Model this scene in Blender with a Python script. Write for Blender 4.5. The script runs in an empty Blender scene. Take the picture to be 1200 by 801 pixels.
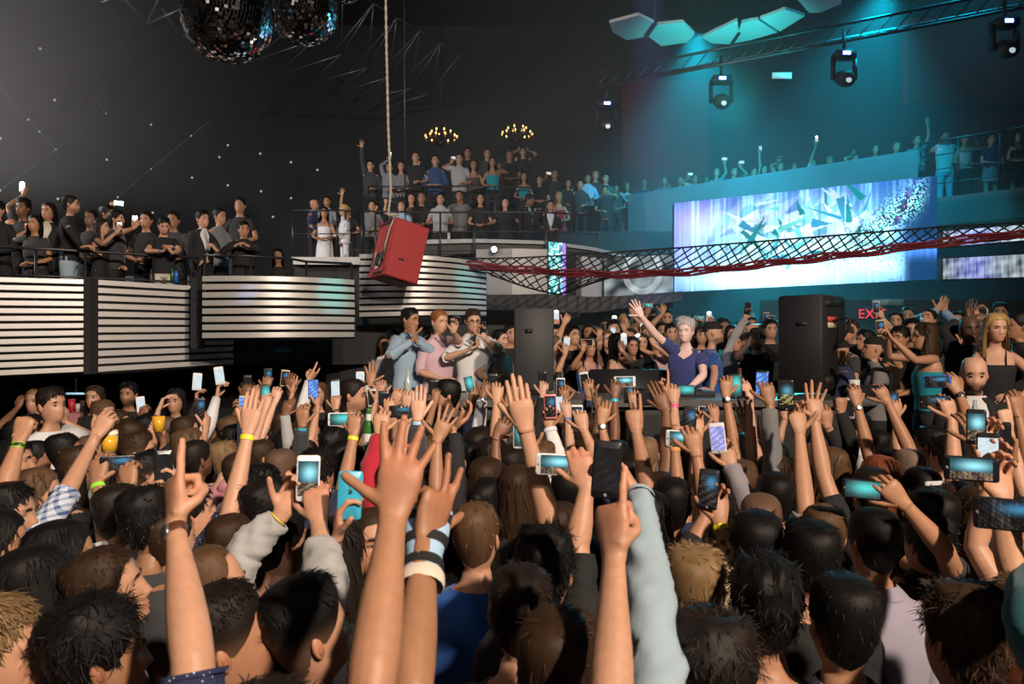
import bpy, math, random
import numpy as np
from mathutils import Vector, Matrix
random.seed(7); RNG = np.random.default_rng(7)
SC = bpy.context.scene
COLL = SC.collection
# ------------------------------------------------------------------ camera, world, lights, exposure
F, CX, CY, CAMZ = 933.0, 600.0, 400.5, 2.15          # focal length in pixels of the 1200x801 frame
cam = bpy.data.cameras.new('camera'); camo = bpy.data.objects.new('camera', cam); COLL.objects.link(camo)
camo.location = (0, 0, CAMZ); camo.rotation_euler = (math.pi/2, 0, 0)
cam.sensor_width = 36.0; cam.lens = 36.0*F/1200.0; cam.clip_start = 0.05; cam.clip_end = 80
cam.dof.use_dof = True; cam.dof.focus_distance = 6.0; cam.dof.aperture_fstop = 5.6
SC.camera = camo
world = bpy.data.worlds.new('world'); SC.world = world; world.use_nodes = True
world.node_tree.nodes['Background'].inputs[0].default_value = (0.45, 0.5, 0.6, 1)
world.node_tree.nodes['Background'].inputs[1].default_value = 0.008
SC.view_settings.view_transform = 'Standard'; SC.view_settings.look = 'None'
SC.view_settings.gamma = 1.0; SC.view_settings.exposure = 0.0; SC.view_settings.use_curve_mapping = False
try:
    SC.cycles.max_bounces = 5; SC.cycles.diffuse_bounces = 2; SC.cycles.glossy_bounces = 3
    SC.cycles.transmission_bounces = 4; SC.cycles.volume_bounces = 0; SC.cycles.transparent_max_bounces = 6
    SC.cycles.use_denoising = True; SC.cycles.sample_clamp_indirect = 4.0
    SC.cycles.volume_step_rate = 1.0
except Exception:
    pass

def aim(o, tgt):
    o.rotation_euler = (Vector(tgt)-o.location).to_track_quat('-Z', 'Y').to_euler()
def lamp(name, kind, loc, tgt, power, color, size=0.5, angle=60, blend=0.5):
    l = bpy.data.lights.new(name, kind); l.energy = power; l.color = color
    if kind == 'AREA': l.size = size
    else: l.shadow_soft_size = size
    if kind == 'SPOT': l.spot_size = math.radians(angle); l.spot_blend = blend
    o = bpy.data.objects.new(name, l); COLL.objects.link(o); o.location = loc
    if tgt is not None: aim(o, tgt)
    return o
# key behind the crowd; hall lamps mixed with added fill and boost lights
lamp('key_light', 'SPOT', (4.8, -5.4, 8.0), (-0.6, 6.0, 1.7), 8000, (1.0, 0.80, 0.62), 0.22, 75, 0.7)
lamp('balcony_light', 'SPOT', (3.0, -5.5, 7.0), (-4.6, 11.0, 2.6), 3600, (1.0, 0.88, 0.76), 0.3, 42, 0.8)
lamp('left_white_light', 'SPOT', (-10.9, 10.2, 6.2), (-8.6, 12.5, 5.8), 2600, (0.95, 0.92, 0.92), 0.3, 120, 1.0)
lamp('soft_fill_light', 'AREA', (-4.5, -2.5, 7.5), (-0.5, 4.5, 1.4), 38, (1.0, 0.86, 0.76), 3.5)  # added soft fill from above left
lamp('stage_spot', 'SPOT', (2.6, -5.0, 7.2), (1.85, 8.5, 2.0), 2600, (0.86, 0.86, 1.0), 0.12, 9, 0.5)
lamp('blue_beam', 'SPOT', (1.9, 11.8, 10.9), (2.35, 13.2, 5.4), 9000, (0.32, 0.36, 1.0), 0.1, 11, 0.9)
lamp('teal_wash', 'SPOT', (9.5, 13.0, 10.5), (4.6, 17.0, 5.0), 1100, (0.0, 0.52, 0.80), 0.4, 95, 1.0)
lamp('teal_truss_light', 'SPOT', (3.6, 15.6, 8.2), (4.4, 18.2, 4.9), 3400, (0.0, 0.55, 0.80), 0.2, 100, 1.0)
lamp('teal_truss_light', 'SPOT', (6.4, 13.6, 8.2), (6.4, 16.2, 4.9), 2400, (0.0, 0.55, 0.80), 0.2, 100, 1.0)
lamp('teal_under_screen', 'SPOT', (4.6, 14.2, 4.0), (4.0, 11.4, 1.6), 1000, (0.0, 0.58, 0.80), 0.2, 95, 1.0)  # added to boost the screen's teal glow in the haze
lamp('teal_panel_light', 'SPOT', (3.6, 12.6, 5.4), (3.7, 13.8, 7.6), 420, (0.03, 0.85, 0.82), 0.15, 75, 0.9)  # added from below to tint the ceiling plates teal
lamp('teal_floor_wash', 'SPOT', (7.2, 11.6, 4.2), (3.6, 9.2, 1.6), 90, (0.05, 0.75, 0.85), 0.3, 110, 1.0)
for px_, py_, d_, an_, pw_, c_ in ((388, 348, 10.4, 4.5, 420, (0.0, .8, .75)), (277, 362, 10.1, 1.9, 420, (.15, .35, 1.0)), (545, 338, 12.5, 4.0, 420, (0.0, .8, .75))):    # added spots standing in for LED reflections on the balcony fronts
    lamp('added_glint_spot', 'SPOT', (1.5, 5.0, 6.8), ((px_-CX)/F*d_, d_, CAMZ-(py_-CY)/F*d_), pw_*7, c_, 0.03, an_, 1.0)
lamp('centre_balcony_light', 'SPOT', (-1.5, 2.0, 9.5), (0.3, 17.5, 4.6), 260, (0.85, 0.88, 1.0), 0.3, 45, 1.0)
# ------------------------------------------------------------------ helpers
FLOOR = -0.2
def P(px, py, d):
    return np.array([(px-CX)/F*d, d, CAMZ-(py-CY)/F*d])
def nrm(v):
    v = np.asarray(v, float); n = np.linalg.norm(v); return v/n if n > 1e-9 else np.array([0, 0, 1.0])
def sstep(a, b, x):
    t = np.clip((np.asarray(x, float)-a)/(b-a), 0, 1); return t*t*(3-2*t)
MATS = {}
def mat(name, col, rough=0.6, metal=0.0, attr=False, emit=0.0, noise=None, bump=None, spec=0.5, sheen=0.0):
    if name in MATS: return MATS[name]
    m = bpy.data.materials.new(name); m.use_nodes = True; nt = m.node_tree; N = nt.nodes; L = nt.links
    b = N['Principled BSDF']; b.inputs['Roughness'].default_value = rough; b.inputs['Metallic'].default_value = metal
    b.inputs['Specular IOR Level'].default_value = spec
    if sheen: b.inputs['Sheen Weight'].default_value = sheen
    src = None
    if attr:
        a = N.new('ShaderNodeAttribute'); a.attribute_name = 'Col'; src = a.outputs['Color']
    else:
        b.inputs['Base Color'].default_value = (*col, 1)
    tc = N.new('ShaderNodeTexCoord')
    if noise:                                              # fine colour mottling
        sc, amt = noise
        n = N.new('ShaderNodeTexNoise'); n.inputs['Scale'].default_value = sc; n.inputs['Detail'].default_value = 4
        L.new(tc.outputs['Object'], n.inputs['Vector'])
        r = N.new('ShaderNodeMapRange'); r.inputs['To Min'].default_value = 1-amt; r.inputs['To Max'].default_value = 1+amt
        L.new(n.outputs['Fac'], r.inputs['Value'])
        mx = N.new('ShaderNodeVectorMath'); mx.operation = 'SCALE'
        if src is not None: L.new(src, mx.inputs[0])
        else: mx.inputs[0].default_value = col
        L.new(r.outputs['Result'], mx.inputs['Scale']); src = mx.outputs['Vector']
    if src is not None: L.new(src, b.inputs['Base Color'])
    if bump:
        sc, st = bump
        n = N.new('ShaderNodeTexNoise'); n.inputs['Scale'].default_value = sc; n.inputs['Detail'].default_value = 3
        L.new(tc.outputs['Object'], n.inputs['Vector'])
        bp = N.new('ShaderNodeBump'); bp.inputs['Strength'].default_value = st; bp.inputs['Distance'].default_value = 0.004
        L.new(n.outputs['Fac'], bp.inputs['Height']); L.new(bp.outputs['Normal'], b.inputs['Normal'])
    if emit:
        if attr: L.new(src, b.inputs['Emission Color'])
        else: b.inputs['Emission Color'].default_value = (*col, 1)
        b.inputs['Emission Strength'].default_value = emit
    MATS[name] = m; return m
def pattern_mat(name, base, kind, col2, scale):
    """checked, striped or dotted cloth"""
    if name in MATS: return MATS[name]
    m = mat(name, base, 0.85, bump=(260, 0.25)); nt = m.node_tree; N = nt.nodes; L = nt.links; b = N['Principled BSDF']
    tc = N.new('ShaderNodeTexCoord')
    mp = N.new('ShaderNodeMapping'); mp.inputs['Scale'].default_value = (scale,)*3; mp.inputs['Rotation'].default_value = (0.3, 0.5, 0.4)
    L.new(tc.outputs['Object'], mp.inputs['Vector'])
    mix = N.new('ShaderNodeMix'); mix.data_type = 'RGBA'; mix.inputs['A'].default_value = (*base, 1); mix.inputs['B'].default_value = (*col2, 1)
    if kind == 'dot':
        v = N.new('ShaderNodeTexVoronoi'); v.inputs['Scale'].default_value = 1.0; v.inputs['Randomness'].default_value = 0.35
        L.new(mp.outputs['Vector'], v.inputs['Vector'])
        r = N.new('ShaderNodeMath'); r.operation = 'LESS_THAN'; r.inputs[1].default_value = 0.2
        L.new(v.outputs['Distance'], r.inputs[0]); L.new(r.outputs[0], mix.inputs['Factor'])
    else:
        sp = N.new('ShaderNodeSeparateXYZ'); L.new(mp.outputs['Vector'], sp.inputs[0]); prev = None
        for ax in (('X', 'Z') if kind == 'plaid' else ('Z',)):
            f = N.new('ShaderNodeMath'); f.operation = 'FRACT'; L.new(sp.outputs[ax], f.inputs[0])
            g = N.new('ShaderNodeMath'); g.operation = 'LESS_THAN'; g.inputs[1].default_value = 0.42; L.new(f.outputs[0], g.inputs[0])
            if prev is None: prev = g
            else:
                a = N.new('ShaderNodeMath'); a.operation = 'ADD'; L.new(prev.outputs[0], a.inputs[0]); L.new(g.outputs[0], a.inputs[1])
                h = N.new('ShaderNodeMath'); h.operation = 'MULTIPLY'; h.inputs[1].default_value = 0.5; L.new(a.outputs[0], h.inputs[0]); prev = h
        L.new(prev.outputs[0], mix.inputs['Factor'])
    L.new(mix.outputs['Result'], b.inputs['Base Color'])
    return m

class MB:
    """collects grids, tubes and boxes of one mesh"""
    def __init__(s): s.v = []; s.c = []; s.q = []; s.t = []; s.n = 0; s.qm = []; s.tm = []
    def add(s, v, quads=None, tris=None, col=None, mi=0):
        v = np.asarray(v, float).reshape(-1, 3); k = len(v)
        s.v.append(v)
        if col is None: col = (1, 1, 1)
        c = np.asarray(col, float); s.c.append(np.broadcast_to(c, (k, 3)) if c.ndim == 1 else c)
        if quads is not None and len(quads): q = np.asarray(quads, int).reshape(-1, 4)+s.n; s.q.append(q); s.qm.append(np.full(len(q), mi))
        if tris is not None and len(tris): t = np.asarray(tris, int).reshape(-1, 3)+s.n; s.t.append(t); s.tm.append(np.full(len(t), mi))
        s.n += k
    def grid(s, g, closed=True, cap0=False, cap1=False, col=None, mi=0, keep=None):
        """g: rows x cols x 3; columns wrap when closed"""
        r, c = g.shape[:2]; idx = np.arange(r*c).reshape(r, c)
        if closed: nx = np.roll(idx, -1, axis=1); a, b = idx[:-1], nx[:-1]; d, e = idx[1:], nx[1:]
        else: a, b, d, e = idx[:-1, :-1], idx[:-1, 1:], idx[1:, :-1], idx[1:, 1:]
        q = np.stack([a, d, e, b], -1)
        q = q.reshape(-1, 4) if keep is None else q[keep]
        v = g.reshape(-1, 3); tris = []
        if col is not None and np.ndim(col) == 3: col = col.reshape(-1, 3)
        if cap0 or cap1:
            ext = []
            if cap0: ext.append(g[0].mean(0)); i0 = r*c; tris += [(i0, idx[0, j], idx[0, (j+1) % c]) for j in range(c)]
            if cap1: ext.append(g[-1].mean(0)); i1 = r*c+len(ext)-1; tris += [(i1, idx[-1, (j+1) % c], idx[-1, j]) for j in range(c)]
            v = np.vstack([v, ext])
            if col is not None and np.ndim(col) == 2:
                col = np.vstack([col]+([col[:1]] if cap0 else [])+([col[-1:]] if cap1 else []))
        s.add(v, q, tris, col, mi)
    def tube(s, path, rad, seg=8, ref=(0, 0, 1), col=None, mi=0, cap=True, rad2=None, power=2.0):
        path = np.asarray(path, float); n = len(path)
        rad = np.broadcast_to(np.asarray(rad, float), (n,)); rad2 = rad if rad2 is None else np.broadcast_to(np.asarray(rad2, float), (n,))
        T = np.gradient(path, axis=0); T /= np.maximum(np.linalg.norm(T, axis=1, keepdims=True), 1e-9)
        ref = np.asarray(ref, float); U = ref-(T@ref)[:, None]*T
        bad = np.linalg.norm(U, axis=1) < 0.15
        if bad.any():
            alt = np.array([0.31, 0.9, 0.2]) if abs(ref[2]) > .5 else np.array([0.2, 0.25, 0.95]); U[bad] = alt-(T[bad]@alt)[:, None]*T[bad]
        U /= np.linalg.norm(U, axis=1, keepdims=True); V = np.cross(T, U)
        a = np.arange(seg)*2*math.pi/seg; ca, sa = np.cos(a), np.sin(a)
        if power != 2.0: ca, sa = np.sign(ca)*abs(ca)**(2/power), np.sign(sa)*abs(sa)**(2/power)
        g = path[:, None]+rad[:, None, None]*ca[None, :, None]*U[:, None]+rad2[:, None, None]*sa[None, :, None]*V[:, None]
        s.grid(g, True, cap, cap, col, mi); return g
    def box(s, lo, hi, col=None, mi=0, M=None):
        x0, y0, z0 = lo; x1, y1, z1 = hi
        v = np.array([[x0, y0, z0], [x1, y0, z0], [x1, y1, z0], [x0, y1, z0], [x0, y0, z1], [x1, y0, z1], [x1, y1, z1], [x0, y1, z1]], float)
        if M is not None: v = xf(M, v)
        s.add(v, [(0, 3, 2, 1), (4, 5, 6, 7), (0, 1, 5, 4), (1, 2, 6, 5), (2, 3, 7, 6), (3, 0, 4, 7)], None, col, mi)
    def prism(s, poly, vec, col=None, mi=0):
        poly = np.asarray(poly, float); n = len(poly); v = np.vstack([poly, poly+np.asarray(vec, float), [poly.mean(0)], [poly.mean(0)+np.asarray(vec, float)]])
        q = [(i, (i+1) % n, n+(i+1) % n, n+i) for i in range(n)]
        t = [(2*n, (i+1) % n, i) for i in range(n)]+[(2*n+1, n+i, n+(i+1) % n) for i in range(n)]
        s.add(v, q, t, col, mi)
    def ball(s, c, r, nu=10, nv=7, R=None, col=None, mi=0):
        th = np.linspace(0.0, math.pi, nv+1)[1:-1] if nv > 2 else np.array([math.pi/2]); ph = np.arange(nu)*2*math.pi/nu
        g = np.stack([np.sin(th)[:, None]*np.cos(ph), np.sin(th)[:, None]*np.sin(ph), np.broadcast_to(np.cos(th)[:, None], (len(th), nu))], -1)
        poles = np.array([[0, 0, 1.0], [0, 0, -1.0]]); r = np.broadcast_to(np.asarray(r, float), (3,))
        v = np.vstack([g.reshape(-1, 3), poles])*r
        if R is not None: v = v@np.asarray(R, float).T
        k = len(th)*nu; idx = np.arange(k).reshape(len(th), nu); nx = np.roll(idx, -1, 1)
        q = np.stack([idx[:-1], idx[1:], nx[1:], nx[:-1]], -1).reshape(-1, 4)
        t = [(k, idx[0, j], nx[0, j]) for j in range(nu)]+[(k+1, nx[-1, j], idx[-1, j]) for j in range(nu)]
        s.add(v+np.asarray(c, float), q, t, col, mi)
    def arrays(s): return np.vstack(s.v), (np.vstack(s.q) if s.q else np.zeros((0, 4), int)), (np.vstack(s.t) if s.t else np.zeros((0, 3), int)), np.vstack(s.c)
    def mesh(s, name, mats, origin=(0, 0, 0), smooth=True, col=False):
        me = bpy.data.meshes.new(name); v, q, t, c = s.arrays(); v = v-np.asarray(origin, float)
        me.vertices.add(len(v)); me.vertices.foreach_set('co', v.astype(np.float32).ravel())
        li = np.concatenate([q.ravel(), t.ravel()]).astype(np.int32); me.loops.add(len(li)); me.loops.foreach_set('vertex_index', li)
        np_ = len(q)+len(t); me.polygons.add(np_)
        st = np.concatenate([np.arange(len(q))*4, len(q)*4+np.arange(len(t))*3]).astype(np.int32); me.polygons.foreach_set('loop_start', st)
        me.polygons.foreach_set('use_smooth', np.full(np_, smooth))
        mi = np.concatenate(s.qm+s.tm) if (s.qm or s.tm) else np.zeros(0)
        me.polygons.foreach_set('material_index', mi.astype(np.int32))
        for m in (mats if isinstance(mats, (list, tuple)) else [mats]): me.materials.append(m)
        if col:
            a = me.color_attributes.new('Col', 'FLOAT_COLOR', 'POINT')
            a.data.foreach_set('color', np.hstack([c, np.ones((len(c), 1))]).astype(np.float32).ravel())
        me.update(calc_edges=True); me.validate(); return me
def xf(M, v):
    M = np.asarray(M, float); return v@M[:3, :3].T+M[:3, 3]
def link(name, me, parent=None, loc=None):
    o = bpy.data.objects.new(name, me); COLL.objects.link(o)
    if parent is not None: o.parent = parent
    if loc is not None: o.location = tuple(loc)
    return o
def tag(o, label=None, cat=None, group=None, kind=None):
    for k, v in (('label', label), ('category', cat), ('group', group), ('kind', kind)):
        if v: o[k] = v
    return o
def obj(name, mb, m, parent=None, origin=(0, 0, 0), smooth=False, col=False):
    me = mb.mesh(name, m, origin, smooth, col); return link(name, me, parent, origin if parent is None else None)
def thing(name, loc, label, cat, group=None):
    return tag(link(name, None, None, loc), label, cat, group)
def part(name, mb, m, parent, smooth=False, col=False, kind=None):
    """a child mesh whose vertices were written in world space; the parent is an unrotated Empty or mesh"""
    me = mb.mesh(name, m, tuple(parent.location) if parent.parent is None else tuple(Vector(parent.location)+Vector(parent.parent.location)), smooth, col)
    o = link(name, me, parent)
    if kind: o['kind'] = kind
    return o
# ------------------------------------------------------------------ people: head and trunk profile (head-centred, metres, y forward)
#        z     yc     front  back   halfw  power
_T = np.array([
 [ .116, -.008, .004, .004, .004, 2.0], [ .112, -.008, .042, .046, .040, 2.0], [ .100, -.008, .068, .075, .060, 2.0],
 [ .078, -.006, .087, .092, .0715, 2.1], [ .050, -.004, .095, .096, .0755, 2.15], [ .020, -.002, .097, .097, .078, 2.2],
 [-.010, 0.00, .091, .094, .0755, 2.2], [-.035, 0.00, .091, .086, .072, 2.2], [-.060, 0.00, .090, .074, .067, 2.2],
 [-.082, 0.00, .089, .064, .060, 2.1], [-.100, 0.00, .085, .059, .051, 2.1], [-.112, 0.00, .076, .057, .044, 2.1],
 [-.120, -.006, .054, .054, .046, 2.0], [-.128, -.014, .044, .048, .054, 2.0], [-.145, -.018, .044, .048, .057, 2.0],
 [-.165, -.024, .046, .052, .062, 2.0], [-.180, -.030, .050, .060, .080, 2.0], [-.195, -.034, .054, .068, .112, 2.0],
 [-.212, -.036, .060, .076, .145, 2.1], [-.240, -.038, .074, .086, .174, 2.2], [-.285, -.036, .094, .098, .184, 2.4],
 [-.350, -.032, .115, .104, .180, 2.5], [-.440, -.030, .115, .098, .167, 2.5], [-.570, -.030, .102, .086, .150, 2.4],
 [-.680, -.032, .108, .100, .162, 2.4], [-.790, -.034, .104, .108, .172, 2.4]])
_zd = np.linspace(.116, -.79, 907)
def _prof(female):
    o = np.array(_T)
    if female:
        z = o[:, 0]
        o[:, 4] *= np.interp(z, [-.79, -.7, -.57, -.40, -.24, -.16, -.1, 0, .2], [1.04, 1.0, .84, .86, .87, .86, .93, .97, .97])
        o[:, 2] += np.interp(z, [-.50, -.38, -.25], [0, .022, 0]); o[:, 2] *= np.interp(z, [-.7, -.55, -.2, 0], [.92, .9, .92, 1])
    d = np.stack([np.interp(-_zd, -o[:, 0], o[:, k]) for k in range(1, 6)], 1)
    k = np.hanning(15); k /= k.sum(); sm = np.stack([np.convolve(np.pad(d[:, j], 7, 'edge'), k, 'valid') for j in range(5)], 1)
    w = sstep(.098, .07, _zd)[:, None]; return d*(1-w)+sm*w          # keep the crown unsmoothed
PROF = {False: _prof(False), True: _prof(True)}
def surf(th, z, female=False, face=True):
    """points of the head and trunk surface at angle th (0 = front, clockwise to the right) and height z"""
    pr = PROF[female]; i = np.clip((.116-z)/.906*906, 0, 906)
    yc, f, b, w, pw = [np.interp(i, np.arange(907), pr[:, k]) for k in range(5)]
    c, s = np.cos(th), np.sin(th)
    c, s = np.sign(c)*np.abs(c)**(2/pw), np.sign(s)*np.abs(s)**(2/pw)
    x = w*s; y = yc+np.where(c > 0, f, b)*c
    if face:
        fr = sstep(.25, .7, np.cos(th)); ax = np.abs(x); G = lambda u, a, q: np.exp(-((u-a)/q)**2)
        na = np.interp(z, [-.064, -.056, -.046, -.030, .002, .016], [0, .012, .025, .018, .008, 0]); ns = np.interp(z, [-.06, -.045, -.02, .01], [.017, .0145, .009, .008])
        y = y+fr*(na*np.exp(-(x/ns)**2)-.013*G(ax, .031, .015)*G(z, -.006, .011)+.005*G(ax, .028, .022)*G(z, .017, .007)
                  +.004*G(ax, .046, .018)*G(z, -.036, .018)+.0065*G(x, 0, .022)*G(z, -.0735, .0055)+.006*G(x, 0, .019)*G(z, -.0865, .006)
                  -.004*G(x, 0, .026)*G(z, -.080, .003)+.007*G(x, 0, .018)*G(z, -.106, .011)-.004*G(x, 0, .03)*G(z, -.096, .005))
    return np.stack([x, y, z*np.ones_like(x)], -1)
SKINS = dict(fair=(.60, .345, .245), light=(.50, .27, .172), tan=(.40, .20, .115), olive=(.33, .165, .092), brown=(.20, .092, .05), dark=(.085, .042, .026), pale=(.78, .52, .44))
HAIRS = dict(black=(.006, .005, .005), dark=(.013, .009, .007), brown=(.032, .017, .009), lbrown=(.095, .052, .026), blond=(.42, .27, .11), sand=(.20, .125, .06), red=(.17, .050, .018), grey=(.13, .115, .10), ginger=(.26, .10, .035), silver=(.5, .47, .45))
ZH = {0: 38, 1: 25, 2: 16, 3: 11}; NC = {0: 44, 1: 30, 2: 20, 3: 12}; ZT = {0: 15, 1: 11, 2: 8, 3: 6}
def zrows(L):
    k = ZH[L]; top = .116*np.cos(np.linspace(0.03, 1, max(4, k//4))*math.pi/2*.75)
    return np.concatenate([top, np.linspace(top[-1], -.13, k-len(top)+1)[1:], np.linspace(-.13, -.29, ZT[L])[1:], np.linspace(-.29, -.79, 4+ZT[L]//2)[1:]])
def thcols(L):
    t = np.arange(NC[L])*2*math.pi/NC[L]; return t-.32*np.sin(t)
def rotz(a): c, s = math.cos(a), math.sin(a); return np.array([[c, s, 0], [-s, c, 0], [0, 0, 1.0]])   # columns right, forward, up; a turns to the right
def rotx(a): c, s = math.cos(a), math.sin(a); return np.array([[1, 0, 0], [0, c, -s], [0, s, c]])
def roty(a): c, s = math.cos(a), math.sin(a); return np.array([[c, 0, s], [0, 1, 0], [-s, 0, c]])
class Fig: pass
PIV = np.array([0, -.02, -.12])
def pose_pts(fg, p):
    """head-local points -> world, bending at the neck"""
    z = p[..., 2]; w = sstep(-.19, -.12, z)[..., None]
    a = (p-PIV)@fg.R.T+PIV@fg.B.T; b = p@fg.Bt.T
    return fg.H+fg.s*(w*a+(1-w)*b-fg.off)
def noise3(p, seed, f):
    r = np.random.default_rng(seed); o = np.zeros(p.shape[:-1])
    for k in range(5):
        d = r.normal(size=3); d /= np.linalg.norm(d); o = o+np.sin(p@d*f*(1+.6*k)+r.uniform(0, 6.3))/(1+.4*k)
    return o/2.6

# ------------------------------------------------------------------ hands
FB = [(.030, .086), (.0105, .093), (-.0105, .090), (-.029, .081)]
FL = [(.043, .026, .021), (.047, .030, .022), (.043, .028, .021), (.034, .021, .019)]
#            curls of index, middle, ring, little (degrees per joint)                       spread            thumb (u,t,n) directions, bend
POSES = {
 'open':  ([(4, 8, 6), (2, 7, 5), (4, 9, 6), (8, 12, 8)], (13, 3, -7, -19), (.93, .42, .12), 4),
 'flat':  ([(8, 8, 6), (6, 8, 6), (8, 9, 6), (12, 12, 8)], (3, 1, -1, -4), (.55, .80, .25), 4),
 'relax': ([(22, 30, 18), (28, 36, 20), (34, 40, 24), (38, 42, 26)], (7, 1, -4, -10), (.75, .60, .35), 14),
 'point': ([(4, 6, 4), (82, 100, 62), (85, 102, 64), (86, 102, 64)], (3, 0, -1, -3), (.28, .62, .80), 44),
 'peace': ([(4, 6, 4), (4, 6, 4), (85, 102, 64), (86, 102, 64)], (10, -8, -1, -3), (.20, .62, .80), 46),
 'horns': ([(4, 6, 4), (82, 100, 62), (84, 102, 64), (6, 8, 6)], (6, 0, -1, -14), (.22, .62, .80), 46),
 'fist':  ([(80, 100, 60), (82, 100, 62), (84, 102, 62), (86, 102, 62)], (2, 0, -1, -3), (.26, .60, .80), 44),
 'grip':  ([(38, 46, 24), (40, 50, 28), (42, 52, 28), (44, 52, 30)], (6, 1, -3, -8), (.72, .62, .50), 22),
 'hold':  ([(30, 52, 30), (34, 56, 34), (36, 58, 34), (38, 58, 34)], (6, 1, -3, -8), (.80, .66, .30), 16),
 'two':   ([(6, 10, 6), (6, 10, 6), (70, 92, 55), (76, 96, 58)], (9, -7, -2, -4), (.80, .56, .20), 8),
}
def hand(mb, W, t, n, side, s, pose, L, col, jit=0):
    t = nrm(t); n = np.asarray(n, float); n = nrm(n-t*(n@t)); u = np.cross(t, n)*(1 if side == 'R' else -1)
    Fm = np.stack([u, t, n], 1); S = s*1.02
    to = lambda a: W+S*(np.asarray(a, float)@Fm.T)
    seg = (12, 8, 6, 5)[L]
    zz = np.array([-.012, .0, .018, .045, .070, .090, .099]); hw = np.array([.0265, .0275, .032, .0395, .0425, .0410, .034]); hn = np.array([.0195, .0195, .0185, .0165, .0145, .0115, .007])
    a = np.arange(seg+2)*2*math.pi/(seg+2); ca, sa = np.cos(a), np.sin(a); ca, sa = np.sign(ca)*abs(ca)**.8, np.sign(sa)*abs(sa)**.8
    bulge = np.array([0, .001, .004, .003, .0, -.001, -.001])
    g = np.stack([hw[:, None]*ca, np.broadcast_to(zz[:, None], (7, seg+2))+0, hn[:, None]*sa+bulge[:, None]], -1)
    mb.grid(to(g), True, True, True, col)
    curls, spr, th, tb = POSES[pose]; r = random.Random(jit)
    dark = np.asarray(col)*np.array([1.06, .9, .86])
    for k in range(4):
        p = np.array([FB[k][0], FB[k][1], 0.0]); sp = math.radians(spr[k]+r.uniform(-3, 3)); ang = 0.0
        pts = [p+np.array([0, -.016, -.001])]; pts.append(p.copy()); rad = [.0098, .0102]
        for j in range(3):
            ang += math.radians(curls[k][j]+r.uniform(-4, 5)); d = np.array([math.sin(sp)*math.cos(ang), math.cos(sp)*math.cos(ang), math.sin(ang)])
            l = FL[k][j]; rr = (.0096, .0086, .0076)[j]*(0.88 if k == 3 else 1)
            if L < 2: pts.append(p+d*l*.5); rad.append(rr*.97)
            p = p+d*l
            if j < 2: pts.append(p.copy()); rad.append(rr*1.04)
            else: pts += [p-d*l*.22, p-d*l*.03]; rad += [rr*.92, rr*.5]
        m_ = len(pts); cc = np.repeat((np.asarray(col)[None]*(1-np.linspace(0, 1, m_)[:, None]**3)+dark[None]*np.linspace(0, 1, m_)[:, None]**3)[:, None], seg, 1)
        mb.tube(to(np.array(pts)), np.array(rad)*S, seg, u, cc)
        if L == 0:                                           # the nail, a thin plate on the back of the fingertip
            b_ = np.cross(np.array([1., 0, 0]), d); b_ = -nrm(b_) if b_[2] > 0 else nrm(b_)
            c_ = p-d*.010+b_*.0062; e1, e2 = d*.0066, np.array([.0052, 0, 0])
            hand.nails.append((to(np.array([c_-e1-e2, c_+e1*.9-e2, c_+e1*.9+e2, c_-e1+e2])), nrm(Fm@b_)))
    d = nrm(th); p = np.array([.022, .022, .004]); pts = [p-d*.014]; rad = [.013]
    for j, l in enumerate((.040, .032, .026)):
        pts.append(p.copy()); rad.append((.0145, .0115, .0108)[j])
        if L < 2: pts.append(p+d*l*.5); rad.append((.0125, .0102, .0102)[j])
        p = p+d*l; ax = np.array([0, 0, 1.0]); b = math.radians(tb)
        d = nrm(d*math.cos(b)+(np.array([-.9, .3, .05]) if tb > 30 else np.array([-.25, .75, .5]))*math.sin(b))
    pts += [p-d*.004, p+d*.001]; rad += [.0085, .0045]
    mb.tube(to(np.array(pts)), np.array(rad)*S, seg, n, col)
    return to, Fm
hand.nails = []

# ------------------------------------------------------------------ arms
def ik(S, W, l1, l2, hint):
    d = W-S; D = np.linalg.norm(d); dn = d/max(D, 1e-6); D2 = min(D, (l1+l2)*.995); k = 1.0
    if D > (l1+l2)*.995: k = D/((l1+l2)*.995)
    a = (l1*l1-l2*l2+D2*D2)/(2*D2); h = math.sqrt(max(l1*l1-a*a, 0)); hd = hint-dn*(hint@dn); hd = nrm(hd)
    return S+dn*a*k+hd*h, k
def arm_path(S, E, W, inner, k=5):
    a = np.linspace(0, 1, k)[:, None]; up = S+(E-S)*a; lo = E+(W-E)*a
    p = np.vstack([[inner], up[:-1], [E*.8+.1*(up[-2]+lo[1])], lo[1:]])
    return p
def limb_r(k, s, m):
    u = np.interp(np.linspace(0, 1, k), [0, .12, .4, .8, 1], [.056, .054, .048, .042, .0405])
    l = np.interp(np.linspace(0, 1, k), [0, .2, .45, .8, 1], [.0405, .0435, .040, .029, .0265]); l2 = np.interp(np.linspace(0, 1, k), [0, .2, .45, .8, 1], [.0405, .042, .036, .0235, .0195])
    return np.concatenate([[.05], u[:-1], l])*s*m, np.concatenate([[.05], u[:-1], l2])*s*m
def wrinkle(g, seed, amp, fr=38):
    n = noise3(g, seed, fr); n2 = noise3(g*np.array([1, 1, 2.6]), seed+5, fr*1.9)
    c = g.mean(axis=1, keepdims=True); d = g-c; d /= np.maximum(np.linalg.norm(d, axis=-1, keepdims=True), 1e-6)
    return g+d*(amp*(n+.6*n2))[..., None]
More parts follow.
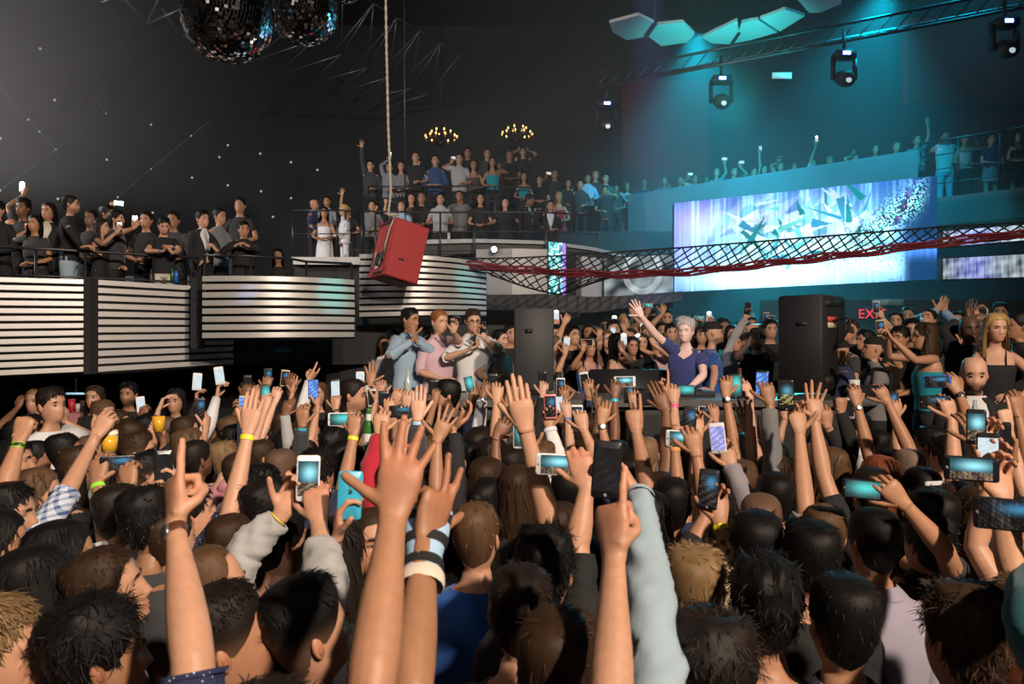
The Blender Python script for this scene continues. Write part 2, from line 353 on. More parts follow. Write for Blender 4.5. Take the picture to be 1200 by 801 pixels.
# ------------------------------------------------------------------ hair
def zline(th, style):
    """height of the hair edge round the head"""
    a = np.abs((th+math.pi) % (2*math.pi)-math.pi)
    f = .066 if style not in ('thin',) else .092
    return np.interp(a, [0, .55, .85, 1.15, 1.45, 1.75, 2.1, math.pi], [f, f-.004, .040, .012, -.012, -.004, -.070, -.098])
def hair_surf(th, t, style, fem, seed):
    zl = zline(th, style); z = zl+(.1155-zl)*np.cos(t*math.pi/2)
    p = surf(th, z, fem, False); c = np.array([0, -.008, -.01]); n = p-c; n /= np.linalg.norm(n, axis=-1, keepdims=True)
    cap = dict(short=(.020, .011), crop=(.013, .008), fade=(.026, .003), buzz=(.004, .003), curly=(.030, .022), long=(.016, .014), bob=(.022, .022), tail=(.012, .012), bun=(.012, .012), quiff=(.036, .007), thin=(.010, .008), messy=(.026, .016))[style]
    up = sstep(.0, .6, n[..., 2]); amp = cap[1]+(cap[0]-cap[1])*up
    if style in ('quiff', 'fade'): amp = amp*(1+.35*sstep(-.2, .8, n[..., 1])*up)
    edge = np.minimum(1, .12+1.1*(1-t)**.6) if style not in ('long', 'bob') else np.minimum(1, .45+(1-t))
    na = {'curly': .5, 'messy': .35, 'short': .2}.get(style, .12); fr = {'curly': 75, 'messy': 55}.get(style, 42)
    o = amp*edge*(1+na*noise3(p, seed, fr))
    return p+n*o[..., None], n
_HC = {}
def hair_mesh(style, fem, L, hcol, seed):
    key = (style, fem, L, hcol, seed)
    if key in _HC: return _HC[key]
    mb = MB(); r = np.random.default_rng(seed); base = np.array(HAIRS[hcol])
    if style in ('cap', 'beanie', 'capback'):
        k = (28, 20, 14, 10)[L]; th = np.arange(k)*2*math.pi/k; zb = .035 if style != 'beanie' else .012
        rows = []
        for t in np.linspace(.05, 1, 7):
            z = zb+(.1155-zb)*math.cos(t*math.pi/2); p = surf(th, np.full(k, z), fem, False); n = p-np.array([0, -.008, -.02]); n /= np.linalg.norm(n, axis=-1, keepdims=True)
            rows.append(p+n*(.016 if style != 'beanie' else .02))
        mb.grid(np.array(rows), True, True, False, base)
        if style != 'beanie':
            sg = 1 if style == 'cap' else -1; a = np.linspace(-.95, .95, 9); e = []
            for rr, dz in ((.092, .0), (.13, -.006), (.165, -.02)): e.append(np.stack([np.sin(a)*(.084+.2*(rr-.092)), sg*np.cos(a)*rr+.004, zb+dz+.010-.012*np.abs(np.sin(a))], -1))
            g = np.array(e); mb.grid(g, False, col=base); mb.grid(g[::-1]-np.array([0, 0, .004]), False, col=base)
        else:
            for dz in (0, .012): mb.tube(np.vstack([surf(th, np.full(k, zb+dz), fem, False)*np.array([1.21, 1.19, 1])]), .008, 5, (0, 0, 1), base*1.1)
        s2 = 'crop'
        me = mb.mesh('headwear', mat('cap_cloth', (1, 1, 1), .9, attr=True, noise=(60, .15)), smooth=True, col=True); _HC[key] = me; return me
    nc = (56, 34, 22, 14)[L]; nr = (16, 11, 8, 6)[L]
    th = np.arange(nc)*2*math.pi/nc; t = np.linspace(.03, 1, nr)
    TH, TT = np.meshgrid(th, t); g, n = hair_surf(TH, TT, style, fem, seed)
    shade = 1+.30*noise3(g*np.array([1, 1, .4]), seed+3, 120); col = base*np.clip(shade, .5, 1.6)[..., None]
    if style in ('fade', 'quiff'):                           # clipped sides let the scalp show through
        sk = (1-sstep(.15, .55, n[..., 2]))[..., None]*.30; col = col*(1-sk)+np.array([.30, .17, .11])*sk
    if style == 'buzz': col = col*.62+np.array([.26, .15, .10])*.38
    mb.grid(g, True, True, False, col)
    cnt = dict(buzz=0, fade=170, quiff=220, crop=300, tail=160, bun=160, thin=200).get(style, 420)
    cnt = int(cnt*(3.2, .9, .25, 0)[L]); ln = dict(crop=.020, short=.034, fade=.026, quiff=.042, curly=.032, messy=.038, thin=.024).get(style, .075)
    lw = (.0016, .0028, .0052, .01)[L]
    def lock(p, d, nn, l, w, bend, cc):
        d = nrm(d); sd = nrm(np.cross(d, nn)); pts = []
        for k, f in enumerate((0, .4, .75, 1.0)): pts.append(p+d*l*f+nn*(bend[0]*f+bend[1]*f*f)+sd*bend[2]*f*f)
        pts = np.array(pts); ww = np.array([.8, 1.0, .75, .12])*w
        mb.add(np.concatenate([pts+sd*ww[:, None], pts-sd*ww[:, None], pts+nn*ww[:, None]*.9]), [(k, k+1, 8+k+1, 8+k) for k in range(3)]+[(8+k, 8+k+1, 4+k+1, 4+k) for k in range(3)], None, cc)
    if cnt:
        a = r.uniform(0, 2*math.pi, cnt); tt = np.sqrt(r.uniform(0.0, .97, cnt))
        if style in ('fade', 'quiff'): tt = tt*.62
        p0, n0 = hair_surf(a, tt, style, fem, seed); p1, _ = hair_surf(a, np.minimum(tt+.05, 1.02), style, fem, seed)
        for k in range(cnt):
            fr_ = math.cos(a[k])
            if fr_ > .1 and tt[k] > (.93 if style in ('curly', 'messy', 'short', 'crop') else .80): continue
            d = nrm(p1[k]-p0[k])+r.normal(size=3)*(.8 if style in ('curly', 'messy') else .25 if style in ('short', 'crop', 'fade', 'quiff', 'thin') else .08)
            if style in ('long', 'bob', 'tail', 'bun') and fr_ > 0: d = d+np.array([math.sin(a[k])*1.2+(.3 if math.sin(a[k]) > 0 else -.3), -.9, -.2])*fr_
            if style in ('quiff', 'fade', 'short', 'crop') : d = d+np.array([.30, .55*(1 if style != 'crop' else .3), .25])*sstep(.2, .9, n0[k][2])
            l_ = ln*r.uniform(.6, 1.2); lift = (.30 if style in ('curly', 'messy', 'quiff') else .16 if style in ('short', 'crop', 'fade') else .05)*l_
            cc = base*(.65+r.uniform(0, 1)**2*1.25)
            lock(p0[k]-n0[k]*.003, d, n0[k], l_, lw, (lift, -lift*.5-l_*l_*4.2, r.normal()*l_*.22), cc)
    if style in ('long', 'bob', 'tail'):
        nC = (40, 26, 16, 10)[L]; lo = {'long': -.34, 'bob': -.17, 'tail': -.30}[style]
        if style == 'tail':
            z = np.linspace(.05, lo, 9); pa = np.stack([0*z+.005*np.sin(z*20), -.125-.035*np.sin((.05-z)/.35*3.0), z], -1)
            mb.tube(pa, np.array([.016, .022, .030, .033, .032, .03, .026, .02, .008]), (14, 10, 7, 6)[L], (1, 0, 0), base)
        else:
            a = np.linspace(1.15, 2*math.pi-1.15, nC); zz = np.linspace(.045, lo, (12, 9, 7, 5)[L])
            rows = []
            for z in zz:
                f = (.045-z)/(.045-lo); hx = .094+.020*math.sin(f*2.6)-.012*f; hy = .112+.004*math.sin(f*3)-.010*f
                e = np.stack([hx*np.sin(a), -.010+hy*np.cos(a)-.008*f, np.full(nC, z)], -1)
                k = np.cos(a)[:, None] > 0; e = np.where(k, e*np.array([1, .55, 1]), e)
                rows.append(e)
            g = np.array(rows); nz = noise3(g*np.array([1, 1, .12]), seed, 95)
            c_ = np.array([0, -.012, 0]); dirn = g-c_; dirn[..., 2] = 0; dirn /= np.linalg.norm(dirn, axis=-1, keepdims=True)
            fz = np.linspace(0, 1, len(zz))[:, None]; g = g+dirn*(nz*.007*(0.3+fz))[..., None]; g[-1, :, 2] += .025*noise3(g[-1]*np.array([1, 1, 0]), seed+9, 90)
            cc = base*np.clip(1+.4*noise3(g*np.array([1, 1, .05]), seed+4, 170), .45, 1.7)[..., None]
            inn = g-dirn*.016
            mb.grid(np.concatenate([g, inn[::-1]]), False, col=np.concatenate([cc, cc[::-1]]))
            if L < 3:
                for k in range((260, 70, 18)[L]):
                    j = r.integers(0, nC-1); i = r.integers(0, max(1, len(zz)-3)); f = r.uniform()
                    p = g[i, j]*(1-f)+g[i, j+1]*f; nn = dirn[i, j]
                    lock(p+nn*.001, np.array([r.normal()*.08, r.normal()*.08, -1.0]), nn, r.uniform(.08, .17), lw*1.25, (.004, -.003, r.normal()*.012), base*(.6+r.uniform(0, 1)**2*1.4))
    if style == 'bun': mb.ball((0, -.10, .065), (.034, .032, .032), 12, 9, None, base)
    me = mb.mesh('hair', mat('hair_strands', (1, 1, 1), .50, attr=True, bump=(420, .35), spec=.22), smooth=True, col=True)
    _HC[key] = me; return me

# ------------------------------------------------------------------ clothes
CL = dict(black=(.012, .012, .014), char=(.035, .035, .04), grey=(.17, .17, .18), lgrey=(.36, .36, .37), white=(.66, .66, .68), navy=(.014, .022, .07), blue=(.012, .10, .42), sky=(.30, .42, .55), denim=(.30, .40, .48), lav=(.30, .28, .36),
          mauve=(.27, .245, .28), red=(.40, .012, .03), maroon=(.085, .010, .022), pink=(.62, .25, .28), rose=(.60, .40, .46), teal=(.0, .25, .32), dteal=(.01, .09, .11), green=(.06, .12, .05), yellow=(.55, .55, .10), cream=(.55, .50, .42), brown=(.07, .045, .03),
          dblue=(.02, .06, .16), djnavy=(.035, .045, .16), royal=(.008, .07, .26), wood=(.09, .06, .04), orange=(.5, .2, .04))
def cloth(c):
    if c in CL: return mat('cloth_'+c, CL[c], .88, bump=(240, .3), noise=(9, .10), sheen=.15)
    return {'plaid': lambda: pattern_mat('cloth_plaid', (.52, .58, .68), 'plaid', (.05, .09, .25), 34), 'dots': lambda: pattern_mat('cloth_dots', (.012, .018, .065), 'dot', (.5, .55, .7), 105),
            'stripe': lambda: pattern_mat('cloth_stripe', (.6, .6, .62), 'stripe', (.03, .03, .05), 38), 'greyplaid': lambda: pattern_mat('cloth_greyplaid', (.28, .31, .36), 'plaid', (.04, .05, .08), 25),
            'burber': lambda: pattern_mat('cloth_tanplaid', (.55, .42, .26), 'plaid', (.08, .04, .03), 28), 'bdots': lambda: pattern_mat('cloth_whitedots', (.03, .035, .07), 'dot', (.5, .5, .55), 60)}[c]()
def torso_grid(fg, z, off, fem, th):
    z = np.asarray(z, float); off = np.broadcast_to(np.asarray(off, float), z.shape)
    TH, Z = np.meshgrid(th, z); p = surf(TH, Z, fem, False); c = np.array([0, -.03, 0]); d = p-c; d[..., 2] = 0; d /= np.maximum(np.linalg.norm(d, axis=-1, keepdims=True), 1e-6)
    return pose_pts(fg, p+d*off[:, None, None])
def legs_mesh(kind):
    key = 'legs_'+kind
    if key in _HC: return _HC[key]
    mb = MB(); fem = kind in ('bare', 'skirt')
    for sx in (-1, 1):
        z = np.array([-.70, -.80, -.92, -1.10, -1.20, -1.36, -1.50, -1.585]); x = sx*np.array([.075, .088, .095, .10, .102, .105, .108, .108])
        r = np.array([.10, .098, .088, .066, .062, .060, .052, .052])*(1.0 if kind == 'trousers' else .82); r[-1] *= .9
        mb.tube(np.stack([x, np.full(8, -.034), z], -1), r, 10, (1, 0, 0), mi=0)
        zf = np.array([-1.585, -1.60, -1.605, -1.61]); yf = np.array([-.075, .02, .11, .15])
        mb.tube(np.stack([np.full(4, sx*.11), yf, zf-.002], -1), [.036, .044, .044, .02], 8, (1, 0, 0), rad2=[.03, .032, .024, .014], mi=1)
    if kind == 'trousers': mb.tube([(0, -.034, -.62), (0, -.034, -.70), (0, -.034, -.78), (0, -.034, -.83)], [.155, .168, .176, .14], 14, (1, 0, 0), rad2=[.10, .108, .112, .09], mi=0)
    me = mb.mesh('legs', [mat('cloth_black', CL['black'], .88), mat('shoe_leather', (.02, .017, .015), .4)]); _HC[key] = me; return me
def remesh(mb, vox):
    me = mb.mesh('tmp', [], smooth=True); o = bpy.data.objects.new('tmp', me); COLL.objects.link(o)
    m = o.modifiers.new('r', 'REMESH'); m.mode = 'VOXEL'; m.voxel_size = vox; m2 = o.modifiers.new('s', 'SMOOTH'); m2.factor = .5; m2.iterations = 3
    dg = bpy.context.evaluated_depsgraph_get(); ev = o.evaluated_get(dg); r = ev.to_mesh()
    v = np.zeros(len(r.vertices)*3); r.vertices.foreach_get('co', v); ls = np.zeros(len(r.polygons), int); r.polygons.foreach_get('loop_total', ls)
    li = np.zeros(len(r.loops), int); r.loops.foreach_get('vertex_index', li); st = np.zeros(len(r.polygons), int); r.polygons.foreach_get('loop_start', st)
    q = np.stack([li[st[ls == 4]+k] for k in range(4)], -1); t = np.stack([li[st[ls == 3]+k] for k in range(3)], -1) if (ls == 3).any() else None
    ev.to_mesh_clear(); bpy.data.objects.remove(o); bpy.data.meshes.remove(me); return v.reshape(-1, 3), q, t
# ------------------------------------------------------------------ phones
SCREENS = {}
def screen_mesh(kind, land, w, h):
    key = (kind, land)
    if key in SCREENS: return SCREENS[key]
    nx, ny = (44, 22) if land else (22, 44); r = np.random.default_rng(hash(kind) % 1000 if False else sum(map(ord, kind))+land)
    x, y = np.meshgrid((np.arange(nx)+.5)/nx, (np.arange(ny)+.5)/ny)                     # y up
    q_ = np.stack([x*(2 if land else 1), y*(1 if land else 2), 0*x], -1); n = np.clip(.5+.45*noise3(q_, 3+land, 17)+.35*noise3(q_, 5, 41), 0, 1)+r.uniform(-.06, .06, x.shape); c = np.zeros((ny, nx, 3))
    if kind == 'stage':                                      # a bright cyan show over a dark crowd
        g = np.exp(-((x-.58)/.35)**2-((y-.66)/.22)**2); c += g[..., None]*np.array([.35, .85, .95])*1.1+np.array([.01, .05, .07]); lowm = (y < .38)[..., None]
        c = np.where(lowm, (n[..., None]**2)*np.array([.45, .30, .18])+.01, c)
    elif kind == 'teal': c += (np.exp(-((x-.6)/.4)**2-((y-.6)/.35)**2)[..., None]*np.array([.10, .75, .72])+n[..., None]*.05)
    elif kind == 'blue': c += np.array([.10, .28, .85])*(.5+.6*n[..., None]); c += (n > .8)[..., None]*np.array([.5, .6, .8])
    elif kind == 'lilac': c += np.array([.35, .40, .85])*(.6+.5*n[..., None]); c += (n > .7)[..., None]*np.array([.5, .2, .4])
    elif kind == 'white': c += np.array([.75, .85, .9])*(.75+.3*n[..., None])
    elif kind == 'dim': c += np.exp(-((x-.65)/.25)**2-((y-.72)/.16)**2)[..., None]*np.array([.05, .25, .45])+n[..., None]**3*np.array([.10, .08, .07])
    elif kind == 'night':
        g = np.exp(-((x-.6)/.3)**2-((y-.68)/.16)**2); c += g[..., None]*np.array([.12, .38, .48])+.008
        c += ((y > .15) & (y < .55) & (n > .55))[..., None]*np.array([.42, .34, .10])
    else: c += .006+n[..., None]**4*.02
    mb = MB(); ex = np.linspace(-w/2, w/2, nx+1); ey = np.linspace(-h/2, h/2, ny+1); v = []; q = []; cc = []
    for j in range(ny):
        for i in range(nx):
            k = len(v); v += [(ex[i], 0, ey[j]), (ex[i+1], 0, ey[j]), (ex[i+1], 0, ey[j+1]), (ex[i], 0, ey[j+1])]; q.append((k, k+1, k+2, k+3)); cc += [c[j, i]]*4
    k = len(v); v += [(-w/2, .0012, -h/2), (w/2, .0012, -h/2), (w/2, .0012, h/2), (-w/2, .0012, h/2)]; cc += [(0, 0, 0)]*4    # glass edge
    q += [(0, k, k+1, (nx-1)*4+1), ((ny-1)*nx*4+3, len(v)-5-2+0, k+2, k+3)]
    mb.add(np.array(v), q[:-1], None, np.array(cc))
    m = mat('phone_screen', (1, 1, 1), .12, attr=True, emit=1.0)
    if not m.get('dimbase'):
        m['dimbase'] = 1; b = m.node_tree.nodes['Principled BSDF']
        for l in list(m.node_tree.links):
            if l.to_socket == b.inputs['Base Color']: m.node_tree.links.remove(l)
        b.inputs['Base Color'].default_value = (.01, .01, .012, 1)
    SCREENS[key] = mb.mesh('screen', m, smooth=False, col=True); return SCREENS[key]
PHC = dict(k=('black', (.012, .012, .014)), w=('white', (.72, .72, .74)), g=('gold', (.60, .45, .28)), b=('blue', (.02, .12, .55)), c=('bright blue', (.05, .42, .62)), s=('silver', (.45, .46, .48)), r=('pink', (.75, .25, .25)), t=('teal', (.0, .45, .42)))
def slab(w, h, t, r=.009, seg=4):
    a = np.concatenate([np.linspace(k*math.pi/2, (k+1)*math.pi/2, seg) for k in range(4)]); cx = np.repeat([1, -1, -1, 1], seg)*(w/2-r); cz = np.repeat([1, 1, -1, -1], seg)*(h/2-r)
    ring = np.stack([cx+r*np.cos(a), 0*a, cz+r*np.sin(a)], -1); e = t*.25; mb = MB()
    ins = lambda y, k: np.stack([ring[:, 0]-np.sign(ring[:, 0])*k, ring[:, 1]+y, ring[:, 2]-np.sign(ring[:, 2])*k], -1)
    mb.grid(np.array([ins(-t/2, e), ins(-t/2+e, 0), ins(t/2-e, 0), ins(t/2, e)]), True, True, True); return mb
def phone_shell(colr, land, back=False):
    key = ('shell', colr, land)
    if key not in _HC: w, h = (.146, .073) if land else (.073, .146); _HC[key] = slab(w, h, .0095).mesh('phone', mat('phone_case_'+PHC[colr][0].replace(' ', '_'), PHC[colr][1], .3), smooth=True)
    return _HC[key]
PHONES = []
def phone(px, py, d, land, ang, scr, colr, who, sc=1.0, flash=False, yawv=0.0, back=False, label=None):
    """a phone whose screen looks back at its holder (or, with back=True, away)"""
    c = P(px, py, d); o = link('phone', phone_shell(colr, land)); a = math.radians(ang)
    yv = math.atan2(c[0], c[1])*-1+math.radians(yawv)
    M = Matrix.Rotation(yv, 4, 'Z')@Matrix.Rotation(a, 4, 'Y')@(Matrix.Rotation(math.pi, 4, 'Z') if back else Matrix.Identity(4))
    o.matrix_world = Matrix.Translation(c)@M@Matrix.Scale(sc, 4)
    w, h = (.146, .073) if land else (.073, .146)
    if colr == 'w' or colr == 'g': sw, sh = (w*.76, h*.86) if land else (w*.86, h*.76)
    else: sw, sh = (w*.84, h*.88) if land else (w*.88, h*.84)
    s = link('screen', screen_mesh(scr, land, sw, sh), o, (0, -.00545, 0)); s.scale = (1, 1, 1)
    key = ('btn', land)
    if key not in _HC: mb = MB(); mb.tube([(0, -.0052, 0), (0, -.0044, 0)], .0048, 10, (1, 0, 0)); _HC[key] = mb.mesh('home_button', mat('button_rim', (.25, .25, .27), .3))
    if d < 5: link('home_button', _HC[key], o, (-w/2*.87, 0, 0) if land else (0, 0, -h/2*.88))
    if flash:
        if 'flash' not in _HC: mb = MB(); mb.ball((0, 0, 0), 1, 8, 6); _HC['flash'] = mb.mesh('flash', mat('phone_flash', (1, .95, .75), emit=30))
        f = link('flash', _HC['flash'], o, (0, -.014 if back else -.012, h/2*.8)); f.scale = (.016,)*3
    if back and colr == 'c':                                # fruit emblem and lens of the phone's back
        mb = MB(); e = [np.array([.0075*math.cos(q)*(1-.12*math.cos(2*q)), .0056, .0082*math.sin(q)-.0015*abs(math.cos(q))**3*0]) for q in np.linspace(0, 2*math.pi, 20, endpoint=False)]
        for k in (0, 1, 19): e[k][0] -= (.0042, .0028, .0028)[(0, 1, 19).index(k)]
        mb.prism(e, (0, .0004, 0)); mb.prism([(.0002, .0056, .0098), (.003, .0056, .0105), (.0042, .0056, .0135), (.0012, .0056, .0128)], (0, .0004, 0)); link('emblem', mb.mesh('emblem', mat('emblem_dark', (.02, .07, .1), .4)), o, (0, 0, .012))
        mb = MB(); mb.tube([(.024, .0045, .062), (.024, .0058, .062)], .0042, 10, (1, 0, 0)); link('camera_lens', mb.mesh('camera_lens', mat('lens_black', (.01, .01, .01), .1)), o)
    o['category'] = 'phone'; PHONES.append((o, px, py, d, land, scr, colr, who, label, flash, back)); return o

# ------------------------------------------------------------------ people
PEOPLE = []
def person(px, py, d=None, sex='m', hair='short', hc='dark', top='tee', tc='black', skin='light', yaw=None, hy=0, pitch=6, roll=0, hands=(), lab=None, zf=None, s=None, lean=0, beard=0, legs=None, lc='black', L=None, who=None, zone='floor', glasses=False, acc=None, mus=None, fixd=None):
    fac = 1.0
    if zone == 'floor':                                     # dance-floor heads are about 1.43 m up, the floor lies 0.2 m below the stage datum
        if zf is None: zf = FLOOR
        if fixd is None and py >= 480: dn = min(672.0/(py-400), 6.9); fac = dn/d if d and py < 860 else 1.0; d = dn
    fg = Fig(); fem = sex == 'f'; H = P(px, py, d); fg.H = H
    if s is None: s = float(np.clip((H[2]-zf)/1.635, .90, 1.07))
    if fem and s > 1: s = 1.0
    fg.s = s; fg.off = 0
    if yaw is None: yaw = math.degrees(math.atan2(1.85-H[0], 8.6-H[1])) if d < 8 else 180
    fg.B = rotz(math.radians(yaw)); fg.R = rotz(math.radians(yaw+hy))@rotx(math.radians(pitch))@roty(math.radians(roll)); fg.Bt = fg.B@rotx(math.radians(-lean))
    if L is None: L = 0 if d < 2.75 else 1 if d < 5.2 or (zone == 'stage' and d < 9.95) else 2 if d < 12.2 else 3
    sk = np.array(SKINS[skin])*RNG.uniform(.93, 1.06); seed = int(abs(px*7+py*13)) % 9973
    mb = MB(); hand.nails = []
    # one loft from crown to hips, coloured by lips, beard and brow
    z = zrows(L); th = thcols(L); TH, Z = np.meshgrid(th, z); p = surf(TH, Z, fem); x, y = p[..., 0], p[..., 1]
    if True:                                                # the trunk stays inside its garment
        zc_ = -.34 if top in ('tank', 'dress') else -.30 if top == 'jacket' or acc == 'vneck' else -.22
        kk_ = 1-.16*sstep(zc_, zc_-.05, Z)[..., None]; p = np.where(Z[..., None] < zc_, np.concatenate([p[..., :1]*kk_, (p[..., 1:2]+.033)*kk_-.033, p[..., 2:]], -1), p)
    col = np.broadcast_to(sk, p.shape).copy(); front = (np.cos(TH) > .2)
    G = lambda u, a, q: np.exp(-((u-a)/q)**2)
    lip = front*np.clip(G(x, 0, .021)*(G(Z, -.0735, .0055)+G(Z, -.086, .006)), 0, 1)*(.8 if fem else .5)
    col = col*(1-lip[..., None])+lip[..., None]*sk*np.array([1.0, .45, .45])
    if beard:
        bm = sstep(-.25, .25, np.cos(TH)+.15)*sstep(-.045, -.072, Z)*sstep(-.15, -.115, Z)*beard*(1-.7*lip)*(1-.8*G(x, 0, .012)*G(Z, -.09, .03)*0)
        col = col*(1-bm[..., None])+bm[..., None]*np.array(HAIRS[hc if hc not in ('blond',) else 'brown'])*1.3
    if L >= 1:                                              # brows and lashes as colour where the face is small
        br = front*(G(np.abs(x), .031, .016)*(G(Z, .016, .005)*.85+G(Z, -.006, .0045)*.55)); br = np.clip(br, 0, .85)
        col = col*(1-br[..., None])+br[..., None]*np.array(HAIRS[hc])*.8
    cheek = front*G(np.abs(x), .045, .02)*G(Z, -.04, .02)*.25; col = col*(1-cheek[..., None]*np.array([0, .35, .35]))
    mb.grid(pose_pts(fg, p), True, True, True, col)
    tw = lambda q: pose_pts(fg, np.asarray(q, float))
    Rw = fg.R
    for sx in (-1, 1):                                      # ears
        for dx, dy, dz, r in ((.0, 0, 0, (.008, .017, .031)), (.003, .002, -.004, (.007, .010, .017))):
            mb.ball(tw([sx*(.079+dx), -.012+dy, -.012+dz]), np.array(r)*s, 8, 6, Rw@rotz(-sx*.35)@rotx(.15), sk*np.array([1.0, .88, .85]) if dx == 0 else sk*np.array([.8, .62, .58]))
        if L == 2 and math.cos(math.radians(yaw+hy)) < .6:
            ey = .079; mb.ball(tw([sx*.031, ey, -.005]), np.array([.014, .010, .008])*s, 8, 5, Rw, (.16, .13, .12)); mb.ball(tw([sx*.031, ey+.0055, -.005]), np.array([.007, .006, .007])*s, 6, 5, Rw, (.015, .01, .01)); mb.ball(tw([sx*.031, .089, .017]), np.array([.018, .007, .0045])*s, 7, 5, Rw, np.array(HAIRS[hc])*1.2)
        if L < 2 and (zone != 'floor' or abs((yaw+hy+180) % 360-180) > 40):   # eyes and brows
            ey = surf(np.array(math.atan2(.031, .084)), np.array(-.006), fem)[1]-.0065
            mb.ball(tw([sx*.031, ey, -.006]), np.array([.0130, .0112, .0056])*s, 10, 8, Rw, (.36, .33, .31))
            mb.ball(tw([sx*.0305, ey+.0085, -.006]), np.array([.0054, .0040, .0052])*s, 8, 6, Rw, (.02, .013, .01))
            lid = [tw([sx*(.031+q*.0145), ey+.0108-.0055*q*q, -.0022-.003*q*q]) for q in np.linspace(-1, 1, 6)]; mb.tube(lid, .0032*s, 5, (0, 0, 1), sk*.55 if not fem else sk*.25)
            bq = np.linspace(-1, 1, 6); bx = .031+bq*.018; bp = surf(np.arctan2(bx, .095*np.ones(6)), .0175-.004*bq*bq+.002*bq, fem)
            mb.tube(tw(np.stack([sx*bx, bp[:, 1]+.001, .0175-.004*bq*bq+.002*bq], -1)), np.array([.003, .0042, .0042, .0036, .003, .0015])*s, 5, (0, 0, 1), np.array(HAIRS[hc])*1.1)
    # arms
    m = mus if mus else (.86 if fem else 1.0); gb = MB(); g2 = MB(); extra = []
    default = {'R': None, 'L': None}
    for hs in hands:
        tk = hs.split(); default[tk[0]] = tk[1:]
    slv = {'tee': .40, 'polo': .42, 'shirt': 1.0, 'roll': .62, 'tank': 0, 'jacket': .97, 'hood': .96, 'long': .95, 'dress': 0, 'blouse': .45}[top]
    off = {'jacket': .016, 'hood': .015}.get(top, .010)
    armwrap = []
    for side in ('R', 'L'):
        sx = 1 if side == 'R' else -1; tk = default[side]; w0 = .155 if not fem else .136
        Sl = np.array([sx*w0, -.036, -.252]); k = 1.0; hd_dir = None
        l1, l2 = .295*s, .262*s
        if tk is None:
            if zone == 'floor' and d < 9:                    # hanging beside the body
                Sw = pose_pts(fg, Sl[None])[0]; W = Sw+s*fg.B@np.array([sx*.06, .10, -.53]); E, k = ik(Sw, W, l1, l2, fg.B@np.array([sx*.3, -1, 0.])); pose = 'relax'; t = nrm(W-E); n = fg.B@np.array([-sx*1.0, .2, 0])
            else:
                Sw = pose_pts(fg, Sl[None])[0]; W = Sw+s*fg.B@np.array([sx*-.02, .27, -.34]); E, k = ik(Sw, W, l1, l2, fg.B@np.array([sx*.8, -.5, -.6])); pose = 'relax'; t = nrm(fg.B@np.array([-sx*.7, .6, .1])); n = np.array([0, 0, -1.0])
            opt = {}
        else:
            pose = tk[0]; opt = {}
            hx, hy_ = map(float, tk[1].split(','))
            for q in tk[2:]:
                kk, _, vv = q.partition('='); opt[kk] = vv if vv else '1'
            a = math.radians(float(opt.get('a', 0))); t = nrm([math.sin(a), float(opt.get('tf', .18)), math.cos(a)])
            Sw0 = pose_pts(fg, (Sl+np.array([-sx*.012, 0, .03]))[None])[0]; Lr = (l1+l2)*.97; best = None
            if 'd' in opt: dh = float(opt['d'])*fac; W = P(hx, hy_, dh)-t*.062*s
            else:
                for dh in np.linspace(d-.30, d+.62, 47):
                    if dh < .6: continue
                    Wc = P(hx, hy_, dh)-t*.062*s; D = np.linalg.norm(Wc-Sw0); cost = max(0, D-Lr)*8+abs(dh-(d+.22))*.6+max(0, .25-D)*2
                    if best is None or cost < best[0]: best = (cost, dh, Wc)
                _, dh, W = best
            rise = float(sstep(-.25, .25, W[2]-Sw0[2])); Sw = pose_pts(fg, (Sl+np.array([-sx*.022*rise, 0, .050*rise]))[None])[0]
            nn = opt.get('n', 'b'); n = {'b': np.array([0, 1.0, 0]), 'f': np.array([0, -1.0, 0]), 'l': np.array([-1.0, .25, 0]), 'r': np.array([1.0, .25, 0]), 'br': np.array([.7, .7, 0]), 'bl': np.array([-.62, .78, 0]), 'd': np.array([0, .3, -1.0]), 'u': np.array([0, .2, 1.0])}[nn]
            if 'e' in opt:
                ex, eyp, ed = map(float, opt['e'].split(',')); E = P(ex, eyp, ed*fac)
            else: E, k = ik(Sw, W, l1, l2, fg.B@np.array([sx*.75, .35, -.55]))
            if k > 1.25: print('REACH', px, py, side, round(k, 2))
            if 't' in opt: t = nrm(W-E)
            else: t = nrm(t*.72+nrm(W-E)*.28)
        n = n-t*(n@t); 
        if np.linalg.norm(n) < .2: n = fg.B@np.array([-sx, 0, 0.])
        n = nrm(n); u = np.cross(t, n)*(1 if side == 'R' else -1)
        kk = (8, 6, 5, 4)[L] if tk is not None else (5, 5, 4, 4)[L]; path = arm_path(Sw, E, W, Sw+s*fg.B@np.array([-sx*.075, 0, -.035]), kk); ra, rb = limb_r(kk, s, m)
        path = np.vstack([path, W+t*.010*s]); ra = np.append(ra, .0262*s*m); rb = np.append(rb, .0188*s*m)
        amb = MB() if (L == 0 and tk is not None) else mb; seg = (16, 11, 8, 6)[L]
        amb.tube(path, ra, seg, u, sk, rad2=rb)
        hand(amb, W, t, n, side, s*(.93 if fem else 1.03), pose, L if tk is not None or zone != 'floor' else 3, sk, seed+sx)
        if amb is not mb:
            rv, rq, rt = remesh(amb, .0050); nz = 1+.07*noise3(rv, seed, 60)+.05*noise3(rv, seed+1, 190); c = sk*nz[:, None]
            hdist = np.linalg.norm(rv-(W+t*.12), axis=1); red = np.exp(-(hdist/.075)**2)[:, None]; c = c*(1-red*np.array([-.03, .14, .16])); mb.add(rv, rq, rt, c)
        # sleeve
        sl = float(opt.get('sl', slv)) if opt else slv
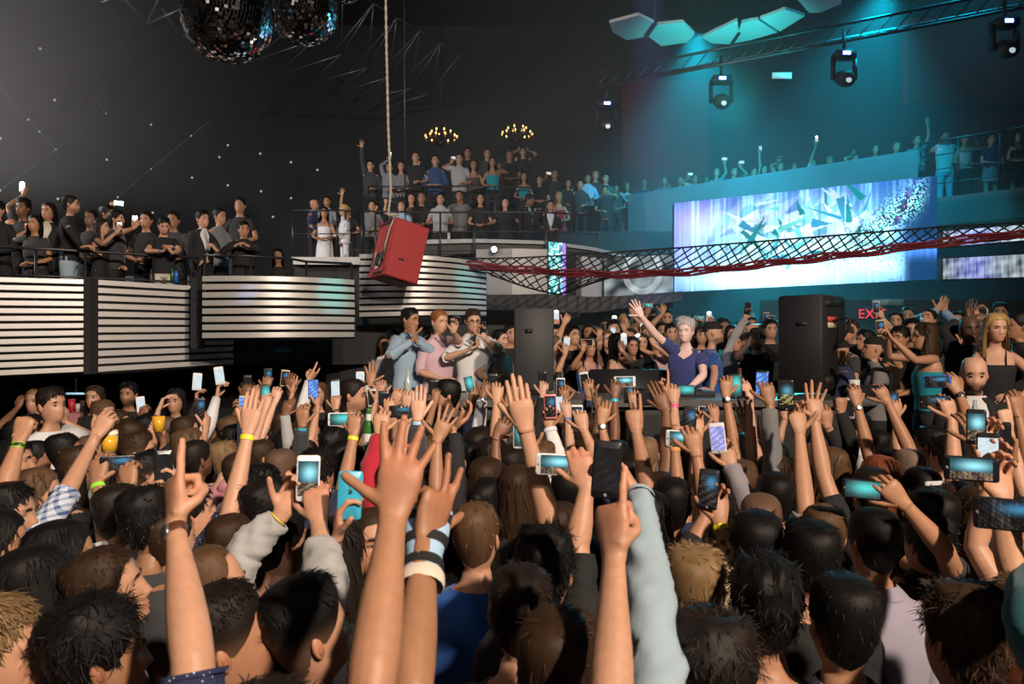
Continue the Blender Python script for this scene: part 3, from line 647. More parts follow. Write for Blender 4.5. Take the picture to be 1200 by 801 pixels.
        if sl > 0:
            lu, ll = np.linalg.norm(E-Sw), np.linalg.norm(W-E); cum = np.concatenate([[0], np.cumsum(np.linalg.norm(np.diff(path, axis=0), axis=1))]); tot = cum[-1]
            tt = np.linspace(0, sl*tot*.99, max(4, int((64, 22, 9, 6)[L]*sl))); pa = np.stack([np.interp(tt, cum, path[:, j]) for j in range(3)], -1)
            r1 = np.interp(tt, cum, ra)+off*s+.004*np.linspace(0, 1, len(tt)); r2 = np.interp(tt, cum, rb)+off*s+.004*np.linspace(0, 1, len(tt)); r1[:2] += .006; r2[:2] += .006
            sg = (26, 14, 9, 7)[L]; tmp = MB(); g = tmp.tube(pa, r1, sg, u, cap=False, rad2=r2)
            if L < 2:
                k_ = np.linspace(0, 1, len(g))[:, None]; ph_ = np.arange(sg)[None]*2*math.pi/sg; tight = np.sin(math.pi*np.clip(tt/tot*1.0, 0, 1))[:, None] if sl > .7 else .4
                fold = np.sin(k_*len(g)*.62*(26/64 if L else 1)*(2 if L else 1)+2.2*np.sin(ph_*1.0+seed)+1.3*np.sin(ph_*2+seed*2))*np.clip(np.sin(ph_+k_*9+seed)*.7+.5, 0, 1)
                cg = g.mean(1, keepdims=True); dg_ = g-cg; g = g+dg_/np.maximum(np.linalg.norm(dg_, axis=-1, keepdims=True), 1e-6)*(.0048*s*fold*(1 if top not in ('tee', 'polo') else .4))[..., None]
                g = wrinkle(g, seed+sx*3, (.0075 if top in ('shirt', 'roll', 'hood', 'jacket', 'long') else .004)*s, 42)
            rim = g[-1]*.72+g[-1].mean(0)*.28
            gb.grid(np.concatenate([g, g[-1:]*.985+g[-1].mean(0)*.015, rim[None]]), True, True, False)
            if top in ('shirt', 'roll') and L < 2:          # turned cuff
                e0, e1 = pa[-1], pa[max(0, len(pa)-3)]; gb.tube(np.array([e1*.4+e0*.6, e0]), [r1[-1]+.006, r1[-1]+.005], sg, u, cap=False, rad2=[r2[-1]+.006, r2[-1]+.005])
        if 'b' in opt: armwrap.append(('wristband', opt['b'], W, nrm(W-E), u, ra[-1], rb[-1], .03 if 'bp' not in opt else float(opt['bp'])))
        if 'w' in opt: armwrap.append(('watch', opt['w'], W, nrm(W-E), u, ra[-1], rb[-1], .035))
        if 'ph' in opt:
            pp = opt['ph'].split(','); land = pp[2] == 'l'; dist = dh-(.03 if nn != 'b' else -.035)
            extra.append((float(pp[0]), float(pp[1]), dist, land, float(pp[3]) if len(pp) > 3 else 0, pp[4] if len(pp) > 4 else 'stage', pp[5] if len(pp) > 5 else 'k', opt))
    for pl, nn_ in hand.nails: mb.add(np.vstack([pl+nn_*.0006, pl-nn_*.002]), [(0, 1, 2, 3), (0, 4, 5, 1), (1, 5, 6, 2), (2, 6, 7, 3), (3, 7, 4, 0)], None, sk*np.array([1.12, 1.02, 1.0]))
    foot = np.array([H[0], H[1], zf])
    skm = mat('skin', (1, 1, 1), .5, attr=True, noise=(48, .13), bump=(90 if L == 0 else 160, .12 if L == 0 else .2), spec=.4)
    body = obj('person', mb, skm, None, foot, True, True)
    def local(o, Mx, loc, scl=1.0):
        R4 = np.eye(4); R4[:3, :3] = Mx; o.rotation_euler = Matrix(R4.tolist()).to_euler(); o.location = tuple(np.asarray(loc)-foot); o.scale = (scl,)*3 if np.ndim(scl) == 0 else scl
    # hair or hat
    if hair != 'bald':
        sty = hair.split('+'); L2 = L if hair != 'long' or L else 0
        o = link('hat' if sty[0] in ('cap', 'capback', 'beanie') else 'hair', hair_mesh(sty[0], fem, L, hc if sty[0] not in ('cap', 'capback', 'beanie') else hc, seed % (6 if L == 0 else 3)), body); local(o, fg.R, H+s*(fg.B@PIV-fg.R@PIV), s)
        if len(sty) > 1: o = link('hair', hair_mesh(sty[1], fem, L, 'dark', 1), body); local(o, fg.R, H+s*(fg.B@PIV-fg.R@PIV), s)
    # garment
    th = np.arange((40, 28, 18, 12)[L])*2*math.pi/(40, 28, 18, 12)[L]; nz_ = (22, 14, 9, 6)[L]
    cm = cloth(tc); hem = -.74 if top not in ('tank', 'dress', 'blouse') else -.66
    if top in ('tank', 'dress'):
        zz = np.linspace(-.315, hem if top == 'tank' else -.70, nz_); g = torso_grid(fg, zz, .006, fem, th); gb.grid(wrinkle(g, seed, .003*s) if L < 2 else g, True)
        for sx in (-1, 1):
            st = [(.075*sx, .078, -.320), (.075*sx, .055, -.27), (.08*sx, -.01, -.192), (.08*sx, -.09, -.23), (.075*sx, -.135, -.320)]
            gb.tube(tw(st), .006*s, 5, (0, 1, 0))
        if top == 'dress':
            zz = np.array([-.70, -.80, -.95, -1.05]); r = np.array([.185, .20, .20, .205]); g = np.stack([np.stack([rr*np.sin(th), -.034+rr*.72*np.cos(th), np.full(len(th), q)], -1) for q, rr in zip(zz, r)]); gb.grid(H+s*(g@fg.B.T), True)
    else:
        jack = top in ('jacket',); ofs = .020 if top in ('jacket', 'hood') else .011
        ztop = {'tee': -.180, 'blouse': -.184, 'long': -.178}.get(top, -.152)
        zz = np.concatenate([np.linspace(ztop, -.25, max(3, nz_//3)), np.linspace(-.25, hem, nz_-nz_//3)[1:]])
        o_ = np.full(len(zz), ofs); o_[0] += .002
        if top in ('shirt', 'roll', 'polo', 'jacket'): o_[:2] += .008
        if top == 'hood': o_[:3] += .022
        g = torso_grid(fg, zz, o_, fem, th)
        if L < 2: g = np.concatenate([g[:2], wrinkle(g[2:], seed, .0055*s, 24)])
        keep = None; opened = jack or acc == 'vneck'
        if opened:
            w = np.interp(-zz, [.15, .47, .56], [.52, .13, .03]) if jack else np.interp(-zz, [.15, .24, .29], [.95, .4, -.06])
            TT = np.stack([np.linspace(q, 2*math.pi-q, len(th)) for q in w]); Z2 = np.broadcast_to(zz[:, None], TT.shape); p2 = surf(TT, Z2, fem, False); c2 = p2-np.array([0, -.03, 0]); c2[..., 2] = 0; c2 /= np.linalg.norm(c2, axis=-1, keepdims=True)
            g = pose_pts(fg, p2+c2*o_[:, None, None]); gi = pose_pts(fg, p2+c2*(o_[:, None, None]-.008))
            gb.grid(np.concatenate([g[:, :1].swapaxes(0, 1), gi[:, :1].swapaxes(0, 1)]), False); gb.grid(np.concatenate([gi[:, -1:].swapaxes(0, 1), g[:, -1:].swapaxes(0, 1)]), False)
            gb.grid(g, False)
        ctr = g[0].mean(0); rim = g[0]*.82+ctr*.18-np.array([0, 0, .012])
        if not opened: gb.grid(g, True); gb.grid(np.stack([rim, g[0]]), True)
        if top in ('shirt', 'roll', 'polo', 'jacket') and L < 2:      # turned-down collar
            q0 = torso_grid(fg, [-.140, -.146, -.176], [.012, .020, .027], fem, th); a0 = np.abs((th+math.pi) % (2*math.pi)-math.pi); kp = np.broadcast_to((a0 > .25)[None], (2, len(th))).copy()
            gb.grid(q0, True, keep=kp)
    gname = {'tee': 't_shirt', 'polo': 'polo_shirt', 'shirt': 'shirt', 'roll': 'shirt', 'tank': 'tank_top', 'jacket': 'jacket', 'hood': 'hoodie', 'long': 'sweater', 'dress': 'dress', 'blouse': 'blouse'}[top]
    part(gname, gb, cm, body, True)
    if top == 'jacket':
        ib = MB(); zz = np.linspace(-.142, -.66, (14, 10, 7, 5)[L]); o_ = np.full(len(zz), .009); o_[0] = .014; g = torso_grid(fg, zz, o_, fem, th); ib.grid(g, True); part('shirt', ib, cloth(acc if acc in CL else 'white'), body, True)
        if acc in ('white', 'tie') and L < 3:
            tb = MB(); tp = [torso_grid(fg, [q], [.016], fem, np.array([0.0]))[0, 0] for q in (-.17, -.195, -.25, -.36, -.47)]; tb.tube(tp, np.array([.016, .013, .018, .026, .03])*s, 8, fg.B[:, 0], rad2=.006); part('tie', tb, mat('tie_satin', (.30, .32, .36), .4), body, True)
    # legs
    lk = legs or ('trousers' if top != 'dress' else 'bare'); lm = legs_mesh('trousers' if lk == 'trousers' else 'bare')
    o = link('trousers' if lk == 'trousers' else 'legs', lm, body); local(o, fg.B, H, (s, s, (H[2]-zf)/1.637))
    if lk == 'trousers' and lc != 'black': o.material_slots[0].link = 'OBJECT'; o.material_slots[0].material = cloth(lc)
    if lk != 'trousers':
        o.material_slots[0].link = 'OBJECT'; o.material_slots[0].material = mat('skin_'+skin, SKINS[skin], .46)
        if top != 'dress':
            kb = MB(); zz = np.array([-.62, -.72, -.84, -.98]); r = np.array([.155, .18, .19, .20]); g = np.stack([np.stack([rr*np.sin(th), -.034+rr*.7*np.cos(th), np.full(len(th), q)], -1) for q, rr in zip(zz, r)]); kb.grid(H+s*(g@fg.B.T), True); part('skirt', kb, cloth(lc), body, True)
    # bands and watches
    BC = dict(yellow=(.75, .70, .03), green=(.30, .75, .05), cyan=(.05, .42, .62), red=(.70, .03, .03), pink=(.85, .10, .30), blue=(.03, .15, .60), lblue=(.40, .55, .75), black=(.015, .015, .015), white=(.75, .75, .75), orange=(.7, .3, .1), gold=(.55, .40, .10), silver=(.5, .5, .52), leather=(.10, .035, .02), steel=(.35, .35, .37))
    for kind, cname, W, dirn, u, r1, r2, wd in armwrap:
        wb = MB(); g1, g2_ = max(r1, .0265*s*m)+.0045, max(r2, .0195*s*m)+.0045; c = W-dirn*(.022+.0*wd); hw = .011 if kind == 'wristband' else .0105
        wb.tube(np.array([c-dirn*hw, c-dirn*hw*.8, c+dirn*hw*.8, c+dirn*hw]), np.array([g1*.97, g1, g1, g1*.97]), (20, 14, 10, 8)[L], u, cap=False, rad2=np.array([g2_*.97, g2_, g2_, g2_*.97]))
        mt = mat('band_'+cname, BC[cname], .35 if cname not in ('gold', 'silver', 'steel') else .25, .9 if cname in ('gold', 'silver', 'steel') else 0)
        o = part(kind, wb, mt, body, True); o['label'] = ('%s paper wristband' if kind == 'wristband' else '%s wristwatch') % {'lblue': 'pale blue', 'leather': 'brown leather', 'steel': 'dark steel'}.get(cname, cname)
        if kind == 'watch':
            v = np.cross(dirn, u); cb = MB(); cb.tube([c-v*(g2_-.002), c-v*(g2_+.006), c-v*(g2_+.007)], [.018*s, .0175*s, .014*s], 14, u); cbo = part('watch_case', cb, mat('watch_metal', (.5, .48, .45), .25, .9), o, True); cbo.location = (0, 0, 0)
    if glasses:
        gb2 = MB()
        for sx in (-1, 1):
            q = np.linspace(0, 2*math.pi, 13); gb2.tube(tw(np.stack([sx*.032+.021*np.cos(q), np.full(13, .098), -.008+.016*np.sin(q)], -1)), .002*s, 5, (0, 0, 1), cap=False); gb2.tube(tw([(sx*.053, .096, -.004), (sx*.078, .03, -.004), (sx*.080, -.01, -.004)]), .002*s, 5)
        gb2.tube(tw([(-.011, .1, -.005), (.011, .1, -.005)]), .002*s, 5); part('glasses', gb2, mat('glasses_frame', (.01, .01, .01), .25), body, True)
    body['category'] = 'person'
    PEOPLE.append(dict(o=body, px=px, py=py, d=d, sex=sex, hair=hair, hc=hc, top=top, tc=tc, skin=skin, hands=hands, lab=lab, zone=zone, yaw=yaw, beard=beard, who=who, bands=[(a_[0], a_[1]) for a_ in armwrap]))
    for e in extra: phone(e[0], e[1], e[2], e[3], e[4], e[5], e[6], PEOPLE[-1], flash='fl' in e[7], back='bk' in e[7])
    fg.body = body; return fg
# ------------------------------------------------------------------ the hall
DK = mat('dark_paint', (.020, .020, .022), .8); BLK = mat('black_matte', (.008, .008, .009), .6); CHAR = mat('charcoal', (.035, .036, .04), .55)
def struct(name, mb, m, smooth=False): return tag(obj(name, mb, m, None, (0, 0, 0), smooth), kind='structure')
def boxs(name, lo, hi, m): mb = MB(); mb.box(lo, hi); return struct(name, mb, m)
boxs('floor', (-12, -8, -.3), (14, 25, -.2), mat('floor_dark', (.03, .028, .027), .5, noise=(3, .3)))
boxs('ceiling', (-12, -8, 12.0), (14, 25, 12.1), BLK)
boxs('wall_left', (-12, -8, -.2), (-11.8, 25, 12), mat('wall_grey', (.040, .039, .039), .9, noise=(.7, .25)))
boxs('wall_right', (13.8, -8, -.2), (14, 25, 12), DK)
boxs('wall_back', (-12, 24.8, -.2), (14, 25, 12), mat('wall_back_paint', (.018, .019, .021), .9, noise=(.5, .3)))
boxs('wall_front', (-12, -8.1, -.2), (14, -8, 12), DK)
# two haze volumes, set only where the hall glows
def haze(nm, lo, hi, dens, label, ramp=None):
    m = bpy.data.materials.new(nm); m.use_nodes = True; N = m.node_tree.nodes; L = m.node_tree.links; N.clear(); o_ = N.new('ShaderNodeOutputMaterial'); v_ = N.new('ShaderNodeVolumeScatter')
    v_.inputs['Density'].default_value = dens; v_.inputs['Anisotropy'].default_value = 0.1; L.new(v_.outputs[0], o_.inputs['Volume'])
    if ramp:                                               # density ramp that hides the edge of the haze box
        tc = N.new('ShaderNodeTexCoord'); sx = N.new('ShaderNodeSeparateXYZ'); L.new(tc.outputs['Object'], sx.inputs[0]); mr = N.new('ShaderNodeMapRange'); mr.interpolation_type = 'SMOOTHSTEP'
        mr.inputs['From Min'].default_value = ramp[0]; mr.inputs['From Max'].default_value = ramp[1]; mr.inputs['To Min'].default_value = 0; mr.inputs['To Max'].default_value = dens; L.new(sx.outputs['X'], mr.inputs['Value']); L.new(mr.outputs[0], v_.inputs['Density'])
    mb = MB(); mb.box(lo, hi); tag(obj('haze', mb, m), label, kind='stuff')
haze('haze_stage', (-4.0, 10.6, 1.7), (13.7, 24.7, 11.9), .030, 'thick teal-lit stage haze round the video wall', (-4.0, 5.5))
haze('haze_left', (-11.7, 3.5, 4.5), (-3.0, 15.5, 10.5), .026, 'thin grey haze above the left balcony', (-3.0, -9.5))

# slatted balcony fronts
SLAT = mat('slat_metal', (.56, .54, .525), .36, .35, noise=(2.2, .12))
def curve_pts(pl, pr, dl, dr, sag, n): 
    f = np.linspace(0, 1, n); a, b = P(*pl, dl), P(*pr, dr); p = a+(b-a)*f[:, None]; bow = 4*f*(1-f)*sag
    nrm_ = nrm(np.cross(b-a, [0, 0, 1.0])); nrm_ = nrm_ if nrm_[1] < 0 else -nrm_; return p+nrm_*bow[:, None]
def slats(tl, tr, bl, br, dl, dr, n, sag, label, step=None):
    t = curve_pts(tl, tr, dl, dr, sag, 15); b = curve_pts(bl, br, dl, dr, sag, 15); root = thing('slatted_balcony_front', t[0], label, 'balcony front', 'striped balcony fronts')
    back = np.array([0, .09, 0]); mb = MB(); mb.grid(np.stack([t+back, b+back]), False); mb.grid(np.stack([b+back*1.5, t+back*1.5]), False); part('backing', mb, BLK, root)
    for k in range(n):
        f0, f1 = (k+.06)/n, (k+.76)/n; u = t+(b-t)*f0; l = t+(b-t)*f1; q = np.array([0, .05, 0]); e = (l-u)*.12
        mb = MB(); g = np.stack([u+q, u+e*.3, u+e, l-e, l-e*.3, l+q]); mb.grid(g, False); mb.grid(np.stack([l+q, u+q]), False)
        for j in (0, -1): mb.add(np.stack([x[j] for x in g]), [(0, 1, 2, 3), (0, 3, 4, 5)])
        part('slat', mb, SLAT, root, True)
    return root
slats((-40, 322.5), (100, 326.5), (-40, 444), (100, 437.5), 9.4, 10.0, 13, .0, 'striped metal balcony front at the far left end of the balcony')
slats((109, 326.5), (272, 337), (109, 438.5), (272, 428), 10.1, 11.2, 12, .0, 'long striped metal balcony front, second from the left')
slats((237, 322.5), (415, 327), (237, 398.5), (415, 397), 9.9, 10.6, 8, .28, 'bowed striped metal balcony front carrying teal and blue light patches')
slats((421, 297), (570, 308), (421, 373), (570, 371), 12.0, 12.8, 10, .45, 'curved striped metal balcony front behind the hanging red cabinet')
mb = MB()
for x, d in ((104.5, 10.0), (229, 10.4)):
    a, b = P(x-4, 325, d), P(x+4, 438 if x < 200 else 408, d); mb.box((a[0], d-.05, b[2]), (b[0], d+.2, a[2]))
tag(obj('trim_1', mb, DK), kind='structure')
# left balcony deck, dark void under it, raised white-edged platform
mb = MB(); a = P(-60, 325, 9.5); b = P(108, 325, 10.15); c = P(272, 325, 11.2); e = P(421, 325, 12.4); f = P(570, 325, 13.1); q = np.array([0, .18, 0])
mb.prism([(x[0], x[1]+.2, 2.3) for x in (a, b, c, e, f)]+[(f[0], 15.6, 2.3), (-11.7, 15.6, 2.3), (-11.7, 9.7, 2.3)], (0, 0, -.5)); tag(obj('balcony_floor', mb, DK), kind='structure')
boxs('dark_sheet_under_balcony', (-11.7, 12.9, -.2), (-.2, 13.1, 1.79), BLK)  # added black sheet, stops the key so the space stays dark
boxs('wall_behind_balcony', (-11.7, 15.7, 0), (-.5, 15.8, 3.45), BLK)
mb = MB(); a, b = P(343, 302, 15.0), P(424, 298, 15.0); mb.box((a[0], 14.9, 3.60), (b[0]+.05, 17.9, 3.74)); tag(obj('platform_floor', mb, mat('white_edge', (.55, .53, .50), .6)), kind='structure')
boxs('platform_base', (P(343, 302, 15)[0], 15.1, 2.3), (P(424, 302, 15)[0], 17.9, 3.6), DK)
# centre balcony: front tier, rear tier, curved pale edge, fascia
def ribbon(name, top, bot, ds, m, depth=.12, kind='structure', sm=True):
    x = np.linspace(0, 1, 25); n = len(top); k = np.linspace(0, 1, n)
    it = lambda arr, j: np.interp(x, k, [p[j] for p in arr]); dd = np.interp(x, k, ds)
    def smooth(v): return np.concatenate([[v[0]], (v[:-2]+2*v[1:-1]+v[2:])/4, [v[-1]]])
    t = np.stack([P(a, b, d) for a, b, d in zip(it(top, 0), smooth(it(top, 1)), dd)]); b = np.stack([P(a, b, d) for a, b, d in zip(it(bot, 0), smooth(it(bot, 1)), dd)])
    q = np.array([0, depth, 0]); mb = MB(); g = np.stack([t+q, t, b, b+q, t+q]); mb.grid(g, False)
    for j in (0, -1): mb.add(np.stack([r[j] for r in g[:4]]), [(0, 1, 2, 3)])
    if kind is None: return mb
    return tag(obj(name, mb, m), kind=kind)
SILV = mat('silver_panel', (.34, .34, .35), .5, .5, noise=(1.6, .18)); EDGE = mat('pale_edge', (.42, .42, .42), .5)
boxs('balcony_deck_front', (P(425, 0, 16)[0], 16.0, 3.30), (P(760, 0, 18)[0], 18.2, 3.57), DK)
boxs('balcony_deck_rear', (P(400, 0, 18)[0], 18.2, 3.3), (5.6, 24.7, 4.68), DK)
ribbon('trim_2', [(485, 281), (560, 279.5), (640, 282), (700, 290), (760, 306)], [(485, 286), (560, 284), (640, 286), (700, 294), (760, 310)], [15.9, 15.9, 15.9, 16.1, 16.6], EDGE, .3)
ribbon('trim_3', [(485, 286), (560, 284), (640, 286), (700, 294), (760, 310)], [(485, 303), (560, 296), (640, 297), (700, 303), (760, 316)], [16.0, 16.0, 16.0, 16.2, 16.7], CHAR, .2)
ribbon('wall_panel_silver', [(558, 292), (600, 291), (642, 292)], [(558, 346), (600, 345), (642, 344)], [15.3, 15.2, 15.3], SILV)
ribbon('wall_panel_dark', [(664, 294), (675, 296)], [(664, 347), (675, 347)], [15.4, 15.4], DK)
ribbon('wall_panel_silver', [(674, 299), (706, 303)], [(674, 349), (706, 347)], [15.5, 15.2], SILV)
ribbon('soffit', [(556, 345), (640, 345), (700, 348), (735, 346), (800, 341)], [(556, 362), (640, 366), (700, 366), (735, 360), (800, 352)], [14.6, 14.4, 14.4, 14.4, 14.4], CHAR, 1.2)
# long fascia and parapet of the right balcony, behind and above the screen
A0, B0 = (P(700, 0, 20.6)[0], 20.6), (P(1215, 0, 13.9)[0], 13.9)
def along(f, z, back=0.0):
    dx, dy = B0[0]-A0[0], B0[1]-A0[1]; l = math.hypot(dx, dy); return np.array([A0[0]+dx*f-dy/l*back, A0[1]+dy*f+dx/l*back, z])
def wallseg(name, f0, f1, z0, z1, th, m):
    mb = MB(); a, b = along(f0, z0), along(f1, z0); c, d = along(f1, z0, th), along(f0, z0, th); mb.prism([a, b, c, d], (0, 0, z1-z0)); return struct(name, mb, m)
TEALP = mat('balcony_paint', (.10, .10, .11), .7, noise=(1.2, .15))
wallseg('balcony_deck_right', 0, 1.02, 4.35, 4.87, 4.2, TEALP)
wallseg('wall_balcony_parapet', .10, .80, 4.87, 5.75, .12, TEALP); wallseg('trim_4', .09, .80, 5.75, 5.83, .22, TEALP)
wallseg('wall_below_balcony', 0, 1.02, 2.6, 4.35, .2, DK)
boxs('wall_panel_red', (P(738, 0, 23)[0], 24.5, 6.6), (P(835, 0, 24)[0], 24.75, 10.2), mat('red_drape', (.22, .05, .06), .9))
boxs('wall_panel_red', (P(1075, 0, 20)[0], 20.5, 8.3), (13.7, 20.8, 10.5), mat('red_drape', (.22, .05, .06), .9))

# big video wall and its content
def led_image(nx, ny, kind):
    r = np.random.default_rng(11); x, y = np.meshgrid((np.arange(nx)+.5)/nx, (np.arange(ny)+.5)/ny); X = x*4.2; c = np.zeros((ny, nx, 3))
    q = np.stack([X, y*1.7, 0*x], -1); n1 = noise3(q, 3, 5); n2 = noise3(q*np.array([6, .5, 1]), 4, 6); n3 = noise3(q, 9, 26); n4 = r.uniform(0, 1, x.shape)
    if kind == 'main':
        c += np.array([.02, .13, .50])*(1+.5*n1)[..., None]; c += np.clip(n2, 0, 1)[..., None]*np.array([.25, .50, .8])
        lil = np.exp(-((x-.10)/.13)**2-((y-.78)/.20)**2)+.6*np.exp(-((x-.05)/.08)**2-((y-.42)/.2)**2); c += lil[..., None]*np.array([.55, .32, .85])
        lowb = np.exp(-((x-.42)/.36)**2-((y-.13)/.17)**2); c += lowb[..., None]*np.array([1.3, 1.6, 1.7])
        mid = np.exp(-((x-.46)/.27)**2-((y-.55)/.34)**2); c += (mid*np.clip(.72+.6*n1+.45*n2, 0.05, 2.0))[..., None]*np.array([.85, 1.3, 1.35])
        burst = np.exp(-((x-.30)/.14)**2-((y-.45)/.28)**2); c += (burst*np.clip(.5+n3*.9, 0, 1.5))[..., None]*np.array([.6, .95, .95])
        sp_ = np.stack([r.uniform(.12, .84, 120)*2.6, r.uniform(.16, 1.0, 120)], 1); ang = x*1.3+.5      # faceted crystal mass
        ux, uy = x*2.6*np.cos(.5)+y*np.sin(.5), (-x*2.6*np.sin(.5)+y*np.cos(.5))*2.2; sx_, sy_ = sp_[:, 0]*np.cos(.5)+sp_[:, 1]*np.sin(.5), (-sp_[:, 0]*np.sin(.5)+sp_[:, 1]*np.cos(.5))*2.2
        cell = ((ux[..., None]-sx_)**2+(uy[..., None]-sy_)**2).argmin(-1); pal = np.array([(1.1, 1.2, 1.25), (.30, .85, .95), (.02, .28, .36), (.75, .70, 1.1), (.10, .22, .75), (1.2, 1.25, 1.3), (.5, 1.0, 1.05)])[r.integers(0, 7, 120)]
        fm = (np.exp(-((x-.47)/.30)**4-((y-.62)/.30)**4)*.72)[..., None]; c = c*(1-fm)+fm*pal[cell]*(.85+.35*n2[..., None])
        for k in range(64):                                  # crystal shards
            cx, cy = r.uniform(.28, .76), r.uniform(.25, .92); a = r.uniform(0, 6.3); l, w = r.uniform(.05, .20), r.uniform(.012, .05); u = (x-cx)*2.4*math.cos(a)+(y-cy)*math.sin(a); v = -(x-cx)*2.4*math.sin(a)+(y-cy)*math.cos(a)
            m = (u > 0) & (u < l*2) & (np.abs(v) < w*(1-u/(l*2))); col = [(.9, 1.2, 1.3), (.0, .30, .33), (.25, .85, .80), (.9, .9, 1.15), (1.2, 1.25, 1.3), (1.1, 1.2, 1.2), (.05, .35, .6)][r.integers(7)]; c[m] = np.array(col)*(.8+.3*n1[m][:, None])
        wing = np.exp(-((y-(.30+(x-.66)*1.75))/.16)**2)*sstep(.60, .68, x)*sstep(1.0, .93, x); sp = (n4 > .45)*(n3 > -.35)
        c = c*(1-.75*wing[..., None])+(wing*sp)[..., None]*np.array([.45, 1.25, 1.15])*(.6+.9*n4[..., None])+(wing*(n4 > .9))[..., None]*np.array([.9, .2, .7])
        w2 = np.exp(-((y-(.26-(x-.72)*.55))/.13)**2)*sstep(.62, .70, x)*sstep(.92, .84, x); c += (w2*(.4+1.2*(n4 > .4)))[..., None]*np.array([.6, 1.2, 1.2])
        dark = sstep(.86, .92, x-.22*(y-.62)*(y > .62))*(1-.8*wing); c = c*(1-dark[..., None])+dark[..., None]*np.array([.0, .05, .16]); strip = dark*np.exp(-((y-.30)/.07)**2); c += strip[..., None]*np.array([.12, .3, 1.0])*(1+n2[..., None]*.5)
        glow = np.exp(-((x-.845)/.022)**2-((y-.46)/.06)**2); c += glow[..., None]*np.array([.8, 1.3, 1.3]); seam = (np.abs(x-.405) < .004) & (y > .3); c[seam] = c[seam]*.5+.4
    elif kind == 'strip': c += np.array([.02, .45, .48])*np.clip(.6+.9*n3, 0, 2)[..., None]; c += (n4 > .7)[..., None]*np.array([.5, .9, .9]); c[:, x[0] > .8] = (.25, .12, .7)
    elif kind == 'grey': c += np.array([.16, .19, .20])*np.clip(.8+1.1*n1, .05, 2)[..., None]; c += (np.abs(np.hypot((x-.55)*2, y-.6)-.5) < .08)[..., None]*np.array([.2, .22, .22])
    elif kind == 'side': c += np.array([.40, .48, .52])*np.clip(.7+.6*n2+.5*n1, .1, 2)[..., None]; c += np.exp(-((x-.35)/.2)**2)[..., None]*np.array([.05, .05, .45])
    if kind == 'main': c = c*np.array([.78, 1.02, 1.04])
    return np.clip(c, 0, 3)
LED = mat('led_face', (1, 1, 1), .4, attr=True, emit=1.0)
def led(label, tl, tr, bl, br, dl, dr, nx, ny, kind, strength=1.0, frame=.05):
    a, b, c, d = P(*bl, dl), P(*br, dr), P(*tl, dl), P(*tr, dr); root = thing('video_screen', (a+b)/2, label, 'screen')
    img = led_image(nx, ny, kind)*strength; u = np.linspace(0, 1, nx+1); v = np.linspace(0, 1, ny+1); V = []; C = []
    Pt = lambda s, t: (a*(1-s)+b*s)*(1-t)+(c*(1-s)+d*s)*t
    S0, T0 = np.meshgrid(u[:-1], v[:-1]); S1, T1 = np.meshgrid(u[1:], v[1:])
    qd = np.stack([Pt(s[..., None], t[..., None]) for s, t in ((S0, T0), (S1, T0), (S1, T1), (S0, T1))], 2).reshape(-1, 3); k = np.arange(nx*ny*4).reshape(-1, 4)
    mb = MB(); mb.add(qd, k, None, np.repeat(img.reshape(-1, 3), 4, 0)); part('display', mb, LED, root, False, True)
    mb = MB(); q = np.array([0, .14, 0]); w = nrm(b-a)*frame; h = np.array([0, 0, frame]); o = [a-w-h, b+w-h, d+w+h, c-w+h]; mb.prism([p+np.array([0, .012, 0]) for p in o], q); part('cabinet', mb, BLK, root); return root
led('huge video wall showing white and cyan crystals above the stage', (790, 238), (1098, 206), (790, 342), (1098, 327), 16.0, 13.4, 260, 90, 'main', 1.0, .0)
led('narrow glowing teal video column between the silver panels', (643, 283), (663, 285), (643, 345), (663, 345), 15.25, 15.3, 10, 34, 'strip', 1.3, .02)
led('grey video panel with a pale curved image left of the video wall', (708, 303), (789, 298), (708, 347), (789, 345), 15.0, 15.4, 60, 34, 'grey', 1.0, .03)
led('slim upper side screen near the right edge, behind the net', (1105, 271), (1215, 262), (1105, 289), (1215, 280), 13.0, 12.2, 60, 12, 'side', 1.2, .02)
led('wide lower side screen near the right edge, behind the net', (1105, 303), (1215, 297), (1105, 327), (1215, 324), 13.0, 12.2, 60, 16, 'side', .8, .02)

# railings
RAIL = mat('rail_steel', (.05, .05, .055), .35, .6)
def railing(label, pts, z0, z1, nmid=2, step=1):
    """posts stand at every point; a top rail and lower rails run through them"""
    root = thing('railing', (pts[0][0], pts[0][1], z0), label, 'railing')
    for x, y in pts[::step]: mb = MB(); mb.tube([(x, y, z0), (x, y, z1)], .018, 8, (1, 0, 0)); part('post', mb, RAIL, root, True)
    for k in range(nmid+1):
        z = z1-(z1-z0)*k/(nmid+1.0); mb = MB(); mb.tube([(x, y, z) for x, y in pts], .019 if k == 0 else .010, 8, (0, 0, 1)); part('top_rail' if k == 0 else 'rail', mb, RAIL, root, True)
    return root
XY = lambda px, d: tuple(P(px, 0, d)[:2])
railing('dark steel railing along the left balcony edge', [XY(-30, 9.75), XY(42, 9.95), XY(100, 10.25), XY(180, 10.75), XY(232, 11.05)], 2.3, 3.32)
railing('dark railing over the bowed striped balcony front', [XY(240, 11.3), XY(294, 11.4), XY(342, 11.8), XY(359, 12.2), XY(412, 12.5)], 2.3, 3.38, 1)
railing('dark railing in front of the four people on the white-edged platform', [XY(343, 14.95), XY(395, 14.95), XY(424, 14.95)], 3.74, 4.62, 1)
railing('dark railing along the front row of the centre balcony', [XY(405, 15.6), XY(440, 15.7), XY(516, 15.8), XY(556, 15.75), XY(640, 15.8), XY(700, 16.2)], 3.57, 4.72)
railing('dark railing of the upper tier of the centre balcony', [XY(432, 18.3), XY(480, 18.3), XY(525, 18.25), XY(580, 18.3), XY(640, 18.5)], 4.68, 5.72)
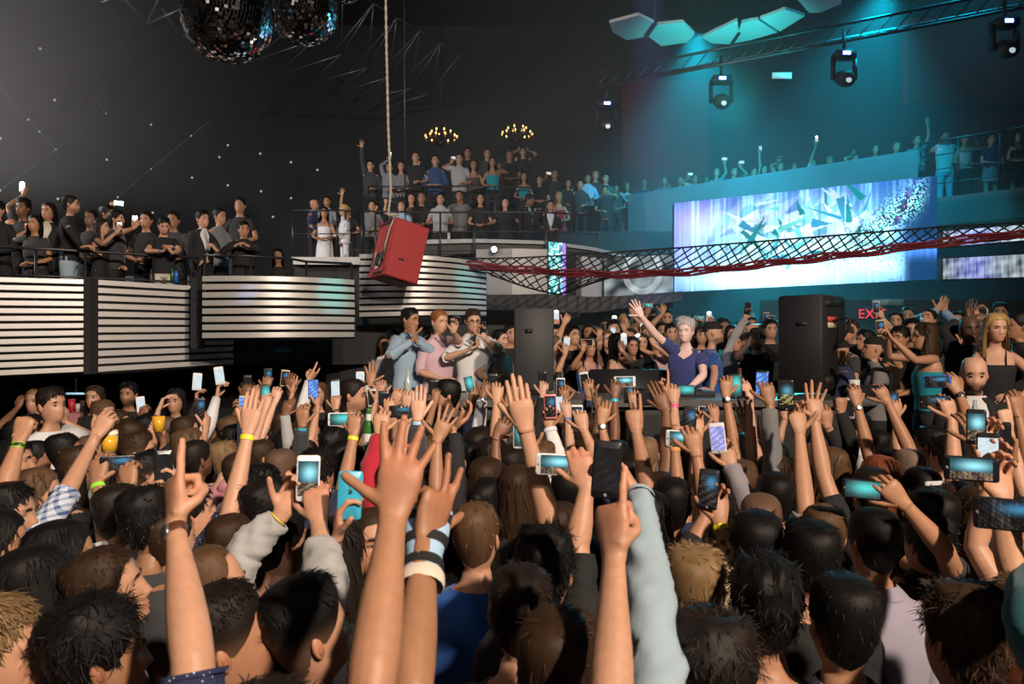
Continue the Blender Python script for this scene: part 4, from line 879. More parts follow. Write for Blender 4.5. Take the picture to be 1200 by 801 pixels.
rp = [along(f, 0, .06)[:2] for f in (.80, .87, .94, 1.01)]; railing('dark railing at the right end of the right balcony', rp, 4.87, 5.95, 3)

# ------------------------------------------------------------------ overhead
def rod(mb, a, b, r=.03, seg=6): mb.tube([a, b], r, seg, (0, 0, 1) if abs(nrm(np.subtract(b, a))[2]) < .9 else (1, 0, 0))
MIR = mat('mirror_tile', (.80, .80, .82), .06, 1.0)
def disco(px, py, r, d, label):
    c = P(px, py, d); root = thing('mirror_ball', c, label, 'mirror ball', 'mirror balls'); mb = MB(); mb.ball((0, 0, 0), r*.985, 28, 18); o = link('core', mb.mesh('core', BLK), root)
    mb = MB(); R = random.Random(int(px)); n = int(math.pi*r/.034)
    for i in range(n):
        th0, th1 = math.pi*(i+.06)/n, math.pi*(i+.94)/n; m = max(6, int(2*math.pi*r*math.sin((th0+th1)/2)/.034))
        for j in range(m):
            p0, p1 = 2*math.pi*(j+.06)/m, 2*math.pi*(j+.94)/m; g = np.array([[math.sin(t)*math.cos(p), math.sin(t)*math.sin(p), math.cos(t)] for t, p in ((th0, p0), (th1, p0), (th1, p1), (th0, p1))])*r
            cc = g.mean(0); tilt = np.array([R.gauss(0, 1) for _ in range(3)])*.028*r*2.2; nn = nrm(cc); g = g+nn*((g-cc)@tilt*1.6/r)[:, None]; mb.add(g, [(0, 1, 2, 3)])
    o = link('mirror_tiles', mb.mesh('mirror_tiles', MIR, smooth=False), root); o['kind'] = 'stuff'
    mb = MB(); rod(mb, (0, 0, r*.95), (0, 0, 12-c[2]), .012); mb.tube([(0, 0, r*.97), (0, 0, r*1.12)], .05, 10, (1, 0, 0)); link('hanging_rod', mb.mesh('hanging_rod', CHAR), root)
disco(267, 20, .45, 8.0, 'large mirror ball, leftmost and lowest of the three'); disco(355, 11, .41, 9.2, 'mirror ball just right of the largest one'); disco(402, -27, .33, 10.4, 'mirror ball cut off by the top edge of the picture')
TR = mat('truss_metal', (.13, .13, .135), .4, .7)
def dz(py, z): return (z-CAMZ)*F/(CY-py)
def Pz(px, py, z): return P(px, py, dz(py, z))
root = thing('ceiling_truss', Pz(400, 64, 9), 'dark zigzag ceiling truss behind the mirror balls', 'truss')
Un = [Pz(*p, 9.8) for p in ((402, -14), (438, 4), (465, 21), (492, 36), (517, 50), (540, 63))]; Bn = [Pz(*p, 9.0) for p in ((366, 48), (400, 64), (431, 79), (457, 90), (482, 103), (503, 110))]; An = [Pz(*p, 9.0) for p in ((291, 73), (326, 88), (360, 100), (388, 111), (413, 120), (435, 130))]
for i in range(6):
    for a, b in ((An[i], Bn[i]), (Bn[i], Un[i]), (An[i], Un[max(0, i-1)]))+(((Bn[i], An[i+1]), (Un[i], Un[i+1]), (Un[i], Bn[i+1])) if i < 5 else ()): mb = MB(); rod(mb, a, b, .018); part('bar', mb, TR, root, True)
root = thing('ceiling_truss', Pz(172, 28, 9), 'short end of a zigzag truss left of the largest mirror ball', 'truss')
for a, b in (((118, 3), (142, -6)), ((172, 28), (216, 9)), ((172, 28), (190, -10)), ((172, 28), (142, -6)), ((214, 45), (226, 20)), ((214, 45), (250, 26)), ((214, 45), (190, 10))): mb = MB(); rod(mb, Pz(*a, 9), Pz(*b, 9.2), .024); part('bar', mb, TR, root, True)
root = thing('lighting_truss', P(697, 100, 16), 'long box truss with moving lights slanting across the right half', 'truss')
t0, t1 = P(699, 103, 16.2), P(1215, 6, 12.4); up = np.array([0, 0, .30]); bk = np.array([.1, .28, .15])
for o_ in (0*up, up, bk): mb = MB(); rod(mb, t0+o_, t1+o_, .028, 8); part('chord', mb, TR, root, True)
for k in range(26):
    f, g = k/26, (k+1)/26; a, b = t0+(t1-t0)*f, t0+(t1-t0)*g; mb = MB(); rod(mb, a, b+up, .012); rod(mb, a+bk, b, .012); part('web_bar', mb, TR, root, True)
BLUE = mat('blue_led', (.15, .2, 1.0), emit=9.0); WLED = mat('white_led', (.8, .95, 1.0), emit=5.0)
def mover(px, py, d, label):
    c = P(px, py, d); root = thing('moving_light', c, label, 'stage light', 'moving lights under the box truss'); s = .9
    mb = MB(); mb.box((-.17, -.13, -.06), (.17, .13, .06)); mb.tube([(0, 0, .06), (0, 0, .46)], .03, 8, (1, 0, 0)); link('base', mb.mesh('base', CHAR), root)
    mb = MB()
    for sx in (-1, 1): mb.box((sx*.19-.025, -.05, -.42), (sx*.19+.025, .05, -.02))
    mb.box((-.21, -.05, -.07), (.21, .05, -.02)); link('yoke', mb.mesh('yoke', CHAR), root)
    mb = MB(); mb.tube([(0, .16, -.34), (0, .10, -.36), (0, -.06, -.42), (0, -.20, -.48)], [.06, .13, .15, .12], 14, (1, 0, 0)); link('head', mb.mesh('head', CHAR, smooth=True), root)
    mb = MB(); mb.ball((0, -.205, -.485), (.05, .012, .05), 12, 8); link('lens', mb.mesh('lens', mat('lens_glow', (.7, .9, 1.0), emit=.6)), root)
    mb = MB(); mb.box((-.07, -.14, -.03), (.06, -.131, .03)); link('display', mb.mesh('display', BLUE), root)
mover(711, 123, 16.25, 'moving light at the left end of the box truss'); mover(845, 94, 15.0, 'moving light under the truss above the video wall'); mover(989, 65, 13.8, 'moving light under the truss, third from its left end'); mover(1177, 28, 12.6, 'moving light under the truss at the right edge')
root = thing('strip_light', P(915, 90, 15), 'pale rectangular lamp hanging above the right balcony', 'lamp'); mb = MB(); mb.box((-.20, -.05, -.08), (.20, .05, .08)); link('housing', mb.mesh('housing', CHAR), root)
mb = MB(); mb.box((-.18, -.062, -.05), (.18, -.051, .06)); link('panel', mb.mesh('panel', mat('lamp_pale', (.35, .75, .8), emit=.55)), root); mb = MB(); rod(mb, (0, 0, .08), (0, 0, 12-P(915, 90, 15)[2]), .012); link('hanger', mb.mesh('hanger', CHAR), root)
PLATE = mat('frosted_plate', (.55, .58, .58), .55, noise=(1.5, .2))
for lab, polys in (('faceted frosted ceiling plate at the left of the three', [[(714, 27), (748, 18), (767, 27), (757, 43), (735, 47), (718, 38)], [(760, 43), (770, 29), (800, 26), (814, 40), (805, 50), (775, 54)]]), ('faceted frosted ceiling plate in the middle of the three', [[(822, 44), (864, 24), (866, 38), (857, 52), (835, 51)], [(869, 27), (888, 23), (911, 38), (880, 47), (860, 51)], [(891, 22), (920, 11), (943, 19), (914, 37)]]), ('faceted frosted ceiling plate cut off by the top edge', [[(935, 0), (960, -12), (988, -8), (988, 4), (960, 15), (948, 15)]])):
    root = thing('ceiling_plate', Pz(*polys[0][0], 7.6), lab, 'ceiling panel', 'frosted ceiling plates')
    for pl in polys: mb = MB(); mb.prism([Pz(*q, 7.6) for q in pl], (0, 0, .05)); part('plate', mb, PLATE, root)
    for pl in polys[:1]: mb = MB(); a = Pz(*pl[2], 7.6); rod(mb, a, (a[0], a[1], 12), .02); rod(mb, a+np.array([0, 0, -.02]), Pz(*pl[3], 7.58), .03); part('hanger', mb, CHAR, root)
BULB = mat('candle_bulb', (1.0, .46, .12), emit=4.0); BRASS = mat('chandelier_metal', (.05, .03, .02), .4, .8)
def chandelier(px, py, d, label, seed):
    c = P(px, py, d); root = thing('chandelier', c, label, 'chandelier', 'candle chandeliers'); r = random.Random(seed); mb = MB()
    for R_, z in ((.44, 0), (.26, .16)): q = np.linspace(0, 2*math.pi, 25); mb.tube(np.stack([R_*np.cos(q), R_*np.sin(q), 0*q+z], -1), .018, 6, (0, 0, 1), cap=False)
    link('ring', mb.mesh('ring', BRASS, smooth=True), root); mb = MB(); rod(mb, (0, 0, -.12), (0, 0, 12-c[2]), .015); mb.ball((0, 0, -.05), (.09, .09, .12), 10, 8); link('stem', mb.mesh('stem', BRASS, smooth=True), root)
    if 'cb' not in _HC: mb = MB(); mb.ball((0, 0, .05), (.022, .022, .042), 8, 6); _HC['cb'] = mb.mesh('bulb', BULB, smooth=True); mb = MB(); mb.tube([(0, 0, -.06), (0, 0, .02)], .015, 7, (1, 0, 0)); _HC['cs'] = mb.mesh('candle', mat('candle_sleeve', (.5, .4, .28), .6))
    for R_, z, n in ((.44, .06, 11), (.26, .22, 6)):
        for k in range(n):
            a = 2*math.pi*(k+r.uniform(-.2, .2))/n; p = (R_*math.cos(a), R_*math.sin(a), z); cs = link('candle', _HC['cs'], root, p); link('bulb', _HC['cb'], cs)
            mb = MB(); mb.tube([(p[0], p[1], z-.05), (p[0]*.6, p[1]*.6, z-.13), (0, 0, z-.08)], .008, 5, (0, 0, 1)); link('arm', mb.mesh('arm', BRASS), root)
chandelier(517, 165, 22, 'candle chandelier above the centre balcony, left of the two', 1); chandelier(606, 161, 23, 'candle chandelier above the centre balcony, right of the two', 2)
# pin lights and hung light strings of the left wall
PIN = mat('pin_light', (.8, .85, .85), emit=.2)
mb = MB(); mb.ball((0, 0, 0), .036, 8, 6); pinm = mb.mesh('pin_light', PIN, smooth=True)
for px, py in ((47, 57), (64, 117), (125, 187), (177, 146), (257, 184), (267, 170), (305, 180), (341, 190), (225, 208), (267, 217), (306, 224), (341, 232), (68, 233), (179, 249), (320, 254), (0, 162), (372, 199)):
    d = min(11.78/((600-px)/F), 24.78); o = link('pin_light', pinm, None, P(px, py, d)); tag(o, 'small pale pin light on the dark wall above the left balcony', 'light', 'pin lights on the left wall')
def wires(label, chains):
    root = thing('light_string', P(*chains[0][0], min(11.77*F/(600-chains[0][0][0]), 24.77)), label, 'light string')
    for ch in chains:
        mb = MB(); pts = [P(a, b, min(11.77*F/(600-a), 24.77)) for a, b in ch]
        for a, b in zip(pts[:-1], pts[1:]): rod(mb, a, b, .016, 5)
        part('cable', mb, mat('pale_cable', (.11, .12, .12), .6), root)
        for p in pts[1:-1]+pts[:1]: mb = MB(); mb.ball(p, .03, 8, 6); part('bulb', mb, PIN, root, True)
wires('angular light string at the left edge above the balcony', [[(0, 223), (65, 175), (124, 133), (110, 112)], [(65, 175), (46, 154), (33, 140), (-5, 97)]]); wires('angular light string above the phone-filming group on the left balcony', [[(138, 231), (177, 198), (224, 159), (245, 142)]])
# ------------------------------------------------------------------ stage, table, speakers
boxs('stage_floor', (-3.2, 7.3, -.2), (9.5, 12.6, .60), mat('stage_black', (.018, .018, .02), .45))
boxs('wall_behind_stage', (-3.6, 12.8, -.2), (2.2, 12.9, 2.42), BLK)
TT = mat('table_top_metal', (.16, .15, .14), .32, .5, noise=(6, .5))
root = thing('dj_table', (1.0, 7.7, .6), 'long dark DJ table with a worn metal top along the stage front', 'table')
mb = MB(); mb.box((-1.25, 7.05, 1.575), (3.1, 8.05, 1.635)); part('table_top', mb, TT, root)
mb = MB(); mb.box((-1.2, 7.12, .60), (3.05, 7.18, 1.575)); part('front_panel', mb, CHAR, root)
for x in (-1.15, 2.95): mb = MB(); mb.box((x, 7.2, .6), (x+.06, 8.0, 1.575)); part('leg', mb, BLK, root)
for k in range(5): mb = MB(); mb.box((-1.2+k*.85, 7.10, .66), (-1.2+k*.85+.82, 7.125, 1.50)); part('panel', mb, mat('table_panel', (.012, .012, .014), .5), root)
boxs('stage_front', (-3.2, 7.22, -.2), (9.5, 7.3, .6), BLK)
def rough_box(mb, lo, hi, bev=.02):
    x0, y0, z0 = lo; x1, y1, z1 = hi; b = bev
    for g in ([(x0+b, y0+b), (x1-b, y0+b), (x1-b, y1-b), (x0+b, y1-b)],):
        r = lambda k: [(x0+k, y0), (x1-k, y0), (x1, y0+k), (x1, y1-k), (x1-k, y1), (x0+k, y1), (x0, y1-k), (x0, y0+k)]
        ins = [(min(max(x, x0+b), x1-b), min(max(y, y0+b), y1-b)) for x, y in r(b)]
        G = np.array([[(*p, z0) for p in ins], [(*p, z0+b) for p in r(b)], [(*p, z1-b) for p in r(b)], [(*p, z1) for p in ins]]); mb.grid(G, True, True, True)
SPK = mat('speaker_paint', (.010, .010, .011), .6, bump=(300, .5)); SPG = mat('speaker_grey', (.030, .032, .035), .6, bump=(300, .4))
root = thing('speaker_cabinet', (0, 0, 0), 'big black loudspeaker cabinet on the right end of the DJ table', 'speaker'); root.location = P(940, 458, 7.55)
mb = MB(); rough_box(mb, (-.235, -.02, 0), (.20, .52, .91), .018); bx = link('cabinet', mb.mesh('cabinet', SPK), root)
mb = MB(); mb.box((-.05, -.028, .62), (.055, -.018, .655)); link('handle_recess', mb.mesh('handle_recess', BLK), root)
mb = MB(); mb.box((.196, .06, .06), (.206, .46, .14)); link('port', mb.mesh('port', BLK), root); mb = MB(); mb.box((.196, .06, .80), (.206, .46, .86)); link('port', mb.mesh('port', BLK), root)
mb = MB(); mb.box((.199, .10, .66), (.209, .30, .705)); l1_ = link('label_plate', mb.mesh('label_plate', mat('red_label', (.6, .08, .06), .5)), root); mb = MB(); mb.box((.199, .10, .60), (.209, .30, .65)); link('label_plate', mb.mesh('label_plate', mat('cream_label', (.6, .5, .4), .5)), root)
mb = MB(); q = np.linspace(0, 1, 14); mb.tube(np.stack([.21+.16*np.sin(q*3.0), .2+0*q, .66-.22*q*q+.05*np.sin(q*4)], -1), .012, 7, (0, 1, 0)); link('cable', mb.mesh('cable', BLK, smooth=True), root)
root.rotation_euler = (0, 0, math.radians(-45))
root = thing('speaker_cabinet', P(626, 458, 7.7), 'grey loudspeaker cabinet on the DJ table beside the seated man', 'speaker')
mb = MB(); rough_box(mb, (-.195, -.02, 0), (.19, .45, .80), .015); link('cabinet', mb.mesh('cabinet', SPG), root); mb = MB(); mb.box((-.09, -.028, .56), (-.02, -.018, .60)); link('handle_recess', mb.mesh('handle_recess', BLK), root)
mb = MB(); mb.box((-.002, -.026, .42), (.006, -.018, .43)); link('screw', mb.mesh('screw', BLK), root)
def stick(name, px, py, d, r, h, m, label, cat, taper=None):
    c = P(px, py, d); c[2] = 1.635; mb = MB(); mb.tube([(0, 0, 0), (0, 0, h*.6), (0, 0, h*.75), (0, 0, h)], [r, r, r*(taper or 1), r*(taper or 1)], 10, (1, 0, 0)); o = link(name, mb.mesh(name, m, smooth=True), None, c); tag(o, label, cat); return o
GLS = mat('clear_glass', (.75, .8, .82), .08, spec=.8); 
stick('loudhailer_pole', 654, 458, 7.3, .03, .24, BLK, 'short black pole standing on the table right of the grey speaker', 'pole')
stick('bottle', 867, 460, 7.8, .045, .26, mat('amber_glass', (.12, .05, .03), .15), 'dark bottle standing on the DJ table beside the man in blue', 'bottle', .4)
stick('glass', 873, 447, 7.9, .035, .05, mat('orange_cap', (.6, .15, .06), .4), 'orange-topped cup on the DJ table by the black speaker', 'cup')
stick('glass', 1001, 455, 7.3, .05, .17, GLS, 'clear drinking glass at the right end of the DJ table', 'glass'); stick('glass', 603, 461, 7.2, .04, .11, GLS, 'clear drinking glass beside the base of the grey speaker', 'glass')
stick('bottle', 478, 455, 7.2, .035, .26, mat('pale_glass', (.4, .5, .48), .15), 'slim clear bottle at the left end of the DJ table', 'bottle', .45)
root = thing('dj_deck', (P(790, 457, 7.65)[0], 7.65, 1.635), 'low black DJ deck on the table in front of the DJ', 'DJ deck'); mb = MB(); mb.box((-.45, -.18, 0), (.35, .18, .05)); link('body', mb.mesh('body', CHAR), root)
for x in (-.26, .16): mb = MB(); mb.tube([(x, 0, .05), (x, 0, .062)], .11, 18, (1, 0, 0)); link('platter', mb.mesh('platter', BLK, smooth=True), root)
mb = MB(); c = P(735, 455, 9.0); mb.box((-.42, -.2, -.0), (.42, .2, .52)); tag(link('equipment_case', mb.mesh('equipment_case', BLK), None, (c[0], c[1], 1.32)), 'black equipment case between the DJ and the crowd behind him', 'case')
mb = MB(); mb.box((-.42, -.2, 0), (.42, .2, .72)); tag(link('riser_box', mb.mesh('riser_box', BLK), None, (c[0], c[1], .60)), 'black riser box under the equipment case behind the DJ', 'box')
# exit sign
root = thing('exit_sign', P(1022, 368, 13.2), 'red EXIT sign on the dark wall behind the woman in teal', 'sign'); mb = MB(); mb.box((-.22, 0, -.12), (.22, .06, .12)); link('panel', mb.mesh('panel', mat('sign_back', (.02, .01, .01), .5)), root)
fc = bpy.data.curves.new('letters', 'FONT'); fc.body = 'EXIT'; fc.size = .22; fc.extrude = .004; fc.align_x = 'CENTER'; fc.align_y = 'CENTER'; fc.space_character = 1.05; fc.materials.append(mat('exit_red', (.9, .03, .05), emit=.9)); fo = bpy.data.objects.new('tmp', fc); COLL.objects.link(fo); me = bpy.data.meshes.new_from_object(fo.evaluated_get(bpy.context.evaluated_depsgraph_get())); bpy.data.objects.remove(fo); lo = link('letters', me, root, (0, -.006, 0)); lo.rotation_euler = (math.pi/2, 0, 0)
boxs('wall_behind_exit', (4.2, 13.3, -.2), (13.8, 13.5, 2.85), DK)
mb = MB(); mb.box((-.25, 0, -.05), (.25, .04, .05)); tag(link('wall_sign', mb.mesh('wall_sign', mat('pale_sign', (.25, .4, .4), .5)), None, P(1041, 354, 13.1)), 'small blank pale sign above and right of the EXIT sign', 'sign')

# ------------------------------------------------------------------ hanging red cabinet with its rope
RED = mat('red_paint', (.36, .030, .032), .5, noise=(4, .10)); HW = mat('rigging_steel', (.25, .23, .2), .4, .7)
C0 = P(450, 321, 10.7); ax = nrm([.60, .36, -.20]); ay = np.array([-.417, .47, -.07]); ay = nrm(ay-ax*(ay@ax)); az = np.cross(ax, ay); az = az if az[2] > 0 else -az
az = nrm([.20, .16, 1.0]); ax = nrm(ax-az*(ax@az)); ay = nrm(np.cross(az, ax)); W_, D_, H_ = .507, .436, .817
root = thing('red_cabinet', C0, 'tilted red speaker cabinet hanging from a rope above the men on stage', 'cabinet')
Mx = np.eye(4); Mx[:3, 0], Mx[:3, 1], Mx[:3, 2], Mx[:3, 3] = ax, ay, az, C0
KQ = .7043; W0, D0, H0 = .72, .80, 1.16; Mx[:3, :3] *= KQ
def rb(name, lo, hi, m): mb = MB(); mb.box(lo, hi, M=Mx); return part(name, mb, m, root)
mb = MB(); rough_box(mb, (0, 0, 0), (W0, D0, H0), .022); mb.v = [xf(Mx, v) for v in mb.v]; part('body', mb, RED, root)
rb('handle_recess', (.22, -.006, .36), (.34, .006, .40), BLK)
rb('side_frame', (-.02, .03, 0), (0, .08, H0), RED); rb('side_frame', (-.02, D0-.08, 0), (0, D0-.03, H0), RED); rb('side_panel', (-.008, .1, .06), (.001, D0-.1, H0-.1), mat('red_side_lit', (.48, .05, .045), .5))  # side panel's lighter red carries the light falling on that face
rb('slot', (-.022, .12, H0-.10), (-.012, D0-.12, H0-.055), BLK); rb('slot', (-.022, .10, .05), (-.012, D0-.22, .09), BLK); rb('slot', (-.022, .0, .05), (-.018, .05, .16), BLK); rb('bottom_bar', (.2, .12, -.012), (.55, .16, 0), mat('red_bar', (.5, .08, .06), .5))
r = random.Random(4)
for k in range(9): mb = MB(); p = xf(Mx, np.array([[-.04-.03*r.random(), .15+.4*r.random(), .18+.32*r.random()] for _ in range(5)])); mb.tube(p, .010, 5, (0, 0, 1)); part('rigging_clutter', mb, HW if k % 2 else BLK, root)
rb('paper_label', (-.05, .30, .14), (-.04, .46, .22), mat('paper', (.6, .6, .58), .6))
mb = MB(); p = xf(Mx, np.array([[-.03, .17, .3], [-.05, .16, .6], [-.05, .13, .9], [-.02, .1, 1.15], [.04, .1, 1.28]])); mb.tube(p, .012, 6, (1, 0, 0)); part('chain', mb, HW, root, True)
mb = MB(); q = np.linspace(0, math.pi, 9); p = xf(Mx, np.stack([.02+0*q, .36+.07*np.cos(q), H0+.07*np.sin(q)], -1)); mb.tube(p, .016, 6, (1, 0, 0)); part('lifting_ring', mb, HW, root, True)
top = xf(Mx, np.array([[.04, .10, 1.28]]))[0]; D = 10.8
mb = MB(); pts = [(top[0], top[1], top[2]-.03)]+[tuple(P(px, py, D)) for px, py in ((455, 252), (458, 225), (457, 195), (455, 150), (454, 100), (453, 60), (452, 0), (451, -440))]; pts = np.array(pts)
u = np.linspace(0, len(pts)-1, 90); pa = np.stack([np.interp(u, np.arange(len(pts)), pts[:, k]) for k in range(3)], -1); mb.tube(pa, .017+.004*np.cos(np.arange(90)*math.pi), 7, (1, 0, 0)); o = obj('rope', mb, mat('rope_fibre', (.42, .37, .28), .9, noise=(40, .3)), None, tuple(top), True); tag(o, 'thick pale rope running from the ceiling to the red cabinet', 'rope')
mb = MB(); mb.tube([P(475, 262, 11.2), P(474, 100, 11.2), P(473, -420, 11.2)], .008, 6, (1, 0, 0)); o = obj('cable', mb, RAIL, None, tuple(P(475, 262, 11.2)), True); tag(o, 'thin dark cable hanging beside the thick pale rope', 'cable')
# ------------------------------------------------------------------ rope net stretched across the hall
def poly(pts, n):
    pts = np.array(pts, float); t = np.linspace(0, len(pts)-1, n); g = np.stack([np.interp(t, np.arange(len(pts)), pts[:, k]) for k in range(3)], -1)
    for _ in range(3): g[1:-1] = (g[:-2]+2*g[1:-1]+g[2:])/4
    return np.array([P(*q) for q in g])
NS = 90; top_ = poly([(498, 303, 13.3), (600, 302.5, 13.0), (700, 297, 12.6), (800, 290, 12.2), (900, 282, 11.8), (1000, 274, 11.4), (1100, 266, 11.0), (1230, 258, 10.6)], NS); bot = poly([(503, 307, 12.7), (580, 316, 12.2), (650, 322, 11.7), (730, 325, 11.3), (820, 321, 10.9), (910, 311, 10.5), (1000, 301, 10.1), (1100, 288, 9.8), (1230, 273, 9.4)], NS)
root = thing('rope_net', top_[0], 'long black rope net with a red lower border stretched across the hall', 'net'); mb = MB(); m2 = MB(); R = random.Random(3)
def N(i, f): i = min(max(i, 0), NS-1); k = int(i); g = i-k; k2 = min(k+1, NS-1); a = top_[k]*(1-g)+top_[k2]*g; b = bot[k]*(1-g)+bot[k2]*g; return a*(1-f)+b*f+np.array([0, 0, -.10*math.sin(f*math.pi)])
for i in np.arange(-7, NS, 1.8):
    j = i+R.uniform(-.25, .25)
    for sg in (1, -1):
        pts = [N((j if sg > 0 else j+7)+sg*7*f, f+R.uniform(-.03, .03)*(0 < f < 1)) for f in (0, .25, .5, .75, 1)]; mb.tube(np.array(pts[:4]), .0115, 5, (0, 0, 1)); m2.tube(np.array(pts[3:]), .011, 5, (0, 0, 1))
T2 = poly([(560, 311, 12.9), (620, 318, 12.7), (680, 322, 12.5), (720, 324, 12.3)], 24); B2 = poly([(575, 322, 12.9), (615, 336, 12.8), (655, 346, 12.7), (690, 333, 12.5)], 24)
for i in range(-4, 24, 2):                                  # a slack pocket hanging under the left part
    for sg in (1, -1):
        pp_ = []
        for f in (0, .33, .66, 1): q_ = min(max((i if sg > 0 else i+4)+sg*4*f, 0), 23); k_ = int(q_); pp_.append(T2[k_]*(1-f)+B2[k_]*f)
        mb.tube(np.array(pp_), .011, 5, (0, 0, 1))
mb.tube(B2, .013, 6, (0, 0, 1))
part('net_strands', mb, mat('net_black', (.015, .013, .014), .8), root, kind='stuff'); REDR = mat('net_red', (.19, .012, .026), .75); part('red_strands', m2, REDR, root, kind='stuff')
mb = MB(); mb.tube(top_, .014, 7, (0, 0, 1)); part('top_rope', mb, mat('net_black', (.015, .013, .014), .8), root, True)
for k, dzz in enumerate((0, .035, .07)): mb = MB(); mb.tube(bot+np.array([0, -.03*k, dzz])+np.array([[0, 0, .012*math.sin(i*.7+k)] for i in range(NS)]), .017, 7, (0, 0, 1)); part('border_rope', mb, REDR, root, True)
mb = MB(); p = [P(a, b, 13.3) for a, b in ((503, 299), (500, 305), (511, 309), (506, 303))]; mb.tube(p, .035, 6, (0, 0, 1)); part('knot', mb, HW, root, True)
# tables and bottles under the left balcony
PKC = mat('pink_table', (.42, .17, .17), .7)
for x0, x1, py, lab in ((18, 62, 497, 'pale pink bar table under the left balcony, nearest the left edge'), (75, 103, 484, 'pale pink bar table under the left balcony, right of the other')):
    a, b = P(x0, py, 8.6), P(x1, py, 8.6); root = thing('bar_table', ((a[0]+b[0])/2, 8.8, -.2), lab, 'table'); mb = MB(); mb.box((a[0], 8.6, a[2]-.3), (b[0], 9.1, a[2])); part('table_top', mb, PKC, root); mb = MB(); mb.box((a[0]+.1, 8.7, -.2), (b[0]-.1, 9.0, a[2]-.3)); part('base', mb, DK, root)
zt = P(40, 497, 8.6)[2]; bm = {}
for k, (px, h, cl) in enumerate(((22, .30, (.5, .5, .5)), (28, .26, (.3, .02, .03)), (34, .30, (.05, .04, .04)), (39, .22, (.35, .3, .3)), (45, .24, (.5, .03, .06)), (51, .27, (.45, .40, .38)), (57, .30, (.15, .16, .18)))):
    c = P(px, 497, 8.6); mb = MB(); mb.tube([(0, 0, 0), (0, 0, h*.55), (0, 0, h*.7), (0, 0, h)], [.023, .024, .012, .011], 9, (1, 0, 0)); o = link('bottle', mb.mesh('bottle', mat('bottle_%d' % k, cl, .2), smooth=True), None, (c[0], 8.8, zt)); tag(o, '%s bottle on the pink bar table under the left balcony, %s from the left' % (('clear', 'dark red', 'black', 'brownish', 'red', 'beige', 'smoky')[k], ('first', 'second', 'third', 'fourth', 'fifth', 'sixth', 'seventh')[k]), 'bottle', 'bottles under the left balcony')
zt = P(90, 484, 8.6)[2]
for k, (px, h, cl, w) in enumerate(((84, .14, (.45, .02, .04), .05), (92, .09, (.5, .45, .42), .045), (98, .12, (.06, .04, .04), .05))):
    c = P(px, 484, 8.8); mb = MB(); mb.tube([(0, 0, 0), (0, 0, h)], [w*.7, w*.75], 10, (1, 0, 0)); o = link('cup', mb.mesh('cup', mat('cup_%d' % k, cl, .4), smooth=True), None, (c[0], 8.8, zt)); tag(o, '%s cup on the right-hand pink bar table' % ('red', 'pale', 'dark')[k], 'cup', 'cups under the left balcony')
root = thing('led_bar', P(88, 461, 10.2), 'small bluish light bar in the dark under the left balcony', 'lamp'); mb = MB(); mb.box((-.12, 0, -.012), (.12, .03, .012)); link('lens', mb.mesh('lens', mat('led_bluewhite', (.35, .6, .75), emit=.7)), root); mb = MB(); rod(mb, (0, .02, 0), (0, .02, 2.0-P(88, 461, 10.2)[2]-.2), .01); link('stem', mb.mesh('stem', BLK), root)
# left balcony odds and ends
for px, cl, nm, lab in ((202, (.03, .09, .03), 'bottle', 'green bottle on the left balcony ledge beside the blue can'), (206.5, (.02, .14, .55), 'can', 'bright blue can on the left balcony ledge')):
    c = P(px, 331, 10.9); mb = MB(); h = .20 if nm == 'bottle' else .16; mb.tube([(0, 0, 0), (0, 0, h*.6), (0, 0, h*.8), (0, 0, h)], [.03, .03, .02 if nm == 'bottle' else .03, .012 if nm == 'bottle' else .026], 9, (1, 0, 0)); tag(link(nm, mb.mesh(nm, mat('ledge_'+nm, cl, .2), smooth=True), None, c), lab, nm)
c = P(526, 281, 16.0); mb = MB(); mb.tube([(0, 0, 0), (0, 0, .14)], .03, 9, (1, 0, 0)); tag(link('cup', mb.mesh('cup', mat('white_cup', (.7, .75, .75), .4), smooth=True), None, c), 'white cup on the pale edge of the centre balcony', 'cup')
root = thing('spot_lamp', P(579, 292, 15.0), 'small bright spotlight on the silver panel below the centre balcony', 'lamp'); mb = MB(); mb.ball((0, 0, 0), .05, 10, 8); link('bulb', mb.mesh('bulb', mat('spot_bulb', (1, .9, .75), emit=25), smooth=True), root); mb = MB(); mb.tube([(0, .05, .0), (0, .2, .02)], .07, 10, (1, 0, 0)); link('housing', mb.mesh('housing', CHAR, smooth=True), root)
# ------------------------------------------------------------------ the people of the dance floor, nearest the lens first
pe = person
pe(6, 768, 1.36, 'f', 'short', 'sand', 'tee', 'maroon', 'light', yaw=80, pitch=10, lab='sandy-haired person in profile at the bottom left corner')
pe(122, 768, 1.34, 'm', 'messy', 'black', 'tee', 'black', 'olive', yaw=55, lab='man with big messy black hair at the bottom edge, near the left corner')
pe(142, 690, 1.75, 'm', 'crop', 'brown', 'tee', 'char', 'light', yaw=70, pitch=18, lab='brown-cropped man looking up right, left of the brown leather watch')
pe(50, 690, 1.75, 'f', 'long', 'black', 'tee', 'black', 'tan', yaw=40, lab='woman with long black hair below the plaid sleeve, lower of the pair')
pe(78, 655, 2.05, 'f', 'long', 'black', 'tee', 'black', 'tan', yaw=60, lab='woman with sleek black hair directly under the plaid sleeve')
pe(2, 640, 2.1, 'f', 'long', 'black', 'tee', 'black', 'tan', yaw=65, lab='dark-haired woman cut off by the left edge below the plaid-shirt man')
pe(180, 612, 2.25, 'm', 'curly', 'black', 'tee', 'char', 'olive', yaw=45, pitch=8, lab='man with black curls behind the brown leather watch')
pe(232, 600, 2.35, 'm', 'short', 'black', 'shirt', 'dots', 'light', yaw=62, pitch=14, hands=['R flat 293,490 d=2.4 e=270,604,2.3 b=yellow sl=.46 a=4'], lab='black-haired man in navy dotted shirt raising a yellow-banded hairy arm')
